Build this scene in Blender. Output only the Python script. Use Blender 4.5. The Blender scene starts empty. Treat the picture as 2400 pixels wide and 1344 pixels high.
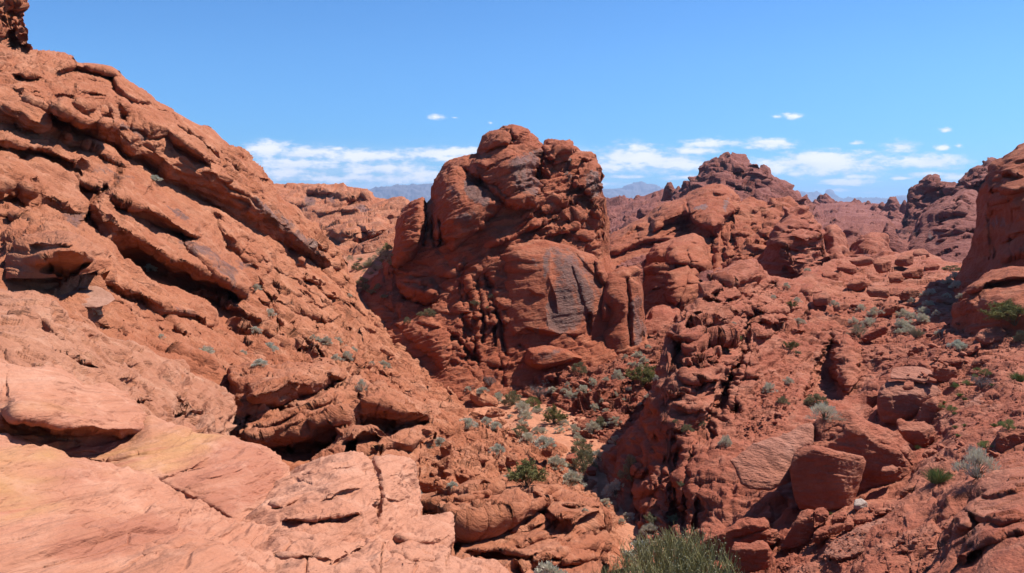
import bpy, math, random
import numpy as np

# ---------------------------------------------------------------- camera, sky, sun, exposure
SC = bpy.context.scene
COL = SC.collection
F = 1883.0                      # focal length in photo pixels (photo is 2400 x 1344)
CX, CY = 1200.0, 672.0
PITCH = math.radians(5.88)      # camera looks slightly down
cam_data = bpy.data.cameras.new('camera')
cam_data.sensor_width = 36.0
cam_data.lens = 36.0 * F / 2400.0
cam_data.clip_start = 0.1
cam_data.clip_end = 60000.0
cam = bpy.data.objects.new('camera', cam_data)
COL.objects.link(cam)
cam.location = (0, 0, 0)
cam.rotation_euler = (math.pi / 2 - PITCH, 0, 0)
SC.camera = cam

SUN_EL = math.radians(56)
SUN_AZ = math.radians(70)       # measured from straight ahead (+y) towards the right (+x)
sun_dir = (math.cos(SUN_EL) * math.sin(SUN_AZ), math.cos(SUN_EL) * math.cos(SUN_AZ), math.sin(SUN_EL))
sun_data = bpy.data.lights.new('sun', 'SUN')
sun_data.energy = 5.0
sun_data.angle = math.radians(0.53)
sun_data.color = (1.0, 0.955, 0.90)
sun = bpy.data.objects.new('sun', sun_data)
COL.objects.link(sun)
from mathutils import Vector
sun.rotation_euler = Vector(sun_dir).to_track_quat('Z', 'Y').to_euler()

SC.view_settings.view_transform = 'Standard'
SC.view_settings.look = 'None'
SC.view_settings.exposure = 0.80
SC.view_settings.gamma = 1.0
SC.view_settings.use_curve_mapping = False
SC.cycles.max_bounces = 6
SC.cycles.diffuse_bounces = 5
SC.cycles.glossy_bounces = 2
SC.cycles.transmission_bounces = 2
SC.cycles.transparent_max_bounces = 4
SC.cycles.volume_bounces = 0
SC.cycles.caustics_reflective = False
SC.cycles.caustics_refractive = False


class NT:
    """small helper for node trees"""
    def __init__(self, tree):
        self.t = tree
        tree.nodes.clear()

    def n(self, kind, **kw):
        nd = self.t.nodes.new(kind)
        ins = kw.pop('ins', {})
        for k, v in kw.items():
            setattr(nd, k, v)
        for k, v in ins.items():
            self.set(nd, k, v)
        return nd

    def set(self, nd, k, v):
        s = nd.inputs[k]
        if isinstance(v, bpy.types.NodeSocket):
            self.t.links.new(v, s)
        elif isinstance(v, bpy.types.Node):
            self.t.links.new(v.outputs[0], s)
        else:
            s.default_value = v

    def math(self, op, a, b=None, c=None, clamp=False):
        nd = self.n('ShaderNodeMath', operation=op, use_clamp=clamp)
        self.set(nd, 0, a)
        if b is not None:
            self.set(nd, 1, b)
        if c is not None:
            self.set(nd, 2, c)
        return nd.outputs[0]

    def vmath(self, op, a, b=None):
        nd = self.n('ShaderNodeVectorMath', operation=op)
        self.set(nd, 0, a)
        if b is not None:
            self.set(nd, 1, b)
        return nd.outputs['Value'] if op in ('LENGTH', 'DOT_PRODUCT') else nd.outputs[0]

    def ss(self, x, lo, hi, a=0.0, b=1.0):
        nd = self.n('ShaderNodeMapRange', interpolation_type='SMOOTHSTEP')
        self.set(nd, 0, x); self.set(nd, 1, lo); self.set(nd, 2, hi); self.set(nd, 3, a); self.set(nd, 4, b)
        return nd.outputs[0]

    def noise(self, vec, scale, detail=3.0, rough=0.55, dist=0.0):
        nd = self.n('ShaderNodeTexNoise')
        self.set(nd, 'Vector', vec)
        nd.inputs['Scale'].default_value = scale
        nd.inputs['Detail'].default_value = detail
        nd.inputs['Roughness'].default_value = rough
        nd.inputs['Distortion'].default_value = dist
        return nd.outputs[0]

    def mix(self, fac, a, b, mode='MIX'):
        nd = self.n('ShaderNodeMix', data_type='RGBA', blend_type=mode)
        for k, v in ((0, fac), (6, a), (7, b)):
            if isinstance(v, tuple) and len(v) == 3:
                v = (*v, 1.0)
            self.set(nd, k, v)
        return nd.outputs[2]

    def xyz(self, x, y, z):
        nd = self.n('ShaderNodeCombineXYZ')
        self.set(nd, 0, x); self.set(nd, 1, y); self.set(nd, 2, z)
        return nd.outputs[0]


def az_el(px, py):
    """direction coordinates (x/y, z/y) of a photo pixel"""
    x = (px - CX) / F
    v = (CY - py) / F
    y = math.cos(PITCH) + v * math.sin(PITCH)
    z = -math.sin(PITCH) + v * math.cos(PITCH)
    return x / y, z / y


# cumulus clouds low over the horizon: photo pixel centre, half width, half height, weight
CLOUDS = [
    (1028, 275, 26, 8, .8), (1065, 276, 18, 4, .45), (1150, 289, 9, 5, .6),
    (1860, 273, 26, 9, .8), (1822, 274, 16, 6, .6), (2217, 304, 20, 7, .7),
    (1655, 338, 58, 13, 1.05), (1640, 354, 72, 11, 1.05), (1800, 338, 75, 14, 1.0), (1753, 346, 24, 7, .8),
    (2008, 335, 22, 6, .85), (2110, 343, 38, 15, 1.05), (2210, 347, 20, 9, .8), (2248, 342, 12, 8, .7),
    (1930, 385, 155, 24, 1.25), (1890, 378, 90, 20, 1.2), (2030, 388, 70, 16, 1.1),
    (2180, 382, 85, 17, 1.2), (2000, 372, 14, 5, .7),
    (2180, 409, 75, 8, .9), (2250, 414, 50, 12, .95), (2010, 414, 60, 8, .8), (1985, 427, 60, 9, .95), (2115, 418, 28, 5, .8),
    (1470, 370, 110, 26, 1.15), (1560, 384, 100, 22, 1.15), (1420, 392, 60, 16, 1.0),
    (1455, 415, 60, 6, .9), (1600, 416, 50, 7, .9), (1860, 408, 40, 8, .8), (1430, 432, 80, 8, .7),
    (620, 352, 62, 19, 1.1), (720, 360, 110, 18, 1.05), (790, 349, 22, 5, 1.0), (880, 366, 120, 16, 1.0), (1010, 360, 110, 15, 1.0),
    (1090, 356, 70, 12, 1.0), (700, 385, 150, 22, 1.0), (900, 395, 160, 18, .95), (660, 405, 130, 20, .95), (1060, 374, 60, 9, 1.0),
    (860, 420, 200, 16, .9), (1010, 408, 90, 12, .85),
    (1960, 447, 55, 6, .7), (2030, 452, 40, 5, .6),
]


def build_world():
    w = bpy.data.worlds.new("World")
    SC.world = w
    w.use_nodes = True
    N = NT(w.node_tree)
    sky = N.n('ShaderNodeTexSky', sky_type='NISHITA', sun_disc=False, sun_elevation=SUN_EL, sun_rotation=SUN_AZ,
              altitude=600.0, air_density=1.0, dust_density=0.1, ozone_density=1.6)
    tc = N.n('ShaderNodeTexCoord').outputs['Generated']
    sep = N.n('ShaderNodeSeparateXYZ', ins={0: tc})
    y = N.math('MAXIMUM', N.math('ABSOLUTE', sep.outputs[1]), 0.02)
    u = N.math('DIVIDE', sep.outputs[0], y)
    v = N.math('DIVIDE', sep.outputs[2], y)
    uv = N.xyz(u, v, 0.0)
    # ragged outline: distort the cloud plane with noise (stretched along the horizon)
    st = N.n('ShaderNodeMapping', ins={0: uv, 3: (1.0, 2.6, 1.0)}).outputs[0]
    n1 = N.noise(st, 22.0, 5.0, 0.6)
    n2 = N.noise(st, 75.0, 4.0, 0.6)
    n3 = N.noise(N.n('ShaderNodeMapping', ins={0: uv, 3: (1.0, 7.0, 1.0)}).outputs[0], 14.0, 5.0, 0.6)
    ed = N.math('ADD', N.math('MULTIPLY', N.math('SUBTRACT', n1, 0.5), 2.4), N.math('MULTIPLY', N.math('SUBTRACT', n2, 0.5), 1.5))
    acc = None
    low = None
    for px, py, a, b, wgt in CLOUDS:
        u0, v0 = az_el(px, py)
        d = N.n('ShaderNodeMapping', ins={0: uv, 1: (-u0 * F / a, -v0 * F / b, 0), 3: (F / a, F / b, 1)}).outputs[0]
        q = N.math('SUBTRACT', wgt, N.vmath('LENGTH', d))
        acc = q if acc is None else N.math('SMOOTH_MAX', acc, q, 0.25)
    dens = N.ss(N.math('ADD', acc, ed), -0.34, 0.80)
    # thin streaky veil just above the horizon
    veil = N.math('MULTIPLY', N.ss(v, 0.085, 0.02), N.ss(v, -0.01, 0.012))
    veil = N.math('MULTIPLY', veil, N.ss(n3, 0.36, 0.62))
    veil = N.math('MULTIPLY', veil, N.ss(u, 0.18, -0.05, 0.12, 1.0))
    dens = N.math('MAXIMUM', N.math('MULTIPLY', dens, 1.0), N.math('MULTIPLY', veil, 0.62))
    lit = N.ss(N.math('ADD', N.math('MULTIPLY', n1, 0.6), N.math('ADD', N.math('MULTIPLY', n3, 0.5), N.math('MULTIPLY', dens, 0.35))), 0.62, 1.02)
    ccol = N.mix(lit, (0.70, 0.79, 0.93), (0.98, 0.985, 1.0))
    sk = N.mix(1.0, sky.outputs[0], SKY_TINT, 'MULTIPLY')
    sk = N.mix(1.0, sk, N.mix(N.ss(v, 0.0, 0.20), (0.72, 0.84, 0.90), (1.08, 1.06, 1.0)), 'MULTIPLY')
    bg1 = N.n('ShaderNodeBackground', ins={0: sk, 1: SKY_STRENGTH})
    bg2 = N.n('ShaderNodeBackground', ins={0: ccol, 1: 0.645})
    mx = N.n('ShaderNodeMixShader', ins={0: dens, 1: bg1.outputs[0], 2: bg2.outputs[0]})
    out = N.n('ShaderNodeOutputWorld')
    N.t.links.new(mx.outputs[0], out.inputs[0])


SKY_STRENGTH = 0.068
SKY_TINT = (0.47, 0.85, 1.32)
build_world()

# ---------------------------------------------------------------- numpy noise
RNG = np.random.RandomState(7)
PERM = RNG.permutation(256).astype(np.int32)
PERM = np.concatenate([PERM, PERM, PERM])
_a = RNG.normal(size=(256, 3)); _a /= np.linalg.norm(_a, axis=1)[:, None]
GRAD = _a.astype(np.float32)
RAND = RNG.rand(256, 4).astype(np.float32)


def _hash(i, j, k):
    return PERM[PERM[PERM[i & 255] + (j & 255)] + (k & 255)]


def perlin(p):
    p = np.asarray(p, np.float32)
    i0 = np.floor(p).astype(np.int32)
    f = p - i0
    w = f * f * f * (f * (f * 6 - 15) + 10)
    res = np.zeros(len(p), np.float32)
    for dx in (0, 1):
        wx = w[:, 0] if dx else 1 - w[:, 0]
        for dy in (0, 1):
            wy = w[:, 1] if dy else 1 - w[:, 1]
            for dz in (0, 1):
                wz = w[:, 2] if dz else 1 - w[:, 2]
                g = GRAD[_hash(i0[:, 0] + dx, i0[:, 1] + dy, i0[:, 2] + dz)]
                dot = g[:, 0] * (f[:, 0] - dx) + g[:, 1] * (f[:, 1] - dy) + g[:, 2] * (f[:, 2] - dz)
                res += wx * wy * wz * dot
    return res * 1.5


def fbm(p, octaves=4, gain=0.5, ridged=False, seed=0.0):
    p = np.asarray(p, np.float32) + np.float32(seed * 17.31)
    a, s, out = 1.0, 0.0, np.zeros(len(p), np.float32)
    for o in range(octaves):
        n = perlin(p)
        if ridged:
            n = 1 - 2 * np.abs(n)
        out += a * n
        s += a
        a *= gain
        p = p * 2.03 + 11.7
    return out / s


def worley(p):
    """F1, F2, random value of the nearest cell, random value 2"""
    p = np.asarray(p, np.float32)
    i0 = np.floor(p).astype(np.int32)
    f1 = np.full(len(p), 9.0, np.float32); f2 = f1.copy()
    hb = np.zeros(len(p), np.int32); off = np.zeros((len(p), 3), np.float32)
    for dx in (-1, 0, 1):
        for dy in (-1, 0, 1):
            for dz in (-1, 0, 1):
                c = i0 + np.array([dx, dy, dz], np.int32)
                h = _hash(c[:, 0], c[:, 1], c[:, 2])
                e = p - (c + RAND[h, :3] * 0.9 + 0.05)
                d = np.sqrt((e * e).sum(1))
                near = d < f1
                f2 = np.where(near, f1, np.minimum(f2, d))
                hb = np.where(near, h, hb)
                off[near] = e[near]
                f1 = np.where(near, d, f1)
    return f1, f2, hb, off


def sstep(x, a, b):
    t = np.clip((x - a) / (b - a), 0, 1)
    return t * t * (3 - 2 * t)  # a and b may be arrays


def norm(v):
    v = np.asarray(v, float)
    return v / np.linalg.norm(v)


def basis(nrm):
    n = norm(nrm)
    a = norm(np.cross(n, (0.31, 1.0, 0.17)))
    b = np.cross(n, a)
    return np.stack([a, b, n])


def strata(p, nrm, T, warp=0.5, lat=7.0, seed=0.0, gap=None):
    """stacked beds of uneven hardness: about -0.5 .. 0.5"""
    B = basis(nrm).astype(np.float32)
    q = p @ B.T
    h = q[:, 2] / T + warp * fbm(p / (5.0 * T), 2, 0.4, seed=seed + 3) + seed * 7.7
    i = np.floor(h); f = h - i
    lp = np.stack([q[:, 0] / (lat * T), q[:, 1] / (lat * T), i * 7.37], 1)
    lp2 = lp.copy(); lp2[:, 2] = (i - 1) * 7.37
    r1 = perlin(lp) * 1.0 + RAND[(i.astype(np.int32) * 31) & 255, 0] - 0.5
    r0 = perlin(lp2) * 1.0 + RAND[((i - 1).astype(np.int32) * 31) & 255, 0] - 0.5
    tw = 0.13 if gap is None else np.clip(1.6 * gap / T, 0.13, 0.7)
    w = sstep(f, 0.0, tw)
    return r0 * (1 - w) + r1 * w + 0.10 * (1 - (2 * f - 1) ** 2) + 0.22 * (f - 0.5) * w - 0.07


def blocks(p, nrm, S, flat=0.45, seed=0.0):
    """broken blocks bounded by joints: height per block plus sunk joints"""
    B = basis(nrm).astype(np.float32)
    q = (p @ B.T) / S
    q[:, 2] /= flat
    q += 0.2 * fbm(q * 0.9, 2, 0.3, seed=seed)[:, None] + seed * 5.1
    f1, f2, h, off = worley(q)
    gap = f2 - f1
    tilt = (RAND[(h + 91) & 255, :3] - 0.5)
    v = 0.8 * (RAND[h, 3] - 0.5) + 1.5 * (tilt * off).sum(1)
    return v - 0.18 * (1 - sstep(gap, 0.0, 0.09))


def joints(p, nrm, S, flat=0.3, w=0.07, seed=0.0, gap=None):
    """thin open joints between long blocks"""
    B = basis(nrm).astype(np.float32)
    q = (p @ B.T) / S
    q[:, 2] /= flat
    q += 0.3 * fbm(q * 0.8, 2, 0.35, seed=seed)[:, None] + seed * 4.1
    f1, f2, h, off = worley(q)
    we = w if gap is None else np.maximum(w, 1.8 * gap / (S * flat))
    return -(1 - sstep(f2 - f1, 0.0, we)) * (RAND[h, 3] > 0.35) * np.clip(w / we, 0, 1)


def holes(p, S, seed=0.0, share=0.3):
    """rounded weathering pits"""
    q = p / S + seed * 3.3 + 0.25 * fbm(p / S * 1.7, 2, seed=seed)[:, None]
    f1, f2, h, off = worley(q)
    r = RAND[h, 3]
    rad = 0.2 + 0.28 * RAND[(h + 37) & 255, 3]
    return -np.where(r < share, 1 - sstep(f1, rad * 0.55, rad), 0.0)


# ---------------------------------------------------------------- pixel <-> world
SP, CP = math.sin(PITCH), math.cos(PITCH)


def P(px, py, d):
    px = np.asarray(px, float); py = np.asarray(py, float); d = np.asarray(d, float)
    x = (px - CX) / F * d
    v = (CY - py) / F * d
    return np.stack([x, d * CP + v * SP, -d * SP + v * CP], -1)


def project(p):
    x, y, z = p[..., 0], p[..., 1], p[..., 2]
    d = y * CP - z * SP
    v = y * SP + z * CP
    return CX + F * x / d, CY - F * v / d, d


ZB_S = 2.0
ZB = np.full((int(1500 / ZB_S), int(2700 / ZB_S)), 1e9)     # nearest depth, photo pixels / 2, margin 150 left, 80 top


def zb_splat(p):
    px, py, d = project(p)
    ok = d > 0.5
    i = ((py + 80) / ZB_S).astype(int); j = ((px + 150) / ZB_S).astype(int)
    ok &= (i >= 0) & (i < ZB.shape[0]) & (j >= 0) & (j < ZB.shape[1])
    np.minimum.at(ZB, (i[ok], j[ok]), d[ok])


def zb_at(px, py, r=1):
    i = int((py + 80) / ZB_S); j = int((px + 150) / ZB_S)
    w = ZB[max(0, i - r):i + r + 1, max(0, j - r):j + r + 1]
    w = w[w < 1e8]
    return float(np.median(w)) if len(w) else 40.0


def mesh_np(name, verts, quads, smooth=True, attrs=None, tris=None):
    me = bpy.data.meshes.new(name)
    nv = len(verts)
    me.vertices.add(nv)
    me.vertices.foreach_set('co', np.ascontiguousarray(verts, np.float32).ravel())
    nq = 0 if quads is None else len(quads)
    nt = 0 if tris is None else len(tris)
    loops = []
    if nq:
        loops.append(np.asarray(quads, np.int32).ravel())
    if nt:
        loops.append(np.asarray(tris, np.int32).ravel())
    loops = np.concatenate(loops)
    me.loops.add(len(loops))
    me.loops.foreach_set('vertex_index', loops)
    me.polygons.add(nq + nt)
    starts = np.concatenate([np.arange(nq) * 4, nq * 4 + np.arange(nt) * 3]).astype(np.int32)
    me.polygons.foreach_set('loop_start', starts)
    me.polygons.foreach_set('use_smooth', np.full(nq + nt, smooth))
    for k, a in (attrs or {}).items():
        at = me.attributes.new(k, 'FLOAT', 'POINT')
        at.data.foreach_set('value', np.ascontiguousarray(a, np.float32))
    me.update(calc_edges=True)
    return me


def add(name, me, mat=None, label=None, cat=None, kind=None, group=None, parent=None):
    o = bpy.data.objects.new(name, me)
    COL.objects.link(o)
    if mat is not None and me is not None and not me.materials:
        me.materials.append(mat)
    if parent is not None:
        o.parent = parent
    tag(o, label, cat, kind, group)
    return o


def tag(o, label=None, cat=None, kind=None, group=None):
    for k, v in (('label', label), ('category', cat), ('kind', kind), ('group', group)):
        if v:
            o[k] = v
    return o


# ---------------------------------------------------------------- relief features, given along the line of sight of each formation
def poly_dist(px, py, pts):
    """distance to a polyline, signed (+ = above / left of travel), arc parameter"""
    best = np.full(px.shape, 1e9); sgn = np.zeros(px.shape); par = np.zeros(px.shape)
    n = len(pts) - 1
    for i in range(n):
        (x0, y0), (x1, y1) = pts[i][:2], pts[i + 1][:2]
        ex, ey = x1 - x0, y1 - y0
        L2 = ex * ex + ey * ey + 1e-9
        t = np.clip(((px - x0) * ex + (py - y0) * ey) / L2, 0, 1)
        dx, dy = px - (x0 + t * ex), py - (y0 + t * ey)
        d = np.hypot(dx, dy)
        c = ex * dy - ey * dx            # image y is down: negative = above when travelling right
        m = d < best
        best = np.where(m, d, best); sgn = np.where(m, np.where(c < 0, 1.0, -1.0), sgn); par = np.where(m, i + t, par)
    return best, sgn, par


def in_poly(px, py, pts):
    ins = np.zeros(px.shape, bool)
    n = len(pts)
    for i in range(n):
        (x0, y0), (x1, y1) = pts[i], pts[(i + 1) % n]
        if y0 == y1:
            continue
        c = ((y0 > py) != (y1 > py)) & (px < (x1 - x0) * (py - y0) / (y1 - y0) + x0)
        ins ^= c
    return ins


def _box(px, py, pts, m):
    xs = [q[0] for q in pts]; ys = [q[1] for q in pts]
    return np.nonzero((px > min(xs) - m) & (px < max(xs) + m) & (py > min(ys) - m) & (py < max(ys) + m))[0]


def f_ledge(px, py, D, pts, amp, up=60, dn=15, tail=40, wob=4.0, sd=1.0):
    """an overhanging edge: the rock above the line juts out, the face below leans back (dn px wide, may be given per point)"""
    dnm = max([q[2] for q in pts if len(q) > 2] + [dn])
    ix = _box(px, py, pts, max(1.5 * up, dnm + tail) + 10)
    if not len(ix):
        return
    x, y = px[ix], py[ix]
    wx = np.stack([x / 60.0, y / 60.0, np.full_like(x, sd)], 1)
    x = x + 1.6 * wob * fbm(wx, 2, 0.35, seed=sd); y = y + 1.6 * wob * fbm(wx + 31.0, 2, 0.35, seed=sd)
    d, s, t = poly_dist(x, y, pts)
    n = len(pts) - 1
    dnv = np.interp(t, np.arange(n + 1), [q[2] if len(q) > 2 else dn for q in pts])
    L = sum(math.hypot(pts[i + 1][0] - pts[i][0], pts[i + 1][1] - pts[i][1]) for i in range(n))
    e = min(0.45 * n, max(0.15, n * 30.0 / L))
    fade = sstep(t, 0.0, e) * sstep(n - t, 0.0, e)
    # beyond the ends: no effect
    out = np.where(s > 0, -0.5 * np.clip(1 - d / (1.5 * up), 0, 1) ** 1.12, 0.0)
    g = np.where(d < dnv, -0.5 + d / dnv, 0.5 * np.clip(1 - (d - dnv) / tail, 0, 1) ** 1.3)
    out = np.where(s > 0, out, g)
    D[ix] += amp * out * fade


def f_bulge(px, py, D, pts, amp, edge=40, wob=4.0, sd=1.0, p=2.0):
    """a rounded mass inside an outline (negative amp: a hollow)"""
    ix = _box(px, py, pts, 12)
    if not len(ix):
        return
    x, y = px[ix], py[ix]
    wx = np.stack([x / 40.0, y / 40.0, np.full_like(x, sd)], 1)
    x = x + wob * fbm(wx, 3, seed=sd); y = y + wob * fbm(wx + 31.0, 3, seed=sd)
    d, s, t = poly_dist(x, y, list(pts) + [pts[0]])
    ins = in_poly(x, y, pts)
    q = np.clip(d / edge, 0, 1)
    D[ix] -= amp * np.where(ins, (1 - (1 - q) ** p) ** (1 / p), 0.0)


def f_crack(px, py, D, pts, amp, w=4.0, wob=5.0, sd=1.0):
    ix = _box(px, py, pts, 3 * w + 10)
    if not len(ix):
        return
    x, y = px[ix], py[ix]
    wx = np.stack([x / 25.0, y / 25.0, np.full_like(x, sd)], 1)
    x = x + wob * fbm(wx, 3, seed=sd); y = y + wob * fbm(wx + 31.0, 3, seed=sd)
    d, s, t = poly_dist(x, y, pts)
    D[ix] += amp * np.exp(-(d / w) ** 2)


def f_paint(px, py, A, pts, val, soft=10, wob=8.0, sd=1.0):
    ix = _box(px, py, pts, soft + 12)
    if not len(ix):
        return
    x, y = px[ix], py[ix]
    wx = np.stack([x / 30.0, y / 30.0, np.full_like(x, sd)], 1)
    x = x + wob * 2 * fbm(wx, 4, 0.6, seed=sd); y = y + wob * 2 * fbm(wx + 31.0, 4, 0.6, seed=sd)
    d, s, t = poly_dist(x, y, list(pts) + [pts[0]])
    d = np.where(in_poly(x, y, pts), d, -d)
    A[ix] = np.maximum(A[ix], val * sstep(d, -soft, soft))


def rbf_fit(pts, c=60.0):
    q = np.array([p[:2] for p in pts], float)
    v = np.log(np.array([p[2] for p in pts], float))
    n = len(q)
    K = np.sqrt(((q[:, None] - q[None]) ** 2).sum(-1) + c * c)
    A = np.zeros((n + 3, n + 3))
    A[:n, :n] = K - np.eye(n) * 6.0
    A[:n, n] = 1; A[:n, n + 1:] = q / 1000.0
    A[n:, :n] = A[:n, n:].T
    s = np.linalg.solve(A, np.concatenate([v, np.zeros(3)]))
    return q, s, c


def rbf_eval(fit, px, py):
    q, s, c = fit
    out = s[len(q)] + s[len(q) + 1] * px / 1000.0 + s[len(q) + 2] * py / 1000.0
    for i in range(len(q)):
        out = out + s[i] * np.sqrt((px - q[i, 0]) ** 2 + (py - q[i, 1]) ** 2 + c * c)
    return np.exp(out)


def poly_y(pts, xs):
    return np.interp(xs, [p[0] for p in pts], [p[1] for p in pts])


def sheet(name, top, bot, depth, mat, style=(), round_px=30, round_m=1.5, thick=6.0, feats=(), paints=(), step=2.2,
          zones=(), c=60.0, side=True, jag=0.0, nback=26, dens=1.15, **props):
    """One rock body: a front given by its outline against what is behind it (top), its foot (bot) and measured distances (depth),
    with relief features, closed by a back of the given thickness, then weathered by bed, joint and pit displacement."""
    x0, x1 = top[0][0], top[-1][0]
    nx = max(8, int((x1 - x0) / step))
    xs = np.linspace(x0, x1, nx)
    T = poly_y(top, xs); T = np.convolve(np.pad(T, 2, mode='edge'), [.1, .2, .4, .2, .1], 'valid'); Bm = np.maximum(poly_y(bot, xs), T + 0.5)
    if jag:
        T = T + jag * fbm(np.stack([xs / 30.0, np.full(nx, len(name)), np.zeros(nx)], 1), 4, 0.6)
    nr = max(8, int(np.percentile(Bm - T, 90) / step))
    t = np.linspace(0, 1, nr)
    py = (Bm[None] + (T - Bm)[None] * t[:, None])
    px = np.broadcast_to(xs[None], py.shape)
    fx, fy = px.ravel().copy(), py.ravel().copy()
    D = rbf_eval(rbf_fit(depth, c), fx, fy)
    A = {k: np.zeros(len(fx)) for k in ('varnish', 'pale', 'rust')}
    for k, ft in enumerate(feats):
        kind, kw = ft[0], dict(ft[2])
        kw.setdefault('sd', 1.0 + 0.37 * k)
        {'ledge': f_ledge, 'bulge': f_bulge, 'crack': f_crack}[kind](fx, fy, D, ft[1], **kw)
    for k, (att, pts, kw) in enumerate(paints):
        f_paint(fx, fy, A[att], pts, sd=2.0 + 0.31 * k, **kw)
    # distance to the outline, for rounding over
    tp = list(zip(xs[::max(1, nx // 160)], T[::max(1, nx // 160)]))
    dist, _, _ = poly_dist(fx, fy, tp)
    q = np.clip(dist / round_px, 0, 1)
    D = D + round_m * (1 - np.sqrt(1 - (1 - q) ** 2))
    D = D.reshape(py.shape)
    # spread the rows evenly over the true surface, so that ledges and undercuts get as many as the faces
    seg = np.abs(np.diff(py, axis=0)) * D[1:] / F + 0.6 * np.abs(np.diff(D, axis=0))
    kb = 9
    segp = np.pad(seg, ((0, 0), (kb, kb)), mode='edge')
    cs = np.cumsum(np.pad(segp, ((0, 0), (1, 0))), axis=1)
    seg = (cs[:, 2 * kb + 1:] - cs[:, :-2 * kb - 1]) / (2 * kb + 1)
    pix = np.abs(np.diff(py, axis=0)) * np.median(D) / F
    seg = np.minimum(seg, 6.0 * pix) + 0.25 * pix
    cum = np.concatenate([np.zeros((1, nx)), np.cumsum(seg, axis=0)]); cum /= cum[-1:]
    nr2 = int(nr * dens); tt = np.linspace(0, 1, nr2)
    py2 = np.empty((nr2, nx)); D2 = np.empty((nr2, nx)); A2 = {k: np.empty((nr2, nx)) for k in A if A[k].any()}
    for i in range(nx):
        py2[:, i] = np.interp(tt, cum[:, i], py[:, i]); D2[:, i] = np.interp(tt, cum[:, i], D[:, i])
        for k in A2:
            A2[k][:, i] = np.interp(tt, cum[:, i], A[k].reshape(nr, nx)[:, i])
    py, D, nr = py2, D2, nr2
    A = {k: v.ravel() for k, v in A2.items()}
    px = np.broadcast_to(xs[None], py.shape)
    # back
    s = np.linspace(0, 1, nback)[1:]
    rim = D[-1]
    dB = rim[None] + thick * np.sqrt(1 - (1 - s[:, None]) ** 2)
    pyB = T[None] + (Bm - T)[None] * s[:, None] ** 1.3
    pxa = np.concatenate([px, np.broadcast_to(xs[None], pyB.shape)])
    pya = np.concatenate([py, pyB]); Da = np.concatenate([D, dB])
    V = P(pxa, pya, Da)
    nR = V.shape[0]
    du = np.gradient(V, axis=1); dv = np.gradient(V, axis=0)
    Nn = np.cross(du, dv)
    ln = np.linalg.norm(Nn, axis=2)
    Nn = Nn / np.maximum(ln, 1e-9)[..., None]
    for _ in range(3):                    # smooth directions for displacement
        Nn[1:-1] = (Nn[:-2] + Nn[1:-1] * 2 + Nn[2:]) / 4
        Nn[:, 1:-1] = (Nn[:, :-2] + Nn[:, 1:-1] * 2 + Nn[:, 2:]) / 4
    Nn /= np.maximum(np.linalg.norm(Nn, axis=2), 1e-9)[..., None]
    p = V.reshape(-1, 3).astype(np.float32)
    fxa, fya = pxa.ravel(), pya.ravel()
    front = (np.arange(nR) < nr)[:, None] * np.ones((1, nx)); front = front.ravel()
    disp = np.zeros(len(p), np.float32)
    # sample spacing on the surface: a component finer than the mesh can carry is faded out
    gu = np.linalg.norm(du, axis=2); gu = np.minimum(gu, 2.0 * np.median(gu, axis=1)[:, None])
    gap = np.maximum(gu, np.linalg.norm(dv, axis=2)).ravel().astype(np.float32)
    NN = Nn.reshape(-1, 3).astype(np.float32)
    for sidx, (fn, amp, kw) in enumerate(style):
        kw = dict(kw)
        zw = kw.pop('zone', None)
        wl = kw.get('T', kw.get('S', 1.0) * (kw.get('flat', 1.0) if fn == 'blocks' else 0.6))
        g = amp * sstep(wl / gap, 0.9, 3.4).astype(np.float32)
        if zw is not None:
            acc = np.full(len(p), zw[0], np.float32)
            for (zx, zy, rx, ry, wv) in zw[1]:
                e = np.exp(-((fxa - zx) / rx) ** 2 - ((fya - zy) / ry) ** 2)
                acc += (wv - acc) * e
            g = g * np.maximum(acc, 0)
        pa = p
        if 'n' in kw and fn in ('fbm', 'ridge'):       # stretched along the beds
            pa = p @ basis(kw['n']).astype(np.float32).T
            pa[:, 2] /= kw.get('flat', 0.3)
        if fn == 'fbm':
            v = fbm(pa / kw['S'], kw.get('o', 4), kw.get('g', 0.5), seed=sidx + 1)
        elif fn == 'ridge':
            v = fbm(pa / kw['S'], kw.get('o', 4), kw.get('g', 0.5), ridged=True, seed=sidx + 1) - 0.3
        elif fn == 'strata':
            cs = np.abs(NN @ norm(kw['n']).astype(np.float32))
            v = strata(p, kw['n'], kw['T'], kw.get('warp', 0.5), kw.get('lat', 7.0), seed=sidx + 1, gap=gap) * (0.12 + 0.88 * sstep(np.sqrt(1 - np.minimum(cs, 1) ** 2), 0.22, 0.6))
        elif fn == 'blocks':
            v = blocks(p, kw['n'], kw['S'], kw.get('flat', 0.45), seed=sidx + 1)
        elif fn == 'joints':
            v = joints(p, kw['n'], kw['S'], kw.get('flat', 0.3), kw.get('w', 0.07), seed=sidx + 1, gap=gap)
        elif fn == 'holes':
            v = holes(p, kw['S'], seed=sidx + 1, share=kw.get('share', 0.3))
        disp += g * v
    p = p + NN * disp[:, None]
    idx = np.arange(nR * nx).reshape(nR, nx)
    quads = np.stack([idx[:-1, :-1], idx[:-1, 1:], idx[1:, 1:], idx[1:, :-1]], -1).reshape(-1, 4)
    pad = np.zeros(len(p) - nr * nx)
    at = {k: np.concatenate([v, pad]) for k, v in A.items() if v.any()}
    me = mesh_np(name, p, quads, True, at)
    zb_splat(p[:nr * nx].astype(float))
    return add(name, me, mat, **props)
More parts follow.
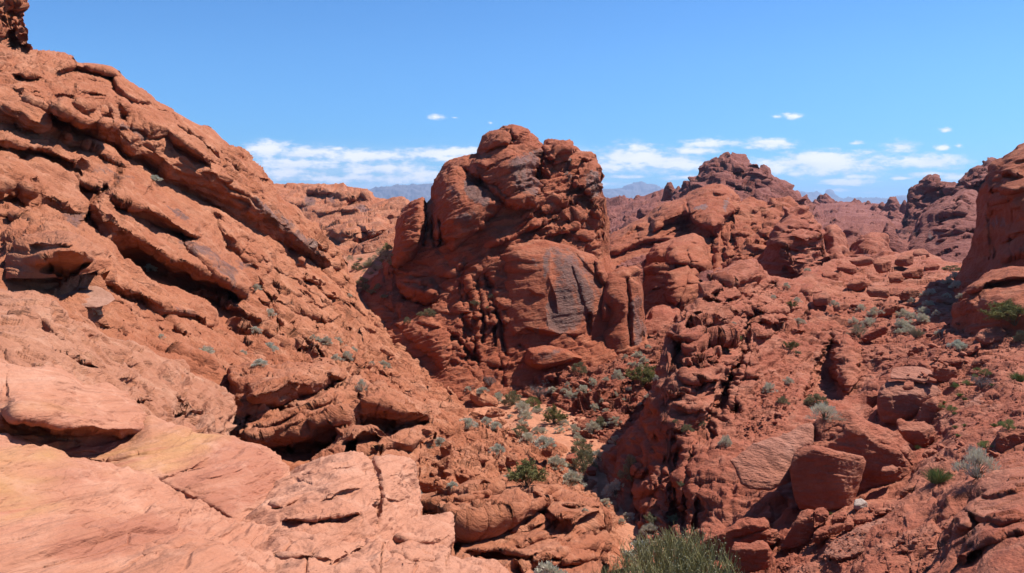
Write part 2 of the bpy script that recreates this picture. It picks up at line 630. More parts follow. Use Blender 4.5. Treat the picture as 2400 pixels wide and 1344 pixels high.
# ---------------------------------------------------------------- materials
def sandstone(name, red, orange, pale, bed=(0.2, 0.1, 1.0), band=0.5, grain=1.0, bump=0.35, varn=(0.088, 0.045, 0.036), stain=0.5, yellow=None, scale=1.0,
              vauto=0.0, lam=0.0):
    K = 0.97
    red, orange, pale, varn = [tuple(c * K for c in q) for q in (red, orange, pale, varn)]
    yellow = tuple(c * K for c in yellow) if yellow else None
    m = bpy.data.materials.new(name)
    m.use_nodes = True
    N = NT(m.node_tree)
    geo = N.n('ShaderNodeNewGeometry')
    pos = geo.outputs['Position']
    B = basis(bed)
    # coordinates along and across the beds
    q = N.xyz(N.vmath('DOT_PRODUCT', pos, tuple(B[0])), N.vmath('DOT_PRODUCT', pos, tuple(B[1])), N.vmath('DOT_PRODUCT', pos, tuple(B[2])))
    lay = N.n('ShaderNodeMapping', ins={0: q, 3: (0.10 * scale, 0.10 * scale, 2.2 * scale)}).outputs[0]
    big = N.noise(pos, 0.16 * scale, 4.0, 0.6)
    mid = N.noise(pos, 1.1 * scale, 5.0, 0.65)
    fine = N.noise(pos, 9.0 * scale, 4.0, 0.7)
    beds = N.noise(lay, 1.0, 4.0, 0.6, 0.3)
    col = N.mix(N.ss(N.math('ADD', N.math('MULTIPLY', big, 0.6), N.math('MULTIPLY', mid, 0.4)), 0.36, 0.64), red, orange)
    col = N.mix(N.math('MULTIPLY', N.ss(beds, 0.5, 0.72), band), col, pale)
    if lam:
        lm = N.noise(N.n('ShaderNodeMapping', ins={0: q, 1: (0.9, 0.2, 0.1), 3: (0.6, 0.6, 24.0)}).outputs[0], 1.0, 4.0, 0.7, 0.2)
        col = N.mix(N.math('MULTIPLY', N.ss(lm, 0.52, 0.68), lam), col, tuple(c * 0.62 for c in red))
    if yellow:
        ru = N.n('ShaderNodeAttribute', attribute_name='rust').outputs['Fac']
        col = N.mix(N.math('MULTIPLY', ru, N.ss(N.math('ADD', N.math('MULTIPLY', beds, 0.6), N.math('MULTIPLY', mid, 0.4)), 0.38, 0.56, 0.25, 0.95)), col, (0.27, 0.078, 0.044))
        lay2 = N.n('ShaderNodeMapping', ins={0: q, 1: (3.1, 1.7, 0.4), 3: (0.16, 0.16, 1.1)}).outputs[0]
        yb = N.noise(lay2, 1.0, 3.0, 0.6, 0.4)
        at = N.n('ShaderNodeAttribute', attribute_name='pale').outputs['Fac']
        col = N.mix(N.math('MULTIPLY', at, N.ss(yb, 0.46, 0.62, 0.0, 0.85)), col, yellow)
        lay3 = N.n('ShaderNodeMapping', ins={0: q, 1: (0.3, 0.7, 2.4), 3: (0.3, 0.3, 7.0)}).outputs[0]
        rb = N.noise(lay3, 1.0, 3.0, 0.6, 0.2)
        col = N.mix(N.math('MULTIPLY', N.math('MULTIPLY', at, N.ss(rb, 0.55, 0.7)), 0.5), col, (0.42, 0.13, 0.10))
    col = N.mix(N.ss(fine, 0.3, 0.72, 0.0, 0.38 * grain), col, tuple(c * 0.55 for c in red))
    col = N.mix(N.ss(mid, 0.50, 0.74, 0.0, 0.5), col, tuple(c * 1.12 for c in pale))
    va = N.n('ShaderNodeAttribute', attribute_name='varnish').outputs['Fac']
    brk = N.math('ADD', N.math('MULTIPLY', N.noise(pos, 2.1 * scale, 6.0, 0.72), 0.5), N.math('MULTIPLY', N.noise(N.n('ShaderNodeMapping', ins={0: pos, 3: (2.2 * scale, 2.2 * scale, 0.22 * scale)}).outputs[0], 1.0, 5.0, 0.65), 0.5))
    if vauto:
        steep = N.ss(N.n('ShaderNodeSeparateXYZ', ins={0: geo.outputs['True Normal']}).outputs[2], 0.75, 0.2)
        va = N.math('MAXIMUM', va, N.math('MULTIPLY', N.math('MULTIPLY', N.ss(N.noise(pos, 0.22 * scale, 5.0, 0.6), 0.52, 0.66), steep), vauto))
    vf = N.ss(N.math('ADD', va, N.math('MULTIPLY', N.math('SUBTRACT', brk, 0.5), 2.6)), 0.34, 0.80)
    vf = N.math('MULTIPLY', vf, N.ss(va, 0.02, 0.15))
    col = N.mix(N.math('MULTIPLY', vf, 0.70), col, varn)
    bs = N.n('ShaderNodeBsdfPrincipled')
    N.set(bs, 'Base Color', col)
    N.set(bs, 'Roughness', N.math('SUBTRACT', 0.92, N.math('MULTIPLY', vf, 0.42)))
    N.set(bs, 'Specular IOR Level', 0.25)
    hgt = N.math('ADD', N.math('MULTIPLY', N.noise(N.n('ShaderNodeMapping', ins={0: q, 3: (1, 1, 3.0)}).outputs[0], 3.2 * scale, 7.0, 0.68), 1.0), N.math('MULTIPLY', N.noise(N.n('ShaderNodeMapping', ins={0: q, 3: (1.2 * scale, 1.2 * scale, 9.0 * scale)}).outputs[0], 1.0, 3.0, 0.6), 0.6))
    bp = N.n('ShaderNodeBump', ins={'Strength': min(1.0, bump * 2.0), 'Distance': 0.26 / scale, 'Height': hgt})
    N.set(bs, 'Normal', bp.outputs[0])
    out = N.n('ShaderNodeOutputMaterial')
    N.t.links.new(bs.outputs[0], out.inputs[0])
    return m


M = {}
M['left'] = sandstone('slab_sandstone', (0.318, 0.099, 0.045), (0.380, 0.144, 0.071), (0.425, 0.195, 0.115), bed=(0.5, -0.1, 0.85), band=0.5)
M['knob'] = sandstone('knobby_sandstone', (0.360, 0.140, 0.075), (0.405, 0.178, 0.102), (0.445, 0.235, 0.150), bed=(0.2, 0.0, 1.0), band=0.6, scale=1.6)
M['fore'] = sandstone('pink_sandstone', (0.400, 0.160, 0.090), (0.445, 0.200, 0.120), (0.475, 0.245, 0.160), bed=(-0.32, 0.25, 0.9), band=0.5, grain=0.5, bump=0.28, scale=2.2, yellow=(0.42, 0.215, 0.080), lam=0.6)
M['butte'] = sandstone('butte_sandstone', (0.285, 0.070, 0.030), (0.335, 0.100, 0.046), (0.365, 0.145, 0.078), bed=(-0.25, 0.1, 1.0), band=0.45, vauto=0.4)
M['right'] = sandstone('canyon_sandstone', (0.295, 0.078, 0.040), (0.345, 0.113, 0.061), (0.390, 0.165, 0.102), bed=(-0.1, 0.1, 1.0), band=0.5)
M['rubble'] = sandstone('rubble_sandstone', (0.295, 0.076, 0.038), (0.340, 0.106, 0.055), (0.380, 0.150, 0.088), bed=(0.1, 0.1, 1.0), band=0.3, bump=0.6)
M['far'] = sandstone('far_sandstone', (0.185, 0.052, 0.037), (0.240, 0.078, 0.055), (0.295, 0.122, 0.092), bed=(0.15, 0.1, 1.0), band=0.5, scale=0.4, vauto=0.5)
M['sand'] = sandstone('wash_sand', (0.40, 0.155, 0.080), (0.44, 0.185, 0.102), (0.47, 0.215, 0.13), band=0.1, grain=0.5, bump=0.3, scale=2.0)
M['mountain'] = sandstone('mountain_rock', (0.09, 0.075, 0.075), (0.13, 0.105, 0.095), (0.19, 0.16, 0.14), band=0.3, scale=0.004, bump=0.0)

M['pale'] = sandstone('pale_boulder_sandstone', (0.33, 0.118, 0.070), (0.38, 0.155, 0.098), (0.42, 0.20, 0.14), bed=(0.2, 0.2, 1.0), band=0.4, bump=0.4)


def build_haze():
    m = bpy.data.materials.new('desert_haze'); m.use_nodes = True
    N = NT(m.node_tree)
    v = N.n('ShaderNodeVolumePrincipled', ins={'Color': (0.44, 0.65, 1.0, 1.0), 'Density': 0.00009, 'Anisotropy': 0.2})
    o = N.n('ShaderNodeOutputMaterial'); N.t.links.new(v.outputs[0], o.inputs['Volume'])
    x0, x1, y0, y1, z0, z1 = -13000, 13000, -300, 14500, -60, 250
    V = np.array([(x, y, z) for x in (x0, x1) for y in (y0, y1) for z in (z0, z1)], float)
    Q = np.array([(0, 1, 3, 2), (4, 6, 7, 5), (0, 4, 5, 1), (2, 3, 7, 6), (0, 2, 6, 4), (1, 5, 7, 3)])
    add('haze', mesh_np('haze', V, Q, False), m, kind='stuff', label='thin bluish desert haze that fades the far mountains')


build_haze()
# ---------------------------------------------------------------- ground and far country
def L_(pts, amp, **k):
    return ('ledge', pts, dict(amp=amp, **k))


def B_(pts, amp, **k):
    return ('bulge', pts, dict(amp=amp, **k))


def C_(pts, amp, **k):
    return ('crack', pts, dict(amp=amp, **k))


def V_(pts, val=1.0, att='varnish', **k):
    return (att, pts, dict(val=val, **k))


def gen_ledges(poly, n, slope, ln, amp, dn, seed, up=(10, 18), tail=12):
    """thin parallel bed edges inside an outline; slope(x, y) is dy/dx in photo pixels"""
    rs_ = np.random.RandomState(seed); out = []
    xs_ = [p[0] for p in poly]; ys_ = [p[1] for p in poly]
    while len(out) < n:
        x, y = rs_.uniform(min(xs_), max(xs_)), rs_.uniform(min(ys_), max(ys_))
        if not in_poly(np.array([x]), np.array([y]), poly)[0]:
            continue
        L = rs_.uniform(*ln); pts = []; m = rs_.uniform(-.08, .08)
        k = 4
        px_, py_ = x, y
        for i in range(k):
            sl = slope(px_, py_) + m
            e = dn[0] + (dn[1] - dn[0]) * rs_.rand() ** 1.6
            pts.append((px_, py_, e if 0 < i < k - 1 else 2))
            st_ = L / (k - 1) / math.hypot(1, sl)
            px_ += st_; py_ += st_ * sl
        out.append(L_(pts, rs_.uniform(*amp), up=rs_.uniform(*up), tail=tail, wob=3.0))
    return out


def gen_cracks(poly, n, dx, ln, amp, w, seed):
    rs_ = np.random.RandomState(seed); out = []
    xs_ = [p[0] for p in poly]; ys_ = [p[1] for p in poly]
    while len(out) < n:
        x, y = rs_.uniform(min(xs_), max(xs_)), rs_.uniform(min(ys_), max(ys_))
        if not in_poly(np.array([x]), np.array([y]), poly)[0]:
            continue
        L = rs_.uniform(*ln); d_ = dx + rs_.uniform(-.12, .12)
        out.append(C_([(x, y), (x + d_ * L * 0.5 + rs_.uniform(-6, 6), y + L * 0.5), (x + d_ * L, y + L)], rs_.uniform(*amp), w=rs_.uniform(*w)))
    return out


def build_ground():
    az = np.radians(np.linspace(-75, 75, 181))
    r = np.geomspace(12, 14000, 220)
    R, A = np.meshgrid(r, az, indexing='ij')
    x, y = R * np.sin(A), R * np.cos(A)
    p = np.stack([x.ravel() / 60, y.ravel() / 60, np.zeros(x.size)], 1)
    z = -14.5 - 1.5 * sstep(R, 60, 400) + (fbm(p, 5) * 1.5).reshape(R.shape) * sstep(R, 20, 80)
    far = sstep(R, 300, 900)
    z = z + far * (fbm(p / 6, 4).reshape(R.shape) * 4.0 - 8.0)
    V = np.stack([x, y, z], -1).reshape(-1, 3)
    idx = np.arange(R.size).reshape(R.shape)
    q = np.stack([idx[:-1, :-1], idx[1:, :-1], idx[1:, 1:], idx[:-1, 1:]], -1).reshape(-1, 4)[:, ::-1]
    add('ground', mesh_np('ground', V, q), M['far'], kind='structure', label='rust-red desert ground stretching away between the rock ridges')


build_ground()

# distant mountain ranges
def mountain(name, pts, d, label, thick, seed):
    xs = np.linspace(pts[0][0], pts[-1][0], 420)
    T = poly_y(pts, xs) + 2.0 * fbm(np.stack([xs / 22, np.full(420, seed), np.zeros(420)], 1), 4, 0.6)
    top = list(zip(xs, T))
    sheet(name, top, [(pts[0][0], 500), (pts[-1][0], 500)], [(pts[0][0], 440, d), (pts[-1][0], 445, d * 1.02), (pts[0][0], 500, d * 0.86), (pts[-1][0], 500, d * 0.88)],
          M['mountain'], step=2.0, round_px=4, round_m=40, thick=thick,
          style=[('ridge', 95.0, dict(S=420.0, o=5, g=0.55))], kind='structure', label=label, nback=8)


mountain('mountain_range', [(700, 470), (780, 462), (862, 446), (885, 447), (905, 448), (925, 443), (950, 436), (975, 433), (1020, 430), (1060, 428), (1100, 430), (1150, 440)], 7600,
         'pale blue mountain range behind the gap left of the great butte', 900, 1)
mountain('mountain_range', [(1330, 450), (1405, 443), (1440, 443), (1462, 440), (1480, 436), (1498, 432), (1512, 437), (1530, 434), (1548, 441), (1570, 448), (1640, 462)], 8800,
         'pale blue mountain range with a faint snowy peak right of the great butte', 900, 2)
mountain('mountain_range', [(1840, 470), (1880, 455), (1895, 456), (1905, 460), (1917, 457), (1930, 460), (1944, 452), (1952, 454), (1968, 463), (1985, 468), (2005, 471), (2035, 467), (2060, 470), (2075, 465), (2095, 464), (2120, 468), (2160, 474)], 9400,
         'low blue mountain range above the broken skyline on the right', 900, 3)

FARST = [('ridge', 4.0, dict(S=30.0, o=5)), ('ridge', 1.6, dict(S=8.0, o=4)), ('blocks', 2.2, dict(n=(0.3, 0.1, 1), S=7.0, flat=0.7)), ('fbm', 0.5, dict(S=2.4, o=3))]
sheet('ridge_slope', [(1380, 470), (1410, 475), (1440, 470), (1480, 470), (1520, 462), (1560, 450), (1600, 445), (1640, 450), (1860, 470), (1900, 480), (1930, 468), (1960, 478), (2000, 474), (2040, 480), (2080, 480), (2110, 482), (2140, 480)],
      [(1380, 700), (2140, 700)],
      [(1400, 475, 330), (1560, 450, 260), (1700, 455, 300), (1900, 478, 420), (2100, 480, 380), (1450, 520, 200), (1950, 520, 260), (2080, 530, 250), (1950, 570, 150), (2060, 560, 160), (1950, 600, 125), (2100, 600, 120), (1450, 600, 110), (1700, 600, 120), (1400, 690, 90), (2100, 690, 90)],
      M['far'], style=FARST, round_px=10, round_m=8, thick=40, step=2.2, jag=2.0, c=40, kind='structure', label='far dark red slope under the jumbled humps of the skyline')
HST = [('strata', 0.035, dict(n=(0.35, 0.1, 1), T=0.06, warp=0.5)), ('ridge', 0.05, dict(S=0.5, o=4)), ('blocks', 0.06, dict(n=(0.3, 0.1, 1), S=0.22)), ('fbm', 0.02, dict(S=0.07, o=3))]


def hump(px, top, w, h, d, sk, seed):
    """one rounded, ledgy hump; sizes in photo pixels at distance d"""
    rs = np.random.RandomState(seed)
    xs = np.linspace(-1, 1, 13)
    prof = np.clip(1 - np.abs(xs) ** rs.uniform(1.4, 2.6), 0, 1)
    prof = prof * (1 + 0.22 * rs.uniform(-1, 1, 13)) * (1 + sk * xs)
    t = [(px + w / 2 * x, top + h * (1 - q / prof.max())) for x, q in zip(xs, prof)]
    u = w / F * d
    st = [(fn, a * u, {**k, **({'S': k['S'] * u} if 'S' in k else {}), **({'T': k['T'] * u} if 'T' in k else {})}) for fn, a, k in HST]
    x0, x1 = t[0][0], t[-1][0]
    o = sheet('rock_hump', t, [(x0, top + h * 1.5), (x1, top + h * 1.5)],
              [(px, top, d), (x0, top + h, d), (x1, top + h, d), (px, top + h * 0.6, d - 0.45 * u), (px, top + 1.5 * h, d - 0.6 * u), (x0, top + 1.5 * h, d - 0.2 * u), (x1, top + 1.5 * h, d - 0.2 * u)],
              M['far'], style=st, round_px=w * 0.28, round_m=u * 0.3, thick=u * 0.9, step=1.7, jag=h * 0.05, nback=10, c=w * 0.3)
    tag(o, 'one of many small dark red humps jumbled along the far skyline', 'rock hump', None, 'humps along the far skyline')
    return o


HUMPS = [(1425, 459, 50, 40, 300, 0), (1442, 458, 34, 36, 290, .1), (1460, 466, 30, 26, 270, 0), (1497, 456, 75, 40, 260, -.2), (1478, 464, 36, 30, 250, 0), (1535, 447, 60, 50, 230, .2), (1570, 421, 38, 50, 220, -.1), (1590, 431, 22, 32, 215, 0), (1613, 421, 46, 46, 212, .1),
         (1430, 492, 60, 40, 190, 0), (1475, 500, 55, 40, 175, .1), (1520, 485, 70, 45, 170, -.2), (1420, 525, 50, 45, 130, 0), (1455, 530, 45, 40, 125, 0),
         (1893, 459, 50, 50, 400, -.2), (1934, 452, 70, 44, 390, 0), (1912, 466, 40, 34, 370, .1), (1968, 468, 50, 36, 380, 0), (2003, 461, 56, 40, 370, .1), (1990, 474, 34, 26, 340, 0), (2035, 469, 34, 26, 350, 0), (2050, 476, 30, 22, 330, 0), (2066, 470, 28, 30, 330, 0), (2092, 460, 46, 34, 320, 0), (2120, 466, 24, 24, 300, 0),
         (1915, 492, 60, 50, 260, 0), (1950, 488, 66, 46, 280, .1), (1985, 495, 60, 40, 270, -.1), (2020, 490, 50, 40, 280, 0), (2060, 492, 60, 40, 260, .1), (2095, 490, 60, 44, 250, -.1), (2120, 505, 50, 50, 230, 0),
         (1900, 520, 50, 50, 200, 0), (1958, 510, 50, 52, 210, .1), (1940, 536, 40, 40, 180, 0), (1996, 520, 60, 44, 215, 0), (2040, 516, 60, 44, 210, .1), (2085, 520, 66, 44, 200, -.1), (2010, 545, 44, 40, 175, 0), (2050, 540, 46, 38, 180, 0), (2100, 545, 60, 44, 175, 0), (1965, 545, 46, 44, 165, .1), (2120, 565, 50, 44, 150, 0), (2085, 560, 44, 40, 160, 0)]
_r = np.random.RandomState(3)
for _k in range(150):
    _x = _r.uniform(1890, 2135) if _k < 110 else _r.uniform(1412, 1580); _y = _r.uniform(476, 585) if _k < 110 else _r.uniform(480, 540)
    _d = float(np.interp(_y, [475, 500, 530, 560, 600], [360, 270, 200, 160, 122]))
    _w = _r.uniform(28, 62); HUMPS.append((_x, _y, _w, _w * _r.uniform(0.5, 0.8), _d, _r.uniform(-.25, .25)))
HUMPS.sort(key=lambda a: -a[4])
for k, a in enumerate(HUMPS):
    hump(*a, seed=100 + k)

sheet('rock_dome', [(1560, 480), (1590, 455), (1628, 432), (1640, 400), (1652, 385), (1668, 377), (1685, 377), (1700, 370), (1715, 366), (1742, 369), (1752, 378), (1765, 388), (1778, 395), (1790, 392), (1798, 400), (1793, 412), (1815, 420), (1835, 430), (1855, 445), (1875, 462), (1890, 478), (1900, 500)],
      [(1560, 560), (1900, 560)],
      [(1715, 370, 205), (1590, 455, 200), (1890, 478, 200), (1700, 440, 180), (1640, 470, 175), (1800, 470, 172), (1860, 500, 168), (1720, 540, 150), (1580, 540, 160), (1880, 550, 155)],
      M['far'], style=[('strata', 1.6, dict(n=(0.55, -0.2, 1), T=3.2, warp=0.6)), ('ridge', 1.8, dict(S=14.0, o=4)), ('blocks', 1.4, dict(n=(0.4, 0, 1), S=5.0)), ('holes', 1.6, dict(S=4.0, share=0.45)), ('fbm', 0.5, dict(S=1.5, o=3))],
      feats=[L_([(1690, 405, 4), (1740, 398, 8), (1800, 402, 10)], 4.0, up=14), L_([(1740, 415, 5), (1775, 425, 12), (1800, 420, 4)], 4.0, up=20), L_([(1640, 415, 8), (1700, 425, 8), (1760, 445, 6)], 3.0, up=20),
             C_([(1790, 430), (1810, 470), (1840, 510)], 3, w=3)] + gen_ledges([(1640, 410), (1700, 375), (1790, 400), (1860, 470), (1780, 500), (1650, 460)], 40, lambda x, y: 0.25, (25, 80), (1.0, 2.6), (2, 5), 65, up=(4, 8), tail=5),
      round_px=20, round_m=9, thick=60, step=1.7, jag=2.0,
      label='tall reddish-purple rounded peak with an overhanging cap on the far skyline', cat='rock dome')

RF = [('strata', 1.0, dict(n=(-0.45, 0.1, 1), T=2.2, warp=0.6)), ('ridge', 1.1, dict(S=9.0, o=4)), ('blocks', 0.8, dict(n=(0.3, 0, 1), S=3.4)), ('holes', 1.3, dict(S=2.6, share=0.4)), ('fbm', 0.35, dict(S=1.0, o=3))]
sheet('rock_ridge', [(2105, 560), (2120, 520), (2130, 475), (2133, 450), (2145, 438), (2165, 420), (2182, 412), (2195, 411), (2203, 425), (2235, 428), (2243, 432), (2260, 415), (2275, 400), (2300, 388), (2315, 376), (2325, 373), (2335, 380), (2350, 385), (2420, 390)],
      [(2105, 600), (2420, 640)],
      [(2133, 460, 165), (2200, 415, 160), (2320, 376, 150), (2400, 390, 150), (2200, 480, 150), (2300, 470, 140), (2150, 560, 140), (2300, 600, 120)],
      M['far'], style=RF, feats=[L_([(2150, 455, 4), (2200, 440, 9), (2240, 436, 4)], 4, up=18), L_([(2235, 460, 5), (2290, 425, 8), (2330, 405, 4)], 4, up=20)] + gen_ledges([(2140, 450), (2200, 420), (2320, 385), (2340, 430), (2200, 500), (2140, 500)], 34, lambda x, y: -0.35, (25, 80), (0.8, 2.0), (2, 5), 66, up=(4, 8), tail=5),
      round_px=16, round_m=6, thick=40, step=1.8, jag=1.5, label='purple-red layered ridge climbing to the right behind the pitted dome', cat='rock ridge')
sheet('pitted_dome', [(2120, 600), (2132, 570), (2145, 540), (2155, 510), (2170, 490), (2195, 470), (2215, 460), (2232, 462), (2240, 452), (2258, 445), (2280, 450), (2298, 465), (2310, 490), (2330, 500), (2345, 520)],
      [(2120, 610), (2345, 640)],
      [(2230, 462, 118), (2150, 540, 116), (2330, 500, 116), (2230, 530, 108), (2160, 600, 104), (2300, 600, 96), (2240, 600, 98)],
      M['far'], style=[('strata', 0.5, dict(n=(-0.5, 0, 1), T=1.6)), ('ridge', 0.7, dict(S=7.0, o=4)), ('holes', 1.3, dict(S=1.9, share=0.5, )), ('fbm', 0.25, dict(S=0.8, o=3))],
      feats=[L_([(2180, 520, 5), (2230, 500, 8), (2280, 505, 5)], 2.0, up=25), L_([(2190, 560, 5), (2260, 540, 9), (2310, 545, 5)], 2.0, up=25), C_([(2150, 545), (2172, 500), (2200, 470)], 2.0, w=4)] + gen_ledges([(2160, 520), (2220, 465), (2290, 470), (2320, 540), (2200, 590)], 30, lambda x, y: -0.15, (20, 60), (0.5, 1.3), (2, 5), 67, up=(4, 8), tail=5),
      paints=[V_([(2175, 555), (2190, 545), (2192, 565), (2178, 572)], 0.9, soft=6)],
      round_px=26, round_m=6, thick=30, step=1.8, jag=1.0, label='broad pitted red dome with rows of hollows, right of the far gap', cat='rock dome')

DOM = [('strata', 0.45, dict(n=(0.3, 0.1, 1), T=1.0)), ('ridge', 0.5, dict(S=4.5, o=4)), ('blocks', 0.4, dict(n=(0.3, 0, 1), S=2.2)), ('fbm', 0.15, dict(S=0.6, o=3))]
for top, d, lab in [
    ([(1925, 620), (1928, 570), (1935, 540), (1945, 528), (1960, 530), (1975, 550), (1985, 580), (1990, 620)], 92, 'rounded red boss close behind the right side of the layered beehive rock'),
    ([(1965, 600), (1972, 570), (1980, 545), (1995, 532), (2010, 535), (2020, 555), (2030, 600)], 118, 'smooth dark red boulder-like dome rising behind the knobs right of the beehive'),
    ([(1980, 620), (2000, 585), (2020, 555), (2040, 548), (2065, 550), (2080, 570), (2082, 600), (2090, 625)], 96, 'hump-backed red dome with slanting ledges in the valley middle'),
    ([(2060, 590), (2070, 535), (2082, 530), (2098, 540), (2112, 575), (2125, 600), (2140, 620)], 106, 'steep pale red shoulder rising behind the hump-backed dome'),
    ([(2020, 625), (2045, 600), (2070, 585), (2085, 588), (2110, 600), (2135, 615), (2150, 625)], 88, 'low wedge of dark red rock below the hump-backed dome'),
]:
    x0, x1 = top[0][0], top[-1][0]
    mx = (x0 + x1) / 2
    sheet('rock_boss', top, [(x0, 650), (x1, 650)], [(mx, 560, d), (x0, 620, d), (x1, 620, d), (mx, 640, d - 8), (x0, 650, d - 6), (x1, 650, d - 6)], M['far'] if d > 100 else M['right'], style=DOM, round_px=26, round_m=5, thick=14, step=1.9, jag=1.0,
          label=lab, cat='rock boss', group='rounded knobs in the valley right of the beehive rock')

# ---------------------------------------------------------------- middle distance, left of the butte
sheet('mesa', [(560, 470), (600, 440), (645, 432), (700, 433), (745, 431), (770, 433), (790, 431), (808, 431), (815, 439), (840, 440), (860, 446), (870, 460), (880, 465), (910, 470), (925, 465), (945, 464), (956, 475), (960, 500)],
      [(560, 640), (960, 640)],
      [(650, 434, 150), (800, 434, 150), (870, 462, 140), (950, 470, 130), (700, 480, 135), (850, 500, 122), (940, 520, 112), (700, 560, 110), (850, 560, 100), (940, 560, 95), (800, 620, 85), (900, 620, 84), (600, 600, 95)],
      M['left'], style=[('strata', 0.7, dict(n=(-0.3, 0, 1), T=2.0)), ('ridge', 0.8, dict(S=8.0, o=4)), ('blocks', 0.5, dict(n=(-0.3, 0, 1), S=3.0)), ('holes', 0.6, dict(S=2.2, share=0.3)), ('fbm', 0.25, dict(S=0.9, o=3))],
      feats=[L_([(700, 445, 6), (750, 445, 22), (800, 455, 14), (850, 450, 22), (872, 470, 4)], 7.0, up=16, tail=30), L_([(755, 480, 8), (800, 478, 14), (845, 455, 6)], 6.0, up=10, tail=25),
             L_([(640, 470, 5), (690, 475, 14), (735, 485, 4)], 4.0, up=25), B_([(765, 545), (790, 515), (830, 505), (880, 500), (910, 520), (920, 540), (870, 560), (800, 570)], 7.0, edge=28),
             L_([(830, 520, 4), (870, 545, 14), (910, 535, 4)], 4, up=10), L_([(720, 500, 4), (800, 500, 5), (850, 495, 4)], 3, up=12), L_([(750, 550, 3), (800, 548, 5), (850, 560, 3)], 2, up=12)] + gen_ledges([(660, 440), (860, 450), (940, 490), (900, 600), (760, 590), (680, 520)], 30, lambda x, y: -0.12, (30, 90), (0.6, 1.8), (2, 5), 68, up=(5, 9), tail=6),
      paints=[V_([(715, 465), (735, 455), (745, 470), (730, 490), (718, 485)], 0.9, soft=6), V_([(760, 470), (785, 465), (785, 478), (765, 480)], 0.9, soft=6), V_([(830, 490), (850, 480), (870, 488), (860, 500), (835, 502)], 0.9, soft=6), V_([(848, 545), (880, 535), (890, 545), (870, 556), (852, 552)], 1.0, soft=6), V_([(700, 490), (730, 488), (725, 500), (705, 500)], 0.8, soft=6)],
      round_px=12, round_m=5, thick=40, step=1.9, jag=1.0, label='flat-topped red mesa in the gap left of the great butte', cat='mesa')
sheet('layered_rock', [(818, 600), (824, 585), (840, 572), (870, 562), (900, 548), (930, 530), (960, 520)], [(818, 605), (840, 598), (880, 590), (960, 600)],
      [(820, 600, 80), (840, 575, 82), (960, 525, 84), (900, 590, 78), (960, 600, 78)], M['left'],
      style=[('strata', 0.6, dict(n=(-0.3, -0.2, 1), T=0.7)), ('blocks', 0.25, dict(n=(-0.3, 0, 1), S=1.3)), ('fbm', 0.12, dict(S=0.5, o=3))], round_px=10, round_m=2.0, thick=8, step=1.7, jag=1.5,
      label='slanting layered ledge above the sandy patch left of the great butte', cat='rock ledge')
sheet('sand_patch', [(780, 605), (822, 600), (850, 596), (900, 588), (940, 585)], [(780, 720), (940, 720)],
      [(820, 602, 77), (930, 588, 76), (840, 640, 68), (920, 640, 66), (840, 690, 62), (920, 690, 63), (860, 720, 66)], M['sand'],
      style=[('fbm', 0.25, dict(S=3.0, o=4)), ('fbm', 0.05, dict(S=0.4, o=3))], round_px=4, round_m=1.5, thick=6, step=1.9, kind='structure', label='patch of bare orange sand at the head of the side valley')

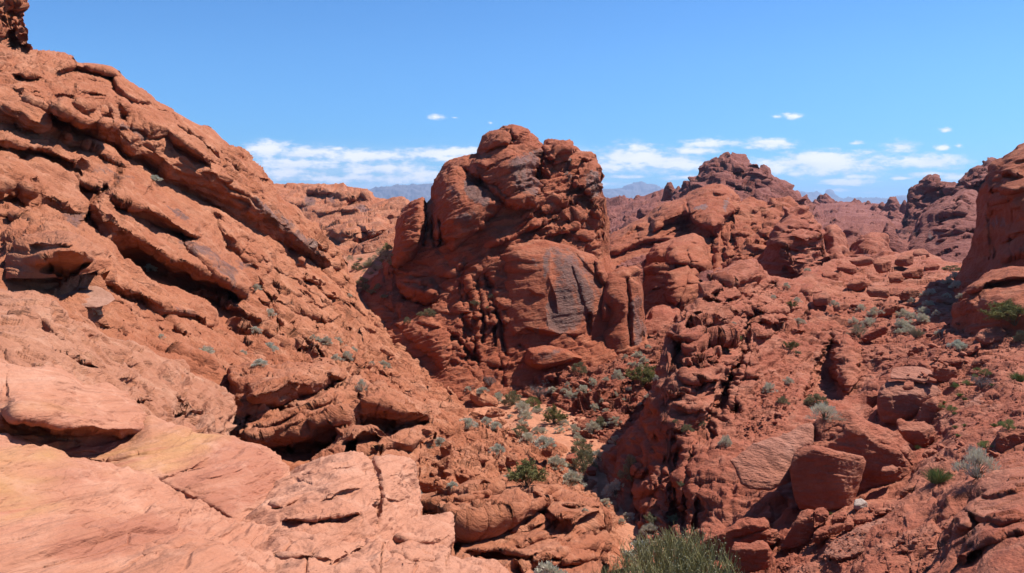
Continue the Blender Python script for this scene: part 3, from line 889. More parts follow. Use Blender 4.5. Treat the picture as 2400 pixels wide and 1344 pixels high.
# ---------------------------------------------------------------- middle distance, right of the butte
sheet('dome_ridge', [(1395, 640), (1410, 580), (1425, 555), (1450, 540), (1480, 525), (1510, 510), (1535, 490), (1560, 475), (1590, 467), (1620, 450), (1650, 438), (1668, 432), (1692, 431), (1702, 437), (1712, 445), (1725, 460), (1735, 475), (1760, 466), (1785, 472), (1800, 480), (1815, 467), (1838, 464), (1852, 462), (1862, 475), (1880, 490), (1905, 510), (1920, 540), (1930, 580), (1940, 640)],
      [(1395, 800), (1940, 740)],
      [(1400, 640, 82), (1480, 530, 92), (1590, 467, 98), (1690, 435, 100), (1780, 475, 98), (1850, 470, 98), (1920, 540, 92), (1500, 600, 84), (1640, 520, 88), (1720, 560, 82), (1800, 560, 82), (1420, 700, 76), (1550, 700, 74), (1700, 650, 74), (1800, 650, 72), (1900, 650, 74), (1500, 780, 66), (1700, 730, 66), (1900, 730, 66)],
      M['butte'], style=[('strata', 0.75, dict(n=(0.05, 0.1, 1), T=0.9, zone=(0.35, [(1780, 560, 90, 110, 1.4), (1700, 640, 40, 80, 1.2)]))), ('strata', 0.25, dict(n=(-0.3, 0.1, 1), T=0.35, zone=(0.5, [(1780, 560, 90, 110, 1.5)]))),
                         ('ridge', 0.5, dict(S=6.0, o=4, zone=(0.7, [(1780, 520, 90, 90, 1.3)]))), ('blocks', 0.35, dict(n=(0, 0, 1), S=1.8, zone=(0.35, [(1780, 540, 90, 120, 1.6)]))), ('fbm', 0.15, dict(S=0.7, o=4))],
      feats=[B_([(1520, 510), (1560, 478), (1600, 460), (1650, 440), (1690, 433), (1720, 462), (1728, 490), (1700, 520), (1670, 545), (1640, 530), (1610, 520), (1560, 530), (1530, 545)], 5.0, edge=45),
             L_([(1660, 447, 3), (1690, 452, 6), (1715, 450, 3)], 1.6, up=12), L_([(1600, 480, 6), (1618, 505, 20), (1640, 530, 30), (1680, 530, 28), (1705, 500, 6)], 3.0, up=30, tail=25),
             C_([(1608, 470), (1613, 495), (1612, 520)], 1.0, w=3), L_([(1455, 560, 4), (1490, 530, 8), (1510, 535, 4)], 2.5, up=15), L_([(1415, 600, 5), (1470, 575, 12), (1520, 560, 8), (1600, 560, 4)], 2.5, up=25, tail=40),
             C_([(1430, 605), (1560, 570), (1640, 560)], 0.8, w=3), C_([(1668, 560), (1670, 600), (1665, 660), (1668, 690)], 3.0, w=7), C_([(1690, 540), (1695, 580), (1698, 640), (1695, 700)], 1.5, w=4), C_([(1712, 500), (1715, 560), (1720, 590)], 1.2, w=4),
             B_([(1795, 530), (1820, 510), (1835, 520), (1820, 560), (1795, 560), (1783, 548)], 2.2, edge=14), B_([(1720, 610), (1750, 560), (1790, 560), (1800, 600), (1760, 640), (1720, 640)], 1.2, edge=20)] + gen_ledges([(1690, 520), (1790, 475), (1880, 490), (1880, 560), (1790, 650), (1690, 650)], 60, lambda x, y: -0.05, (20, 70), (0.5, 1.2), (2, 5), 63, up=(5, 9), tail=5) + gen_ledges([(1420, 590), (1560, 500), (1640, 470), (1600, 560), (1450, 620)], 14, lambda x, y: -0.4, (40, 120), (0.4, 0.9), (2, 5), 64),
      paints=[V_([(1622, 490), (1660, 480), (1664, 490), (1640, 497), (1625, 496)], 1.0, soft=6), V_([(1690, 470), (1702, 465), (1710, 490), (1700, 500), (1692, 490)], 0.8, soft=8)],
      round_px=22, round_m=6, thick=30, step=1.7, jag=1.5, label='long dark red ridge with a big smooth dome right of the great butte', cat='rock ridge')
sheet('beehive_rock', [(1766, 655), (1772, 610), (1790, 590), (1806, 560), (1818, 530), (1835, 508), (1845, 490), (1862, 485), (1880, 488), (1897, 497), (1905, 512), (1917, 520), (1925, 540), (1930, 560), (1934, 590), (1938, 610), (1938, 640)],
      [(1766, 680), (1938, 680)],
      [(1870, 490, 72), (1770, 640, 70), (1930, 560, 72), (1860, 560, 65), (1830, 600, 64.5), (1900, 600, 66), (1850, 640, 63.5), (1800, 640, 66), (1930, 640, 70), (1850, 675, 64)],
      M['right'], style=[('strata', 0.8, dict(n=(-0.12, 0.05, 1), T=0.62, warp=0.25, lat=10, zone=(0.3, [(1870, 560, 60, 90, 1.3)]))), ('strata', 0.36, dict(n=(-0.12, 0.05, 1), T=0.24, warp=0.3, lat=9, zone=(0.3, [(1870, 560, 60, 100, 1.4)]))),
                         ('blocks', 0.12, dict(n=(0, 0, 1), S=1.2)), ('fbm', 0.3, dict(S=3.0, o=4)), ('fbm', 0.06, dict(S=0.4, o=3))],
      feats=[B_([(1825, 585), (1835, 582), (1840, 592), (1836, 603), (1826, 600)], 0.5, edge=5), L_([(1830, 617, 6), (1862, 628, 12), (1890, 610, 6)], 1.5, up=40, tail=30), L_([(1900, 520, 4), (1915, 560, 8), (1925, 600, 12), (1935, 620, 4)], 1.2, up=12), C_([(1915, 540), (1925, 575), (1928, 600)], 0.9, w=5)] + gen_ledges([(1800, 560), (1850, 495), (1895, 500), (1930, 580), (1930, 640), (1860, 650), (1820, 620)], 46, lambda x, y: 0.06 - 0.001 * (x - 1860), (30, 80), (0.35, 0.9), (2, 5), 61, up=(5, 9), tail=5),
      round_px=30, round_m=4, thick=9, step=1.6, jag=1.5, label='beehive-shaped rock of stacked thin ledges in the middle of the right side', cat='rock tower')
sheet('split_dome', [(1478, 735), (1490, 690), (1505, 640), (1520, 600), (1540, 575), (1580, 560), (1600, 552), (1625, 549), (1642, 556), (1655, 575), (1662, 600), (1668, 640), (1670, 690)],
      [(1478, 790), (1670, 760)],
      [(1625, 552, 76), (1500, 650, 72), (1664, 620, 74), (1590, 620, 68), (1640, 640, 68), (1540, 680, 66), (1640, 740, 64), (1500, 740, 66), (1580, 700, 64)],
      M['butte'], style=[('strata', 0.4, dict(n=(-0.1, 0.1, 1), T=0.6, warp=0.3, zone=(0.5, [(1540, 620, 40, 40, 1.5), (1620, 650, 40, 30, 1.2)]))), ('strata', 0.14, dict(n=(-0.1, 0, 1), T=0.22, zone=(0.4, [(1540, 610, 40, 40, 1.5), (1610, 635, 40, 25, 1.5)]))), ('ridge', 0.3, dict(S=4.0, o=4)), ('fbm', 0.1, dict(S=0.6, o=3))],
      feats=[B_([(1560, 610), (1580, 565), (1625, 552), (1650, 570), (1664, 610), (1668, 640), (1650, 640), (1610, 620), (1575, 622)], 2.2, edge=25), L_([(1560, 615, 4), (1600, 618, 8), (1640, 625, 10), (1665, 640, 4)], 1.6, up=30),
             B_([(1565, 640), (1600, 622), (1635, 625), (1642, 660), (1635, 700), (1610, 730), (1580, 740), (1560, 690)], 2.0, edge=22), C_([(1616, 630), (1608, 670), (1592, 710), (1585, 730)], 1.2, w=3), C_([(1612, 590), (1620, 630)], 0.7, w=3), C_([(1500, 640), (1505, 700)], 1.0, w=4)] + gen_ledges([(1500, 640), (1560, 590), (1620, 560), (1650, 600), (1640, 650), (1520, 690)], 18, lambda x, y: -0.1, (25, 70), (0.3, 0.7), (2, 4), 62, up=(5, 9), tail=5),
      round_px=30, round_m=4, thick=10, step=1.6, jag=1.0, label='dark red rounded rock split by a thin crack, right of the varnished column', cat='rock dome')
sheet('pale_boulder', [(1512, 745), (1518, 730), (1530, 720), (1555, 715), (1575, 718), (1590, 728), (1598, 740), (1600, 752)], [(1512, 775), (1525, 785), (1560, 785), (1600, 775)],
      [(1550, 717, 61), (1515, 745, 60), (1600, 750, 60), (1555, 755, 57.5), (1555, 785, 58)], M['right'], style=[('strata', 0.3, dict(n=(-0.3, 0, 1), T=0.5)), ('fbm', 0.3, dict(S=2.0, o=4))], round_px=14, round_m=2, thick=4, step=1.6,
      label='pale smooth boulder caught between the varnished column and the layered outcrop', cat='boulder')

# ---------------------------------------------------------------- the great butte
BST = [('joints', 0.28, dict(n=(-0.3, 0.1, 1), S=3.4, flat=0.35, zone=(0.8, [(1060, 520, 60, 60, 0.2)]))), ('joints', 0.2, dict(n=(-0.3, 0.1, 1), S=1.2, flat=0.35, zone=(0.4, [(1320, 500, 90, 110, 1.4), (1150, 720, 60, 130, 1.0)]))), ('strata', 0.5, dict(n=(-0.30, 0.1, 1), T=0.95, warp=0.5, zone=(0.35, [(1330, 480, 90, 90, 1.3), (1300, 380, 90, 60, 1.1), (1200, 320, 60, 30, 1.0)]))),
       ('strata', 0.32, dict(n=(-0.30, 0.1, 1), T=0.33, zone=(0.3, [(1330, 500, 90, 120, 1.4), (1180, 560, 90, 50, 1.2), (1200, 320, 60, 30, 1.4)]))),
       ('ridge', 0.5, dict(S=6.0, o=5, n=(-0.3, 0.1, 1), flat=0.35, zone=(0.4, [(1330, 500, 80, 120, 1.3), (1050, 700, 120, 60, 0.8)]))),
       ('blocks', 0.14, dict(n=(-0.3, 0.1, 1), S=0.7, zone=(0.1, [(1320, 500, 85, 110, 1.5), (1150, 720, 60, 130, 0.9), (1190, 315, 60, 25, 1.0), (1310, 350, 30, 25, 1.2)]))), ('blocks', 0.36, dict(n=(-0.3, 0.1, 1), S=1.7, zone=(0.15, [(1320, 500, 85, 110, 1.4), (1150, 720, 60, 130, 0.8)]))),
       ('holes', 0.5, dict(S=1.6, share=0.35, zone=(0.0, [(1370, 550, 40, 60, 1.4), (1230, 680, 40, 40, 0.4)]))),
       ('fbm', 0.3, dict(S=3.0, o=4)), ('ridge', 0.22, dict(S=1.6, o=4, n=(-0.3, 0.1, 1), flat=0.3)), ('fbm', 0.08, dict(S=0.5, o=4))]
sheet('butte', [(845, 690), (870, 665), (900, 640), (905, 620), (922, 600), (924, 570), (930, 530), (938, 508), (950, 490), (965, 475), (982, 467), (992, 464), (997, 470), (1000, 478), (1010, 470), (1014, 455), (1022, 430), (1030, 410), (1042, 393), (1052, 382), (1068, 372), (1085, 366), (1110, 362), (1120, 358), (1121, 345), (1132, 325), (1150, 312), (1172, 306), (1180, 301), (1195, 297), (1215, 299), (1233, 306), (1236, 312), (1255, 320), (1265, 332), (1268, 348), (1277, 350), (1280, 334), (1285, 330), (1300, 331), (1304, 332), (1320, 334), (1333, 331), (1336, 345), (1344, 358), (1360, 360), (1385, 358), (1393, 367), (1397, 385), (1405, 392), (1409, 420), (1411, 460), (1413, 500), (1418, 540), (1422, 560), (1424, 600), (1440, 640)],
      [(845, 760), (900, 810), (1000, 890), (1120, 960), (1440, 960)],
      [(850, 690, 57), (925, 560, 60), (990, 468, 61), (1030, 410, 61), (1110, 365, 62), (1200, 300, 62), (1265, 340, 62.5), (1310, 335, 64), (1385, 362, 64), (1412, 480, 63), (1425, 600, 61),
       (1050, 470, 57), (1060, 560, 55.5), (960, 560, 58), (950, 640, 57), (1180, 360, 58.5), (1180, 460, 56.5), (1250, 420, 57), (1320, 420, 61), (1300, 500, 58.5), (1380, 480, 61), (1200, 560, 54.5), (1350, 580, 57), (1100, 620, 53.5), (1000, 680, 54.5), (900, 690, 56),
       (1000, 740, 52), (940, 740, 53), (1060, 780, 50), (1150, 700, 51.5), (1150, 850, 49.5), (1250, 850, 49), (1080, 870, 48.5), (1000, 830, 49.5), (1350, 800, 50), (1420, 760, 53), (1300, 940, 47), (1100, 930, 47)],
      M['butte'], style=BST, c=35,
      feats=[B_([(924, 590), (930, 530), (940, 505), (965, 475), (990, 464), (998, 480), (997, 530), (985, 575), (960, 605), (935, 625), (925, 615)], 3.0, edge=26),
             C_([(999, 475), (998, 530), (990, 575)], 2.0, w=6), C_([(1022, 470), (1015, 520), (1012, 560)], 1.2, w=5), C_([(1035, 520), (1032, 575)], 0.9, w=4),
             B_([(1010, 560), (1015, 480), (1030, 420), (1060, 390), (1090, 400), (1120, 425), (1150, 435), (1185, 460), (1180, 480), (1150, 510), (1140, 530), (1090, 560), (1060, 590), (1045, 560)], 2.4, edge=60),
             B_([(1095, 410), (1110, 375), (1150, 355), (1200, 345), (1245, 330), (1268, 350), (1268, 410), (1262, 450), (1250, 480), (1215, 490), (1190, 480), (1170, 440), (1130, 425)], 2.6, edge=50),
             L_([(1088, 402, 4), (1130, 424, 6), (1165, 445, 10), (1185, 470, 8), (1182, 485, 3)], 2.2, up=30, tail=25), C_([(1183, 476), (1160, 500), (1140, 522)], 1.2, w=3), C_([(1085, 400), (1110, 412), (1130, 424)], 1.0, w=3),
             L_([(1112, 385, 4), (1140, 392, 8), (1165, 375, 4)], 1.2, up=14), L_([(1122, 360, 3), (1170, 345, 6), (1230, 325, 3)], 1.4, up=22), L_([(1180, 312, 3), (1210, 318, 5), (1235, 312, 3)], 1.0, up=12), C_([(1195, 308), (1203, 322), (1190, 340)], 1.0, w=4),
             B_([(1122, 352), (1135, 325), (1165, 308), (1190, 312), (1200, 325), (1185, 338), (1150, 350)], 1.5, edge=15), B_([(1180, 302), (1210, 297), (1235, 310), (1215, 320), (1200, 315)], 1.0, edge=9),
             C_([(1268, 350), (1270, 400), (1262, 455)], 2.0, w=5),
             B_([(1270, 370), (1282, 345), (1310, 335), (1332, 335), (1340, 355), (1320, 375), (1300, 390), (1285, 375)], 2.2, edge=15), L_([(1275, 372, 4), (1300, 365, 9), (1330, 350, 4)], 1.8, up=14), B_([(1266, 380), (1275, 370), (1284, 390), (1278, 405), (1265, 402)], 1.6, edge=10),
             L_([(1345, 365, 4), (1375, 375, 8), (1398, 380, 4)], 1.4, up=18), B_([(1340, 430), (1350, 395), (1370, 380), (1395, 375), (1408, 400), (1410, 460), (1412, 520), (1400, 520), (1385, 480), (1370, 450)], 1.8, edge=18),
             B_([(1380, 500), (1395, 475), (1412, 470), (1414, 505), (1400, 520)], 1.0, edge=10),
             L_([(1200, 550, 4), (1240, 500, 6), (1270, 470, 4)], 1.4, up=20), L_([(1130, 590, 4), (1180, 560, 8), (1230, 540, 6), (1270, 520, 4)], 1.6, up=22), L_([(1300, 480, 3), (1340, 470, 7), (1370, 480, 3)], 1.2, up=15), L_([(1310, 520, 3), (1350, 510, 7), (1390, 525, 3)], 1.2, up=15), L_([(1270, 555, 3), (1320, 545, 7), (1390, 560, 4)], 1.2, up=15),
             L_([(925, 660, 4), (960, 675, 22), (1000, 690, 28), (1030, 690, 8)], 2.6, up=25, tail=25), L_([(900, 640, 3), (960, 640, 5), (1010, 650, 3)], 1.0, up=15), L_([(1020, 645, 4), (1060, 640, 8), (1100, 610, 4)], 1.2, up=15),
             B_([(930, 760), (960, 745), (1010, 745), (1045, 770), (1058, 800), (1055, 850), (1040, 870), (1000, 830), (960, 790)], 0.9, edge=40), C_([(1060, 790), (1085, 810), (1110, 840), (1120, 860)], 1.0, w=5),
             B_([(1092, 662), (1100, 650), (1104, 665), (1095, 690)], 0.8, edge=6), C_([(1135, 640), (1150, 690), (1170, 760), (1185, 830)], 1.6, w=6), C_([(1125, 700), (1135, 760), (1130, 800)], 0.7, w=4), C_([(1085, 740), (1105, 780)], 0.7, w=4)]
      + gen_ledges([(1140, 560), (1290, 450), (1400, 440), (1412, 560), (1300, 560), (1180, 600)], 34, lambda x, y: -0.42, (40, 110), (0.35, 0.9), (3, 8), 21)
      + gen_ledges([(1130, 345), (1240, 305), (1262, 340), (1140, 390)], 10, lambda x, y: -0.42, (40, 90), (0.3, 0.6), (2, 5), 22)
      + gen_ledges([(880, 660), (1030, 640), (1150, 640), (1160, 860), (1060, 860), (950, 740)], 22, lambda x, y: 0.12, (40, 120), (0.3, 0.8), (3, 9), 23)
      + gen_cracks([(1050, 620), (1160, 600), (1170, 800), (1080, 840)], 14, 0.18, (50, 140), (0.25, 0.6), (3, 5), 24)
      + gen_cracks([(1015, 460), (1050, 470), (1050, 570), (1010, 560)], 6, -0.05, (40, 90), (0.2, 0.5), (3, 5), 25),
      paints=[V_([(1090, 420), (1110, 425), (1140, 450), (1148, 470), (1130, 490), (1105, 470), (1090, 450)], 1.0, soft=8), V_([(1190, 380), (1230, 355), (1265, 350), (1268, 420), (1255, 460), (1220, 450), (1195, 430)], 0.75, soft=12),
              V_([(1070, 500), (1100, 495), (1110, 520), (1085, 535), (1065, 525)], 0.85, soft=10), V_([(1330, 375), (1342, 372), (1345, 415), (1335, 420), (1328, 400)], 1.0, soft=5), V_([(1365, 400), (1405, 395), (1410, 460), (1395, 470), (1375, 440)], 0.7, soft=10), V_([(1050, 440), (1080, 430), (1085, 470), (1060, 470)], 0.6, soft=10)],
      round_px=26, round_m=5, thick=20, step=1.7, jag=1.2, label='great dark red butte with a bulging varnished face standing in the middle of the canyon', cat='butte')
sheet('varnished_rock', [(1165, 760), (1168, 680), (1172, 640), (1180, 600), (1195, 580), (1220, 570), (1250, 565), (1280, 563), (1310, 570), (1340, 578), (1365, 590), (1390, 600), (1410, 615), (1420, 640), (1425, 655), (1432, 660)],
      [(1165, 850), (1200, 880), (1270, 890), (1380, 850), (1432, 820)],
      [(1250, 566, 53.5), (1175, 620, 53), (1410, 615, 53.5), (1430, 660, 54), (1220, 640, 51.6), (1320, 640, 51.3), (1390, 680, 51.7), (1200, 740, 50.7), (1300, 740, 50.2), (1380, 760, 50.7), (1200, 850, 49.5), (1300, 860, 49.2), (1400, 830, 51.5)],
      M['butte'], style=[('strata', 0.45, dict(n=(-0.1, 0.1, 1), T=0.5, warp=0.3, zone=(0.12, [(1205, 610, 40, 45, 1.6), (1395, 610, 25, 25, 1.0)]))), ('ridge', 0.14, dict(S=3.0, o=4)), ('fbm', 0.2, dict(S=4.0, o=3)), ('fbm', 0.06, dict(S=0.35, o=4))],
      feats=[L_([(1232, 672, 3), (1255, 690, 4), (1285, 690, 3)], 0.3, up=25), C_([(1165, 640), (1172, 720), (1180, 800), (1188, 850)], 0.9, w=4), 
             L_([(1200, 790, 3), (1235, 765, 8), (1290, 780, 12), (1380, 780, 6)], 0.7, up=50, tail=40), B_([(1228, 850), (1240, 820), (1290, 810), (1330, 815), (1370, 830), (1380, 850), (1330, 855), (1270, 870)], 1.6, edge=16),
             C_([(1382, 740), (1378, 790), (1374, 840)], 0.7, w=4), C_([(1220, 815), (1226, 850)], 1.2, w=7),  L_([(1282, 640, 2), (1300, 690, 3), (1310, 740, 2)], 0.25, up=14), B_([(1340, 620), (1390, 650), (1412, 680), (1400, 740), (1380, 750), (1360, 690)], 0.35, edge=25),
             B_([(1290, 590), (1310, 575), (1350, 592), (1390, 640), (1410, 670), (1405, 720), (1390, 745), (1360, 770), (1320, 785), (1290, 770), (1280, 720), (1292, 660)], -0.35, edge=14), B_([(1400, 640), (1395, 610), (1415, 618), (1426, 650), (1412, 668)], 1.2, edge=10)],
      paints=[V_([(1285, 582), (1310, 574), (1350, 590), (1390, 640), (1412, 670), (1410, 720), (1392, 745), (1370, 770), (1330, 790), (1300, 795), (1280, 770), (1275, 720), (1290, 690), (1300, 650), (1292, 620)], 0.74, soft=34),
              V_([(1280, 720), (1305, 690), (1340, 700), (1350, 740), (1335, 770), (1310, 790), (1285, 770)], 0.95, soft=8), V_([(1280, 575), (1297, 580), (1290, 640), (1275, 660), (1268, 620)], 0.75, soft=8),
              V_([(1250, 610), (1270, 605), (1265, 640), (1250, 640)], 0.6, soft=8), V_([(1245, 775), (1268, 770), (1265, 785), (1255, 792)], 0.9, soft=5), V_([(1255, 830), (1290, 815), (1330, 812), (1320, 830), (1265, 850)], 0.55, soft=8), V_([(1310, 640), (1340, 640), (1345, 690), (1320, 700)], 0.6, soft=10),
              V_([(1195, 780), (1225, 760), (1245, 770), (1240, 790), (1222, 800), (1220, 840), (1205, 850)], 0.85, att='pale', soft=4), V_([(1205, 700), (1230, 672), (1255, 695), (1240, 740), (1220, 760), (1205, 735)], 0.35, att='pale', soft=5)],
      round_px=40, round_m=2.0, thick=8, step=1.6, jag=1.0, label='rounded rock face with dark grey desert varnish at the foot of the great butte', cat='rock face')
sheet('rock_column', [(1385, 830), (1392, 760), (1405, 690), (1415, 655), (1428, 640), (1445, 630), (1458, 624), (1475, 628), (1490, 640), (1500, 660), (1504, 690), (1508, 740), (1513, 765), (1517, 790)], [(1385, 860), (1517, 830)],
      [(1458, 626, 54), (1395, 760, 53), (1510, 740, 54), (1440, 700, 51), (1480, 700, 51.5), (1440, 790, 50.5), (1490, 780, 51.5), (1400, 850, 51.5), (1510, 820, 52.5), (1450, 840, 50.5)],
      M['butte'], style=[('strata', 0.3, dict(n=(-0.1, 0.1, 1), T=0.5, zone=(0.2, [(1470, 640, 30, 25, 1.5)]))), ('ridge', 0.3, dict(S=2.5, o=4, zone=(0.5, [(1490, 680, 20, 60, 1.5)]))), ('fbm', 0.06, dict(S=0.35, o=4))],
      feats=[C_([(1470, 660), (1475, 740), (1478, 810)], 0.8, w=6), B_([(1496, 790), (1508, 775), (1512, 795), (1500, 800)], -0.8, edge=5), L_([(1400, 780, 4), (1420, 740, 14), (1415, 700, 4)], 1.0, up=20)],
      paints=[V_([(1478, 700), (1500, 690), (1508, 745), (1515, 785), (1495, 810), (1480, 810)], 0.75, soft=8), V_([(1480, 760), (1490, 745), (1498, 780), (1490, 800), (1482, 795)], 0.5, att='pale', soft=5), V_([(1420, 690), (1450, 690), (1450, 780), (1425, 790)], 0.4, soft=16)],
      round_px=24, round_m=3, thick=6, step=1.6, label='dark rounded column with a streaked grey edge right of the varnished face', cat='rock column')
# ---------------------------------------------------------------- the dry wash
sheet('wash', [(1080, 905), (1140, 895), (1200, 905), (1260, 930), (1330, 960), (1420, 1000), (1520, 1060), (1660, 1150)], [(1080, 1000), (1150, 1010), (1250, 1080), (1330, 1160), (1400, 1260), (1420, 1560), (1660, 1560)],
      [(1140, 900, 51.06), (1190, 920, 48.12), (1200, 960, 44.19), (1290, 1030, 37.32), (1335, 1085, 33.39), (1400, 1140, 29.46), (1480, 1210, 25.53), (1560, 1300, 22.09), (1560, 1400, 19.15), (1540, 1550, 15.22), (1400, 1000, 40.26), (1600, 1150, 29.46), (1100, 1000, 41.24)],
      M['sand'], style=[('fbm', 0.25, dict(S=2.0, o=4)), ('fbm', 0.05, dict(S=0.3, o=3))], round_px=3, round_m=0.5, thick=4, step=2.0, kind='structure', label='narrow dry wash of pale orange sand winding along the canyon floor')

RUB = [('fbm', 0.6, dict(S=4.0, o=4)), ('blocks', 0.45, dict(n=(-0.2, 0.1, 1), S=1.5, flat=0.5)), ('blocks', 0.2, dict(n=(0.2, 0.1, 1), S=0.7, flat=0.5)), ('blocks', 0.08, dict(n=(0, 0.3, 1), S=0.3, flat=0.6)), ('fbm', 0.05, dict(S=0.2, o=3))]
sheet('rubble_slope', [(1195, 915), (1215, 895), (1245, 875), (1290, 868), (1340, 858), (1390, 845), (1420, 832), (1460, 820), (1500, 805), (1530, 795), (1560, 780), (1600, 740), (1640, 720)],
      [(1195, 925), (1240, 975), (1290, 1005), (1335, 1045), (1375, 1080), (1405, 1120), (1460, 1180), (1640, 1200)],
      [(1200, 915, 50), (1245, 878, 49.5), (1340, 860, 50), (1460, 822, 52), (1560, 780, 54), (1640, 720, 56), (1300, 930, 44.5), (1400, 920, 43.5), (1500, 900, 44), (1245, 965, 45), (1295, 995, 41.5), (1340, 1030, 38.8), (1380, 1070, 36.5), (1420, 1010, 39), (1500, 980, 39.5), (1410, 1120, 34.5), (1500, 1100, 34.5), (1600, 900, 42), (1600, 1100, 34)],
      M['rubble'], style=RUB, feats=[L_([(1235, 900, 3), (1290, 888, 6), (1350, 880, 3)], 0.8, up=14), L_([(1260, 925, 3), (1330, 905, 6), (1400, 890, 3)], 0.8, up=14), L_([(1330, 960, 3), (1420, 925, 7), (1500, 880, 3)], 0.8, up=16), L_([(1400, 1010, 3), (1460, 970, 7), (1530, 920, 3)], 0.8, up=16)] + gen_ledges([(1220, 910), (1400, 850), (1560, 800), (1520, 930), (1420, 1030), (1300, 970)], 40, lambda x, y: -0.32, (25, 80), (0.25, 0.6), (3, 6), 41, up=(8, 14), tail=8),
      round_px=8, round_m=1.0, thick=5, step=1.6, jag=3.0, kind='structure', label='rubble-strewn red slope dotted with shrubs right of the dry wash')

# ---------------------------------------------------------------- layered outcrop and boulder slope on the right
OST = [('joints', 0.16, dict(n=(-0.14, 0.1, 1), S=2.2, flat=0.3, zone=(0.8, [(2150, 1050, 280, 250, 0.2)]))), ('joints', 0.14, dict(n=(-0.14, 0.1, 1), S=0.8, flat=0.35, zone=(0.8, [(2150, 1050, 280, 250, 0.15)]))), ('strata', 0.42, dict(n=(-0.14, 0.1, 1), T=0.55, warp=0.3, lat=8, zone=(0.2, [(1700, 720, 130, 110, 1.5), (1650, 850, 90, 90, 1.1), (1850, 700, 100, 60, 0.9), (2050, 640, 200, 50, 0.9), (1450, 1080, 40, 60, 0.2)]))),
       ('strata', 0.28, dict(n=(-0.14, 0.1, 1), T=0.21, warp=0.35, lat=8, zone=(0.15, [(1700, 730, 150, 130, 1.5), (1650, 850, 110, 100, 1.1), (2050, 640, 200, 50, 0.9)]))),
       ('ridge', 0.45, dict(S=4.5, o=5, n=(-0.14, 0.1, 1), flat=0.3, zone=(0.6, [(1550, 1130, 120, 120, 1.2)]))),
       ('blocks', 0.28, dict(n=(-0.1, 0.1, 1), S=1.5, zone=(0.3, [(2100, 650, 200, 60, 2.0), (1980, 760, 120, 80, 0.9), (2200, 900, 200, 250, 0.15)]))),
       ('blocks', 0.15, dict(n=(0.2, 0.1, 1), S=0.55, flat=0.55, zone=(0.35, [(1950, 800, 150, 90, 1.3), (2200, 800, 150, 120, 1.2), (1800, 950, 80, 80, 1.0), (2150, 650, 150, 50, 1.0), (2150, 1100, 250, 200, 0.15)]))),
       ('blocks', 0.05, dict(n=(0, 0.2, 1), S=0.22, flat=0.6, zone=(0.3, [(2100, 850, 250, 250, 0.6), (1800, 950, 80, 80, 1.2)]))),
       ('holes', 0.6, dict(S=1.3, share=0.3, zone=(0.1, [(1960, 690, 60, 30, 1.5), (1560, 1150, 90, 120, 0.8)]))),
       ('fbm', 0.30, dict(S=2.2, o=3)), ('ridge', 0.15, dict(S=1.2, o=4, n=(-0.14, 0.1, 1), flat=0.28, zone=(1.0, [(2150, 1050, 280, 250, 0.4)]))), ('fbm', 0.05, dict(S=0.4, o=4, n=(-0.14, 0.1, 1), flat=0.35))]
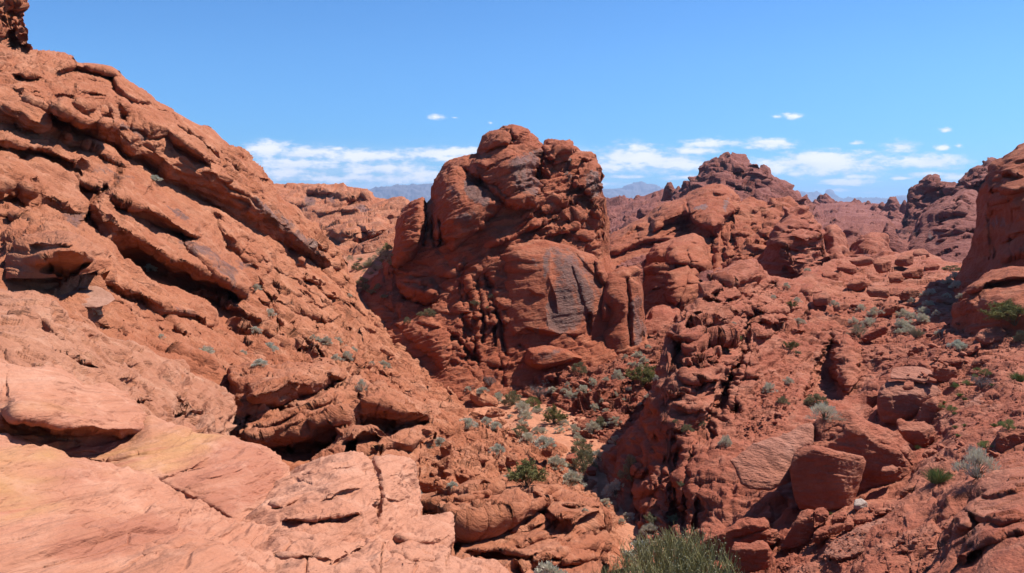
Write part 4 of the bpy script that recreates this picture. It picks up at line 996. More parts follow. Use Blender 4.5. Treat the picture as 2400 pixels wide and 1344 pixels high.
sheet('right_slope', [(1392, 1130), (1410, 1095), (1432, 1072), (1455, 1050), (1480, 1015), (1505, 980), (1530, 930), (1550, 890), (1562, 850), (1568, 810), (1570, 775), (1580, 765), (1592, 748), (1605, 725), (1630, 705), (1640, 690), (1650, 672), (1668, 662), (1680, 640), (1700, 632), (1720, 622), (1745, 614), (1760, 615), (1772, 626), (1788, 641), (1802, 646), (1830, 655), (1850, 662), (1870, 650), (1890, 640), (1900, 628), (1925, 628), (1935, 618), (1980, 605), (2000, 603), (2040, 612), (2060, 605), (2100, 598), (2130, 588), (2160, 583), (2190, 600), (2215, 612), (2250, 618), (2300, 620), (2440, 630), (2760, 640)],
      [(1392, 1140), (1440, 1220), (1470, 1300), (1500, 1560), (2760, 1560)],
      [(1400, 1110, 32.8), (1455, 1050, 31.2), (1505, 980, 29.8), (1550, 890, 28.8), (1570, 780, 30.5), (1605, 728, 32.5), (1650, 675, 36.5), (1745, 616, 44), (1800, 645, 46), (1850, 662, 48), (1900, 630, 58), (1985, 606, 72), (2100, 600, 80), (2160, 585, 88), (2250, 618, 76), (2400, 640, 60),
       (1700, 700, 36.5), (1660, 770, 31.8), (1620, 850, 28.2), (1700, 820, 30.2), (1740, 760, 33.8), (1800, 720, 38.5), (1900, 700, 46), (2000, 660, 58), (2100, 660, 57), (2200, 660, 54), (1850, 780, 37), (1950, 760, 40.5), (2050, 740, 43.5), (2150, 720, 45), (2250, 720, 43),
       (1600, 930, 26.8), (1560, 1000, 26.4), (1680, 930, 27.4), (1780, 880, 30), (1830, 850, 32.5), (1900, 850, 34.5), (1950, 900, 32.5), (1480, 1100, 28.0), (1550, 1120, 24.8), (1620, 1060, 24.6), (1680, 1050, 24.6), (1800, 980, 26.6), (1900, 960, 27.8),
       (2050, 850, 33), (2150, 840, 31), (2250, 800, 31.5), (2350, 770, 31.5), (2100, 950, 26.5), (2200, 930, 25.5), (2300, 900, 25), (2390, 860, 25.5), (1500, 1200, 25.0), (1600, 1180, 22.6), (1700, 1180, 21.2), (1800, 1160, 20.8), (1560, 1280, 22.0), (1650, 1300, 19.5), (1800, 1290, 17.8), (2000, 1150, 20.5), (2150, 1060, 22.5), (2250, 1040, 20.5), (2350, 1020, 19.5), (2100, 1160, 18.9), (2200, 1120, 17.5), (2330, 1090, 16.5),
       (1900, 1260, 17.5), (2050, 1230, 16), (2180, 1210, 14.8), (2300, 1180, 14), (2000, 1330, 14.3), (2150, 1330, 12.8), (2300, 1330, 11.8), (1700, 1400, 16), (2000, 1400, 12.8), (2300, 1400, 10.5), (2700, 1000, 16), (2700, 1344, 8.5), (2700, 700, 34), (2100, 1550, 9.6), (2700, 1550, 6.5), (1600, 1550, 14)],
      M['right'], style=OST, c=30,
      feats=[C_([(1757, 750), (1745, 800), (1728, 850), (1705, 905), (1680, 960), (1650, 1010)], 1.5, w=20), L_([(1765, 750, 4), (1752, 830, 10), (1720, 900, 8), (1700, 960, 4)], 1.2, up=20),
             B_([(1945, 765), (1962, 800), (1955, 860), (1985, 905), (1978, 945), (1890, 965), (1862, 950), (1895, 880), (1925, 820)], -2.0, edge=34), B_([(1958, 800), (1985, 795), (2010, 815), (2020, 850), (2000, 900), (1985, 920), (1962, 880), (1955, 840)], 1.8, edge=24),
             B_([(1572, 785), (1625, 795), (1600, 830), (1590, 870), (1572, 865)], -2.0, edge=16), L_([(1572, 782, 6), (1600, 790, 20), (1635, 795, 6)], 1.4, up=25),
             B_([(1705, 978), (1716, 945), (1734, 945), (1742, 975), (1722, 985)], -1.8, edge=10), B_([(1798, 680), (1806, 660), (1822, 662), (1826, 680), (1810, 690)], -1.6, edge=8), B_([(1664, 690), (1676, 678), (1690, 690), (1675, 702)], -2.0, edge=8),
             B_([(1945, 655), (1955, 645), (1965, 655), (1958, 668)], -1.8, edge=6), B_([(1985, 665), (1996, 655), (2006, 665), (1996, 678)], -1.8, edge=7),
             C_([(1735, 685), (1733, 720), (1730, 740)], 1.0, w=4), C_([(1772, 688), (1770, 720), (1765, 745)], 1.0, w=4), C_([(1618, 755), (1640, 735)], 1.0, w=5),
             L_([(1660, 660, 4), (1710, 662, 8), (1770, 640, 5)], 1.6, up=30), L_([(1640, 690, 4), (1690, 705, 6), (1740, 690, 8), (1790, 690, 4)], 1.2, up=20), L_([(1690, 715, 3), (1740, 718, 6), (1800, 722, 3)], 1.0, up=18), L_([(1600, 760, 3), (1650, 755, 5), (1720, 755, 3)], 1.0, up=18), L_([(1640, 790, 3), (1680, 790, 6), (1740, 785, 3)], 1.0, up=20),
             L_([(1770, 745, 3), (1800, 750, 8), (1835, 752, 10), (1838, 755, 3)], 1.6, up=25), L_([(1760, 790, 3), (1800, 785, 7), (1830, 770, 3)], 1.0, up=20), L_([(1600, 850, 3), (1640, 860, 6), (1690, 850, 3)], 0.8, up=20), L_([(1590, 890, 3), (1630, 895, 6), (1680, 890, 3)], 0.8, up=20),
             C_([(1870, 690), (1900, 720), (1880, 760)], 1.0, w=6),
             L_([(1480, 1090, 4), (1500, 1110, 14), (1530, 1090, 4)], 1.2, up=25), L_([(1480, 1130, 4), (1510, 1150, 16), (1560, 1140, 4)], 1.2, up=25), C_([(1590, 1060), (1580, 1110), (1585, 1160), (1580, 1220)], 0.9, w=7), C_([(1620, 1080), (1610, 1150), (1600, 1220)], 1.0, w=7), C_([(1540, 970), (1530, 1030), (1535, 1060)], 0.7, w=5), B_([(1560, 1180), (1590, 1170), (1600, 1210), (1580, 1240), (1560, 1220)], -1.0, edge=12),
             C_([(1500, 980), (1470, 1040), (1450, 1080)], 0.6, w=5), L_([(1880, 1190, 6), (1840, 1230, 10), (1800, 1250, 6)], 0.7, up=30)]
      + gen_ledges([(1580, 770), (1650, 690), (1760, 625), (1860, 670), (1840, 790), (1720, 800), (1700, 900), (1580, 900)], 70, lambda x, y: 0.04 - 0.0006 * (x - 1700), (30, 110), (0.3, 0.75), (3, 7), 31, up=(8, 14), tail=8)
      + gen_ledges([(1560, 900), (1680, 890), (1660, 1000), (1540, 1040)], 22, lambda x, y: 0.05, (30, 80), (0.2, 0.5), (3, 6), 32, up=(8, 14), tail=8)
      + gen_ledges([(1900, 640), (2100, 610), (2230, 640), (2150, 720), (1900, 720)], 30, lambda x, y: 0.05, (30, 100), (0.3, 0.8), (3, 6), 33, up=(8, 14), tail=8)
      + gen_cracks([(1500, 1000), (1680, 980), (1660, 1180), (1500, 1180)], 22, -0.25, (60, 170), (0.2, 0.5), (3, 6), 34)
      + gen_cracks([(1690, 760), (1790, 760), (1740, 920), (1660, 940)], 10, -0.3, (40, 110), (0.15, 0.4), (3, 5), 35),
      round_px=12, round_m=2.0, thick=10, step=1.65, jag=1.5, kind='structure', label='steep red slope of ledges and loose rock rising on the right of the canyon')

sheet('dark_cliff', [(2240, 660), (2255, 640), (2268, 610), (2285, 580), (2290, 540), (2292, 500), (2298, 470), (2303, 440), (2318, 420), (2325, 400), (2328, 385), (2340, 380), (2352, 375), (2368, 358), (2385, 345), (2400, 339), (2440, 330), (2470, 335), (2600, 310), (2760, 300)], [(2240, 700), (2760, 720)],
      [(2260, 640, 46), (2295, 500, 45), (2328, 395, 44.5), (2400, 342, 44), (2460, 335, 44), (2740, 300, 40), (2740, 700, 30), (2320, 520, 42.5), (2360, 430, 40), (2380, 560, 39), (2300, 640, 42), (2400, 650, 36.5), (2280, 690, 42)],
      M['butte'], style=[('strata', 0.4, dict(n=(-0.2, 0.3, 1), T=0.9, zone=(0.25, [(2370, 380, 50, 50, 1.5)]))), ('strata', 0.15, dict(n=(-0.2, 0.3, 1), T=0.3, zone=(0.25, [(2370, 380, 50, 50, 1.5)]))), ('ridge', 0.4, dict(S=4.0, o=4)), ('fbm', 0.08, dict(S=0.4, o=4))],
      feats=[L_([(2330, 400, 4), (2370, 410, 8), (2410, 415, 4)], 1.2, up=20), L_([(2305, 455, 4), (2340, 440, 10), (2400, 450, 4)], 1.4, up=20), L_([(2340, 610, 6), (2380, 590, 24), (2430, 600, 10)], 1.6, up=20), C_([(2330, 500), (2325, 560), (2330, 600)], 0.6, w=6)] + gen_ledges([(2310, 430), (2400, 345), (2470, 350), (2470, 640), (2300, 640)], 26, lambda x, y: -0.22, (30, 110), (0.25, 0.8), (2, 6), 71) + gen_cracks([(2310, 420), (2450, 400), (2450, 620), (2290, 620)], 10, 0.05, (40, 120), (0.1, 0.3), (2.5, 4), 72),
      paints=[V_([(2310, 520), (2340, 500), (2360, 520), (2340, 540), (2315, 530)], 0.75, soft=12)], round_px=24, round_m=3.0, thick=12, step=1.8, jag=1.0, label='dark shadowed cliff at the right edge of the view', cat='cliff')
sheet('cliff_block', [(2235, 770), (2245, 715), (2255, 690), (2270, 672), (2300, 655), (2330, 640), (2365, 632), (2400, 628), (2450, 622), (2740, 600)], [(2235, 775), (2270, 785), (2450, 800), (2740, 850)],
      [(2250, 700, 34.5), (2330, 642, 35.5), (2440, 625, 34), (2730, 600, 30), (2730, 830, 22), (2290, 700, 32), (2380, 690, 30), (2290, 770, 32), (2420, 780, 29)],
      M['butte'], style=[('strata', 0.2, dict(n=(-0.3, 0.3, 1), T=0.5)), ('ridge', 0.3, dict(S=3.0, o=4)), ('fbm', 0.05, dict(S=0.3, o=4))],
      feats=[L_([(2265, 690, 4), (2310, 665, 8), (2370, 655, 6), (2440, 645, 4)], 1.8, up=22, tail=60)], round_px=14, round_m=1.5, thick=6, step=1.8, label='tilted dark red block at the foot of the shadowed cliff', cat='rock block')

# ---------------------------------------------------------------- the slanting hillside on the left
LN = (0.73, -0.20, 0.65)
LST = [('joints', 0.2, dict(n=LN, S=2.6, flat=0.3)), ('joints', 0.16, dict(n=LN, S=0.9, flat=0.35)), ('strata', 0.5, dict(n=LN, T=0.8, warp=0.5, zone=(0.4, [(600, 700, 200, 120, 0.8), (800, 700, 150, 150, 1.2), (900, 900, 200, 100, 1.0), (560, 440, 60, 120, 0.9)]))),
       ('strata', 0.18, dict(n=LN, T=0.28, warp=0.5, zone=(0.5, [(480, 520, 60, 50, 1.2), (300, 640, 100, 40, 1.2), (800, 750, 250, 180, 1.2), (380, 450, 200, 80, 0.3), (150, 620, 100, 60, 1.2)]))),
       ('ridge', 0.42, dict(S=6.0, o=5, n=LN, flat=0.22, zone=(0.45, [(100, 400, 140, 120, 1.0), (600, 450, 90, 90, 1.0), (800, 850, 200, 150, 1.0), (1100, 1050, 250, 100, 0.7)]))),
       ('blocks', 0.4, dict(n=LN, S=1.4, zone=(0.25, [(760, 540, 70, 60, 1.8), (560, 400, 70, 60, 1.2), (700, 780, 150, 90, 1.0), (900, 850, 200, 90, 0.9), (1100, 1060, 300, 90, 0.9), (330, 650, 120, 40, 0.5)]))),
       ('blocks', 0.15, dict(n=LN, S=0.5, zone=(0.3, [(1100, 1060, 300, 110, 1.5), (900, 870, 150, 60, 1.4), (720, 820, 200, 60, 1.2), (620, 380, 60, 90, 1.2)]))),
       ('holes', 0.5, dict(S=1.1, share=0.35, zone=(0.0, [(100, 430, 110, 70, 1.4), (640, 470, 60, 60, 0.8), (760, 540, 50, 40, 1.0)]))),
       ('fbm', 0.24, dict(S=3.5, o=3)), ('ridge', 0.16, dict(S=1.6, o=4, n=LN, flat=0.22)), ('fbm', 0.08, dict(S=0.6, o=4, n=LN, flat=0.3))]
LF = [L_([(25, 173, 4), (70, 182, 8), (106, 179, 4)], 2.2, up=18, tail=14), L_([(128, 172, 4), (180, 150, 14), (230, 160, 16), (288, 182, 4)], 2.2, up=14, tail=20),
      L_([(262, 178, 5), (283, 208, 14), (312, 232, 12), (366, 240, 4)], 2.4, up=22, tail=20), 
      L_([(115, 215, 4), (165, 220, 6), (230, 222, 5), (300, 236, 4)], 0.8, up=22, tail=16),
      L_([(152, 232, 4), (185, 245, 22), (223, 246, 38), (255, 244, 42), (272, 262, 24), (288, 288, 3)], 2.6, up=34, tail=32),
      L_([(262, 243, 6), (305, 253, 34), (330, 268, 42), (360, 292, 36), (392, 304, 30), (420, 330, 22), (460, 362, 14), (505, 395, 5)], 3.8, up=44, tail=36),
      L_([(112, 245, 6), (163, 268, 24), (194, 280, 36), (235, 286, 46), (281, 296, 52), (321, 316, 58), (360, 330, 66), (402, 344, 72), (424, 364, 75), (460, 380, 76), (500, 400, 72), (560, 442, 64), (620, 492, 52), (700, 556, 38), (760, 604, 26), (800, 634, 6)], 6.4, up=52, tail=66, wob=5),
      L_([(27, 216, 4), (74, 240, 13), (120, 262, 16), (160, 289, 5)], 1.1, up=34, tail=12),
      L_([(-60, 232, 44), (0, 246, 44), (49, 262, 40), (71, 284, 32), (118, 300, 30), (150, 315, 24), (176, 332, 22), (220, 352, 10), (310, 405, 4)], 2.2, up=50, tail=42),
      L_([(-60, 330, 14), (20, 330, 14), (90, 345, 16), (140, 365, 12), (200, 390, 5)], 2.2, up=22, tail=24),
      L_([(-60, 430, 40), (0, 432, 40), (52, 434, 42), (60, 440, 40), (110, 458, 42), (150, 480, 24), (192, 503, 5)], 2.5, up=40, tail=45),
      L_([(-60, 505, 14), (20, 500, 14), (60, 515, 10), (90, 530, 4)], 1.2, up=20), C_([(60, 436), (60, 470), (70, 500)], -0.7, w=6),
      L_([(245, 458, 3), (291, 472, 18), (330, 484, 26), (364, 497, 30), (405, 522, 24), (440, 542, 12), (475, 558, 4)], 2.9, up=45, tail=40),
      L_([(215, 472, 5), (240, 500, 34), (278, 526, 56), (316, 553, 58), (364, 579, 54), (405, 602, 48), (450, 622, 44), (500, 645, 36), (560, 674, 22), (577, 702, 5)], 4.9, up=60, tail=50),
      C_([(245, 444), (225, 470), (208, 500), (195, 520)], 1.2, w=6), L_([(180, 420, 4), (215, 440, 16), (240, 442, 5)], 2.0, up=20),
      B_([(430, 545), (500, 556), (528, 560), (545, 600), (560, 640), (570, 690), (520, 660), (470, 612), (430, 575)], 1.2, edge=20),
      L_([(483, 495, 4), (526, 503, 18), (559, 528, 24), (568, 543, 4)], 2.1, up=18, tail=20), L_([(500, 515, 4), (551, 563, 24), (602, 609, 24), (630, 642, 4)], 2.3, up=18, tail=20),
      L_([(554, 553, 5), (582, 552, 24), (615, 578, 28), (652, 603, 30), (688, 634, 26), (710, 668, 4)], 2.6, up=20, tail=26), L_([(625, 570, 4), (670, 588, 17), (690, 606, 4)], 2.0, up=12, tail=14), L_([(685, 610, 3), (715, 625, 9), (735, 640, 3)], 1.6, up=14),
      L_([(695, 644, 3), (741, 657, 11), (782, 680, 3)], 1.8, up=16), L_([(745, 638, 4), (786, 646, 22), (817, 644, 28), (837, 674, 5)], 2.4, up=16, tail=18), L_([(758, 687, 3), (790, 695, 14), (805, 707, 3)], 1.8, up=14), L_([(640, 680, 3), (700, 690, 8), (760, 725, 3)], 1.2, up=18),
      L_([(672, 713, 3), (708, 732, 17), (754, 750, 14), (760, 760, 3)], 2.4, up=26, tail=18), L_([(600, 690, 3), (640, 725, 9), (640, 760, 3)], 1.2, up=22),
      L_([(848, 720, 3), (900, 765, 4), (945, 802, 8), (985, 832, 20), (1015, 862, 18), (1032, 882, 3)], 2.2, up=12, tail=20, wob=1), L_([(1030, 885, 3), (1080, 928, 5), (1145, 975, 3)], 1.2, up=10, wob=1),
      L_([(820, 735, 3), (870, 775, 10), (890, 795, 3)], 1.2, up=14), L_([(214, 634, 4), (250, 655, 12), (278, 670, 18), (315, 682, 20), (368, 710, 20), (402, 724, 18), (462, 738, 18), (505, 770, 4)], 2.4, up=36, tail=24),
      L_([(440, 680, 3), (502, 698, 9), (540, 718, 14), (585, 742, 18), (628, 762, 4)], 2.0, up=22, tail=18), L_([(540, 760, 3), (600, 775, 12), (650, 800, 14), (690, 830, 3)], 1.4, up=22), L_([(330, 690, 3), (370, 740, 10), (430, 780, 14), (470, 800, 3)], 1.4, up=22),
      L_([(325, 805, 5), (400, 834, 15), (464, 858, 14), (565, 884, 4)], 1.3, up=22, tail=16), L_([(690, 850, 3), (760, 855, 8), (830, 880, 12), (880, 900, 12), (935, 925, 3)], 1.6, up=22, tail=20), L_([(780, 830, 3), (840, 860, 8), (930, 880, 8), (990, 905, 3)], 1.2, up=18),
      L_([(970, 900, 4), (1000, 890, 40), (1060, 920, 30), (1075, 945, 4)], 1.6, up=18, tail=20), L_([(1010, 1000, 3), (1060, 1010, 8), (1120, 1035, 3)], 0.8, up=16), L_([(990, 1040, 3), (1100, 1055, 6), (1200, 1080, 8), (1300, 1110, 3)], 0.8, up=16), L_([(1040, 1000, 4), (1090, 985, 12), (1130, 975, 4)], 1.0, up=16), L_([(560, 800, 3), (620, 808, 8), (690, 815, 3)], 1.0, up=14),
      L_([(1080, 920, 4), (1110, 940, 14), (1150, 955, 4)], 1.2, up=12)]
HS = lambda x, y: float(np.clip(0.42 + 0.00055 * x - 0.0003 * (y - 500), 0.3, 0.85))
LF += gen_ledges([(560, 380), (640, 440), (820, 640), (900, 780), (780, 700), (640, 520)], 30, HS, (50, 150), (0.4, 1.0), (3, 9), 11)
LF += gen_ledges([(300, 200), (560, 360), (600, 470), (430, 330)], 22, HS, (50, 150), (0.3, 0.8), (2, 6), 12)
LF += gen_ledges([(560, 560), (800, 690), (1000, 860), (1100, 960), (900, 890), (600, 780)], 44, HS, (50, 170), (0.35, 0.9), (2, 8), 13)
LF += gen_ledges([(200, 640), (460, 740), (600, 830), (480, 850), (300, 800), (180, 740)], 22, HS, (50, 150), (0.25, 0.6), (2, 6), 14)
LF += gen_ledges([(0, 130), (250, 170), (250, 240), (0, 230)], 14, lambda x, y: 0.15, (40, 110), (0.25, 0.6), (2, 6), 15)
LF += gen_ledges([(980, 960), (1150, 980), (1340, 1110), (1250, 1130), (1000, 1120)], 30, lambda x, y: 0.22, (40, 120), (0.25, 0.6), (2, 6), 16)
LF += gen_cracks([(560, 600), (800, 720), (980, 900), (700, 850)], 16, 0.3, (30, 80), (0.3, 0.7), (2.5, 4), 17)
sheet('hillside', [(-460, 60), (-120, 90), (-40, 110), (0, 120), (40, 115), (60, 117), (85, 121), (120, 120), (150, 125), (172, 135), (182, 147), (215, 148), (245, 152), (262, 156), (280, 167), (288, 178), (298, 190), (320, 203), (345, 217), (365, 238), (385, 248), (405, 260), (425, 270), (450, 285), (470, 295), (490, 295), (505, 308), (520, 325), (535, 345), (550, 347), (565, 355), (575, 368), (580, 380), (600, 395), (620, 410), (635, 430), (645, 445), (650, 462), (668, 475), (690, 480), (705, 492), (715, 510), (740, 530), (760, 560), (790, 580), (800, 600), (812, 615), (820, 645), (828, 655), (835, 680), (845, 700), (860, 722), (900, 762), (950, 802), (1000, 848), (1060, 902), (1110, 942), (1150, 962), (1170, 955), (1190, 968), (1230, 988), (1270, 1015), (1300, 1045), (1335, 1070), (1345, 1095), (1385, 1125), (1420, 1160), (1470, 1205), (1500, 1240)],
      [(-460, 880), (-120, 900), (300, 1000), (540, 1150), (980, 1260), (1300, 1320), (1430, 1330), (1500, 1340)],
      [(-440, 70, 29), (-440, 500, 17), (-440, 860, 10.5), (-100, 100, 35), (0, 122, 37), (120, 122, 39), (250, 155, 41), (365, 240, 43.5), (500, 305, 47), (575, 370, 50), (650, 460, 53), (760, 560, 57), (820, 645, 59.5), (845, 700, 57), (950, 802, 53), (1060, 902, 50), (1150, 962, 46), (1230, 988, 42), (1300, 1045, 37), (1345, 1095, 33.5), (1420, 1160, 29.5), (1490, 1235, 25.5),
       (0, 250, 29), (0, 380, 24.5), (-100, 300, 26), (100, 250, 31), (200, 250, 34.5), (300, 300, 36.5), (400, 350, 38.5), (500, 430, 40), (600, 500, 42.5), (100, 350, 28.5), (200, 380, 30), (300, 420, 31.5), (400, 500, 33), (500, 560, 35), (560, 620, 36), (650, 620, 42), (720, 650, 46), (790, 690, 50),
       (0, 450, 22), (100, 500, 23), (200, 520, 25.5), (300, 600, 27), (400, 640, 28.5), (500, 700, 30), (600, 720, 34), (700, 760, 37), (800, 790, 43), (900, 830, 46), (0, 560, 19.5), (60, 560, 18.5), (150, 555, 18.5), (230, 590, 20), (150, 640, 19), (80, 680, 17.2), (200, 700, 17.6), (0, 640, 17.5), (300, 700, 22.5), (400, 760, 24.5), (300, 760, 20), (500, 800, 26.5), (600, 830, 27), (700, 850, 29.5), (800, 870, 33), (900, 900, 38), (1000, 930, 42),
       (100, 760, 14.8), (300, 830, 17.8), (450, 870, 19), (500, 950, 18), (0, 850, 12), (300, 1000, 15), (550, 1000, 18.5), (700, 960, 22.5), (850, 960, 27.5), (1000, 1000, 33), (1100, 1020, 37), (1000, 1080, 28), (1100, 1090, 28.5), (1200, 1080, 31.5), (900, 1080, 23.5), (700, 1100, 19), (1000, 1150, 23), (1200, 1150, 25.5), (1330, 1150, 27.5), (1400, 1220, 24), (1200, 1250, 21.5), (1000, 1250, 19.5)],
      M['left'], style=LST, feats=LF, c=30,
      paints=[V_([(281, 288), (310, 296), (345, 318), (350, 330), (320, 318), (285, 305)], 0.8, soft=5), V_([(395, 338), (430, 358), (500, 392), (500, 402), (430, 372), (395, 350)], 0.6, soft=5), V_([(590, 462), (640, 492), (700, 545), (770, 608), (745, 618), (690, 575), (630, 520), (590, 480)], 0.75, soft=8),
              V_([(410, 548), (440, 555), (500, 590), (540, 640), (560, 690), (510, 640), (460, 600), (420, 575)], 0.7, soft=10), V_([(200, 400), (260, 400), (330, 425), (300, 430), (240, 415)], 0.6, soft=8), V_([(235, 452), (260, 470), (330, 525), (370, 548), (350, 550), (300, 520), (250, 480)], 0.5, soft=6), V_([(390, 470), (420, 490), (450, 520), (430, 520), (400, 495)], 0.8, soft=6), V_([(145, 505), (165, 500), (190, 500), (185, 540), (170, 545), (150, 530)], 0.85, soft=5),
              V_([(395, 725), (420, 720), (455, 735), (440, 750), (405, 745)], 0.5, soft=8), V_([(700, 760), (760, 790), (800, 830), (780, 850), (720, 790)], 0.3, soft=12), V_([(555, 610), (575, 612), (590, 625), (565, 630)], 0.7, soft=5)],
      round_px=14, round_m=3.0, thick=25, step=1.75, jag=2.0, kind='structure', label='steep hillside of slanting red sandstone slabs filling the left of the view')
sheet('rock_pinnacle', [(-300, -140), (-120, -110), (-40, -90), (25, -60), (42, -20), (47, 5), (52, 40), (51, 70), (49, 90), (50, 106)], [(-300, 170), (0, 170), (30, 150), (50, 112)],
      [(0, -40, 37), (45, 0, 37.5), (50, 90, 37.5), (0, 60, 35.5), (20, 120, 35.5), (-80, 0, 35), (-80, 150, 33)], M['left'],
      style=[('strata', 0.5, dict(n=(0.1, 0, 1), T=0.9)), ('blocks', 0.35, dict(n=(0, 0, 1), S=1.4)), ('fbm', 0.3, dict(S=2.0, o=4)), ('fbm', 0.07, dict(S=0.35, o=3))],
      feats=[L_([(-60, 70, 8), (10, 72, 12), (40, 65, 6)], 1.4, up=18), C_([(38, 75), (42, 105)], 1.4, w=5), L_([(-60, 20, 4), (10, 30, 6), (45, 20, 4)], 0.8, up=18)] + gen_ledges([(-60, -40), (40, 0), (45, 100), (-60, 120)], 14, lambda x, y: 0.05, (30, 70), (0.3, 0.7), (2, 5), 73, up=(6, 10), tail=6), round_px=16, round_m=2.0, thick=8, step=1.8, jag=1.5,
      label='blunt red pinnacle at the top left corner above the hillside', cat='rock pinnacle')
sheet('layered_ledge', [(20, 640), (28, 590), (38, 565), (58, 552), (85, 548), (112, 543), (135, 542), (160, 545), (185, 552), (210, 566), (235, 578), (250, 585), (256, 600)],
      [(20, 660), (70, 652), (150, 650), (215, 640), (256, 625)],
      [(112, 545, 18), (30, 600, 17.4), (250, 588, 18.6), (60, 600, 16.4), (130, 570, 16.8), (200, 590, 17), (100, 645, 17), (200, 635, 17.4), (30, 655, 16.6)],
      M['left'], style=[('strata', 0.28, dict(n=(0.05, 0.1, 1), T=0.34, warp=0.25, zone=(0.25, [(130, 565, 110, 22, 1.4), (40, 610, 30, 40, 1.2)]))), ('strata', 0.1, dict(n=(0.05, 0.1, 1), T=0.13, zone=(0.2, [(130, 565, 110, 22, 1.4), (40, 610, 30, 40, 1.2)]))), ('fbm', 0.2, dict(S=1.6, o=4)), ('fbm', 0.03, dict(S=0.2, o=3))],
      feats=[L_([(78, 630, 16), (101, 602, 46), (134, 589, 58), (167, 587, 62), (202, 594, 46), (224, 608, 8)], 2.0, up=22, tail=10, wob=2), L_([(60, 575, 3), (120, 573, 5), (180, 575, 3)], 0.4, up=12)],
      round_px=12, round_m=0.8, thick=4, step=1.6, jag=1.0, label='layered ledge over a shallow cave on the lower left hillside', cat='rock ledge')
KN = [('strata', 0.16, dict(n=(0.1, 0.1, 1), T=0.30, warp=0.6, lat=4)), ('strata', 0.03, dict(n=(0.1, 0.1, 1), T=0.11, warp=0.6, lat=5)), ('ridge', 0.06, dict(S=0.5, o=4)), ('blocks', 0.16, dict(n=(0.1, 0, 1), S=0.5, flat=0.5, zone=(0.6, [(450, 1000, 90, 60, 1.4)]))), ('holes', 0.17, dict(S=0.42, share=0.45, zone=(0.6, [(460, 1000, 100, 60, 1.4), (250, 880, 100, 40, 1.2), (80, 740, 120, 50, 0.2)]))), ('fbm', 0.25, dict(S=1.5, o=4)), ('fbm', 0.02, dict(S=0.12, o=4))]
sheet('knobby_outcrop', [(-460, 660), (-120, 690), (0, 686), (28, 695), (70, 700), (102, 705), (140, 725), (167, 745), (212, 762), (255, 790), (311, 803), (339, 821), (375, 836), (410, 850), (441, 876), (475, 885), (503, 895), (522, 908), (535, 925), (530, 945), (545, 960), (560, 985), (563, 1005), (558, 1035), (552, 1060)],
      [(-460, 880), (-120, 900), (100, 930), (300, 1050), (400, 1080), (552, 1120)],
      [(0, 688, 14.2), (102, 706, 14.6), (212, 763, 15.2), (339, 822, 16), (441, 877, 16.8), (535, 926, 17), (560, 990, 16.5), (0, 760, 11.6), (100, 790, 11.8), (200, 830, 12.2), (300, 880, 12.8), (400, 930, 13.6), (500, 970, 14.8), (0, 850, 9.6), (150, 880, 10), (300, 960, 11.2), (400, 1020, 12.2), (500, 1060, 13.6), (550, 1110, 14.5), (350, 1070, 10.8), (-430, 670, 12.6), (-430, 870, 8.6)],
      M['knob'], style=KN, feats=[L_([(90, 760, 3), (130, 790, 6), (180, 800, 3)], 0.3, up=16), L_([(120, 825, 3), (160, 835, 10), (195, 830, 3)], 0.5, up=16), L_([(160, 850, 3), (210, 850, 6), (240, 870, 3)], 0.35, up=14), L_([(270, 880, 4), (310, 885, 20), (335, 890, 4)], 0.6, up=16), L_([(300, 935, 3), (345, 935, 6), (370, 940, 3)], 0.45, up=12), L_([(395, 925, 3), (430, 935, 14), (450, 940, 3)], 0.5, up=14), L_([(400, 960, 3), (450, 960, 5), (500, 970, 3)], 0.35, up=10),
                                  L_([(20, 740, 3), (60, 750, 4), (110, 745, 3)], 0.25, up=14), L_([(300, 840, 3), (320, 850, 6), (340, 850, 3)], 0.3, up=12), L_([(200, 775, 3), (245, 795, 4), (300, 815, 3)], 0.25, up=12)],
      round_px=14, round_m=0.8, thick=4, step=1.55, jag=2.0, label='pale knobby outcrop pitted with ribs and hollows above the smooth foreground rock', cat='rock outcrop')

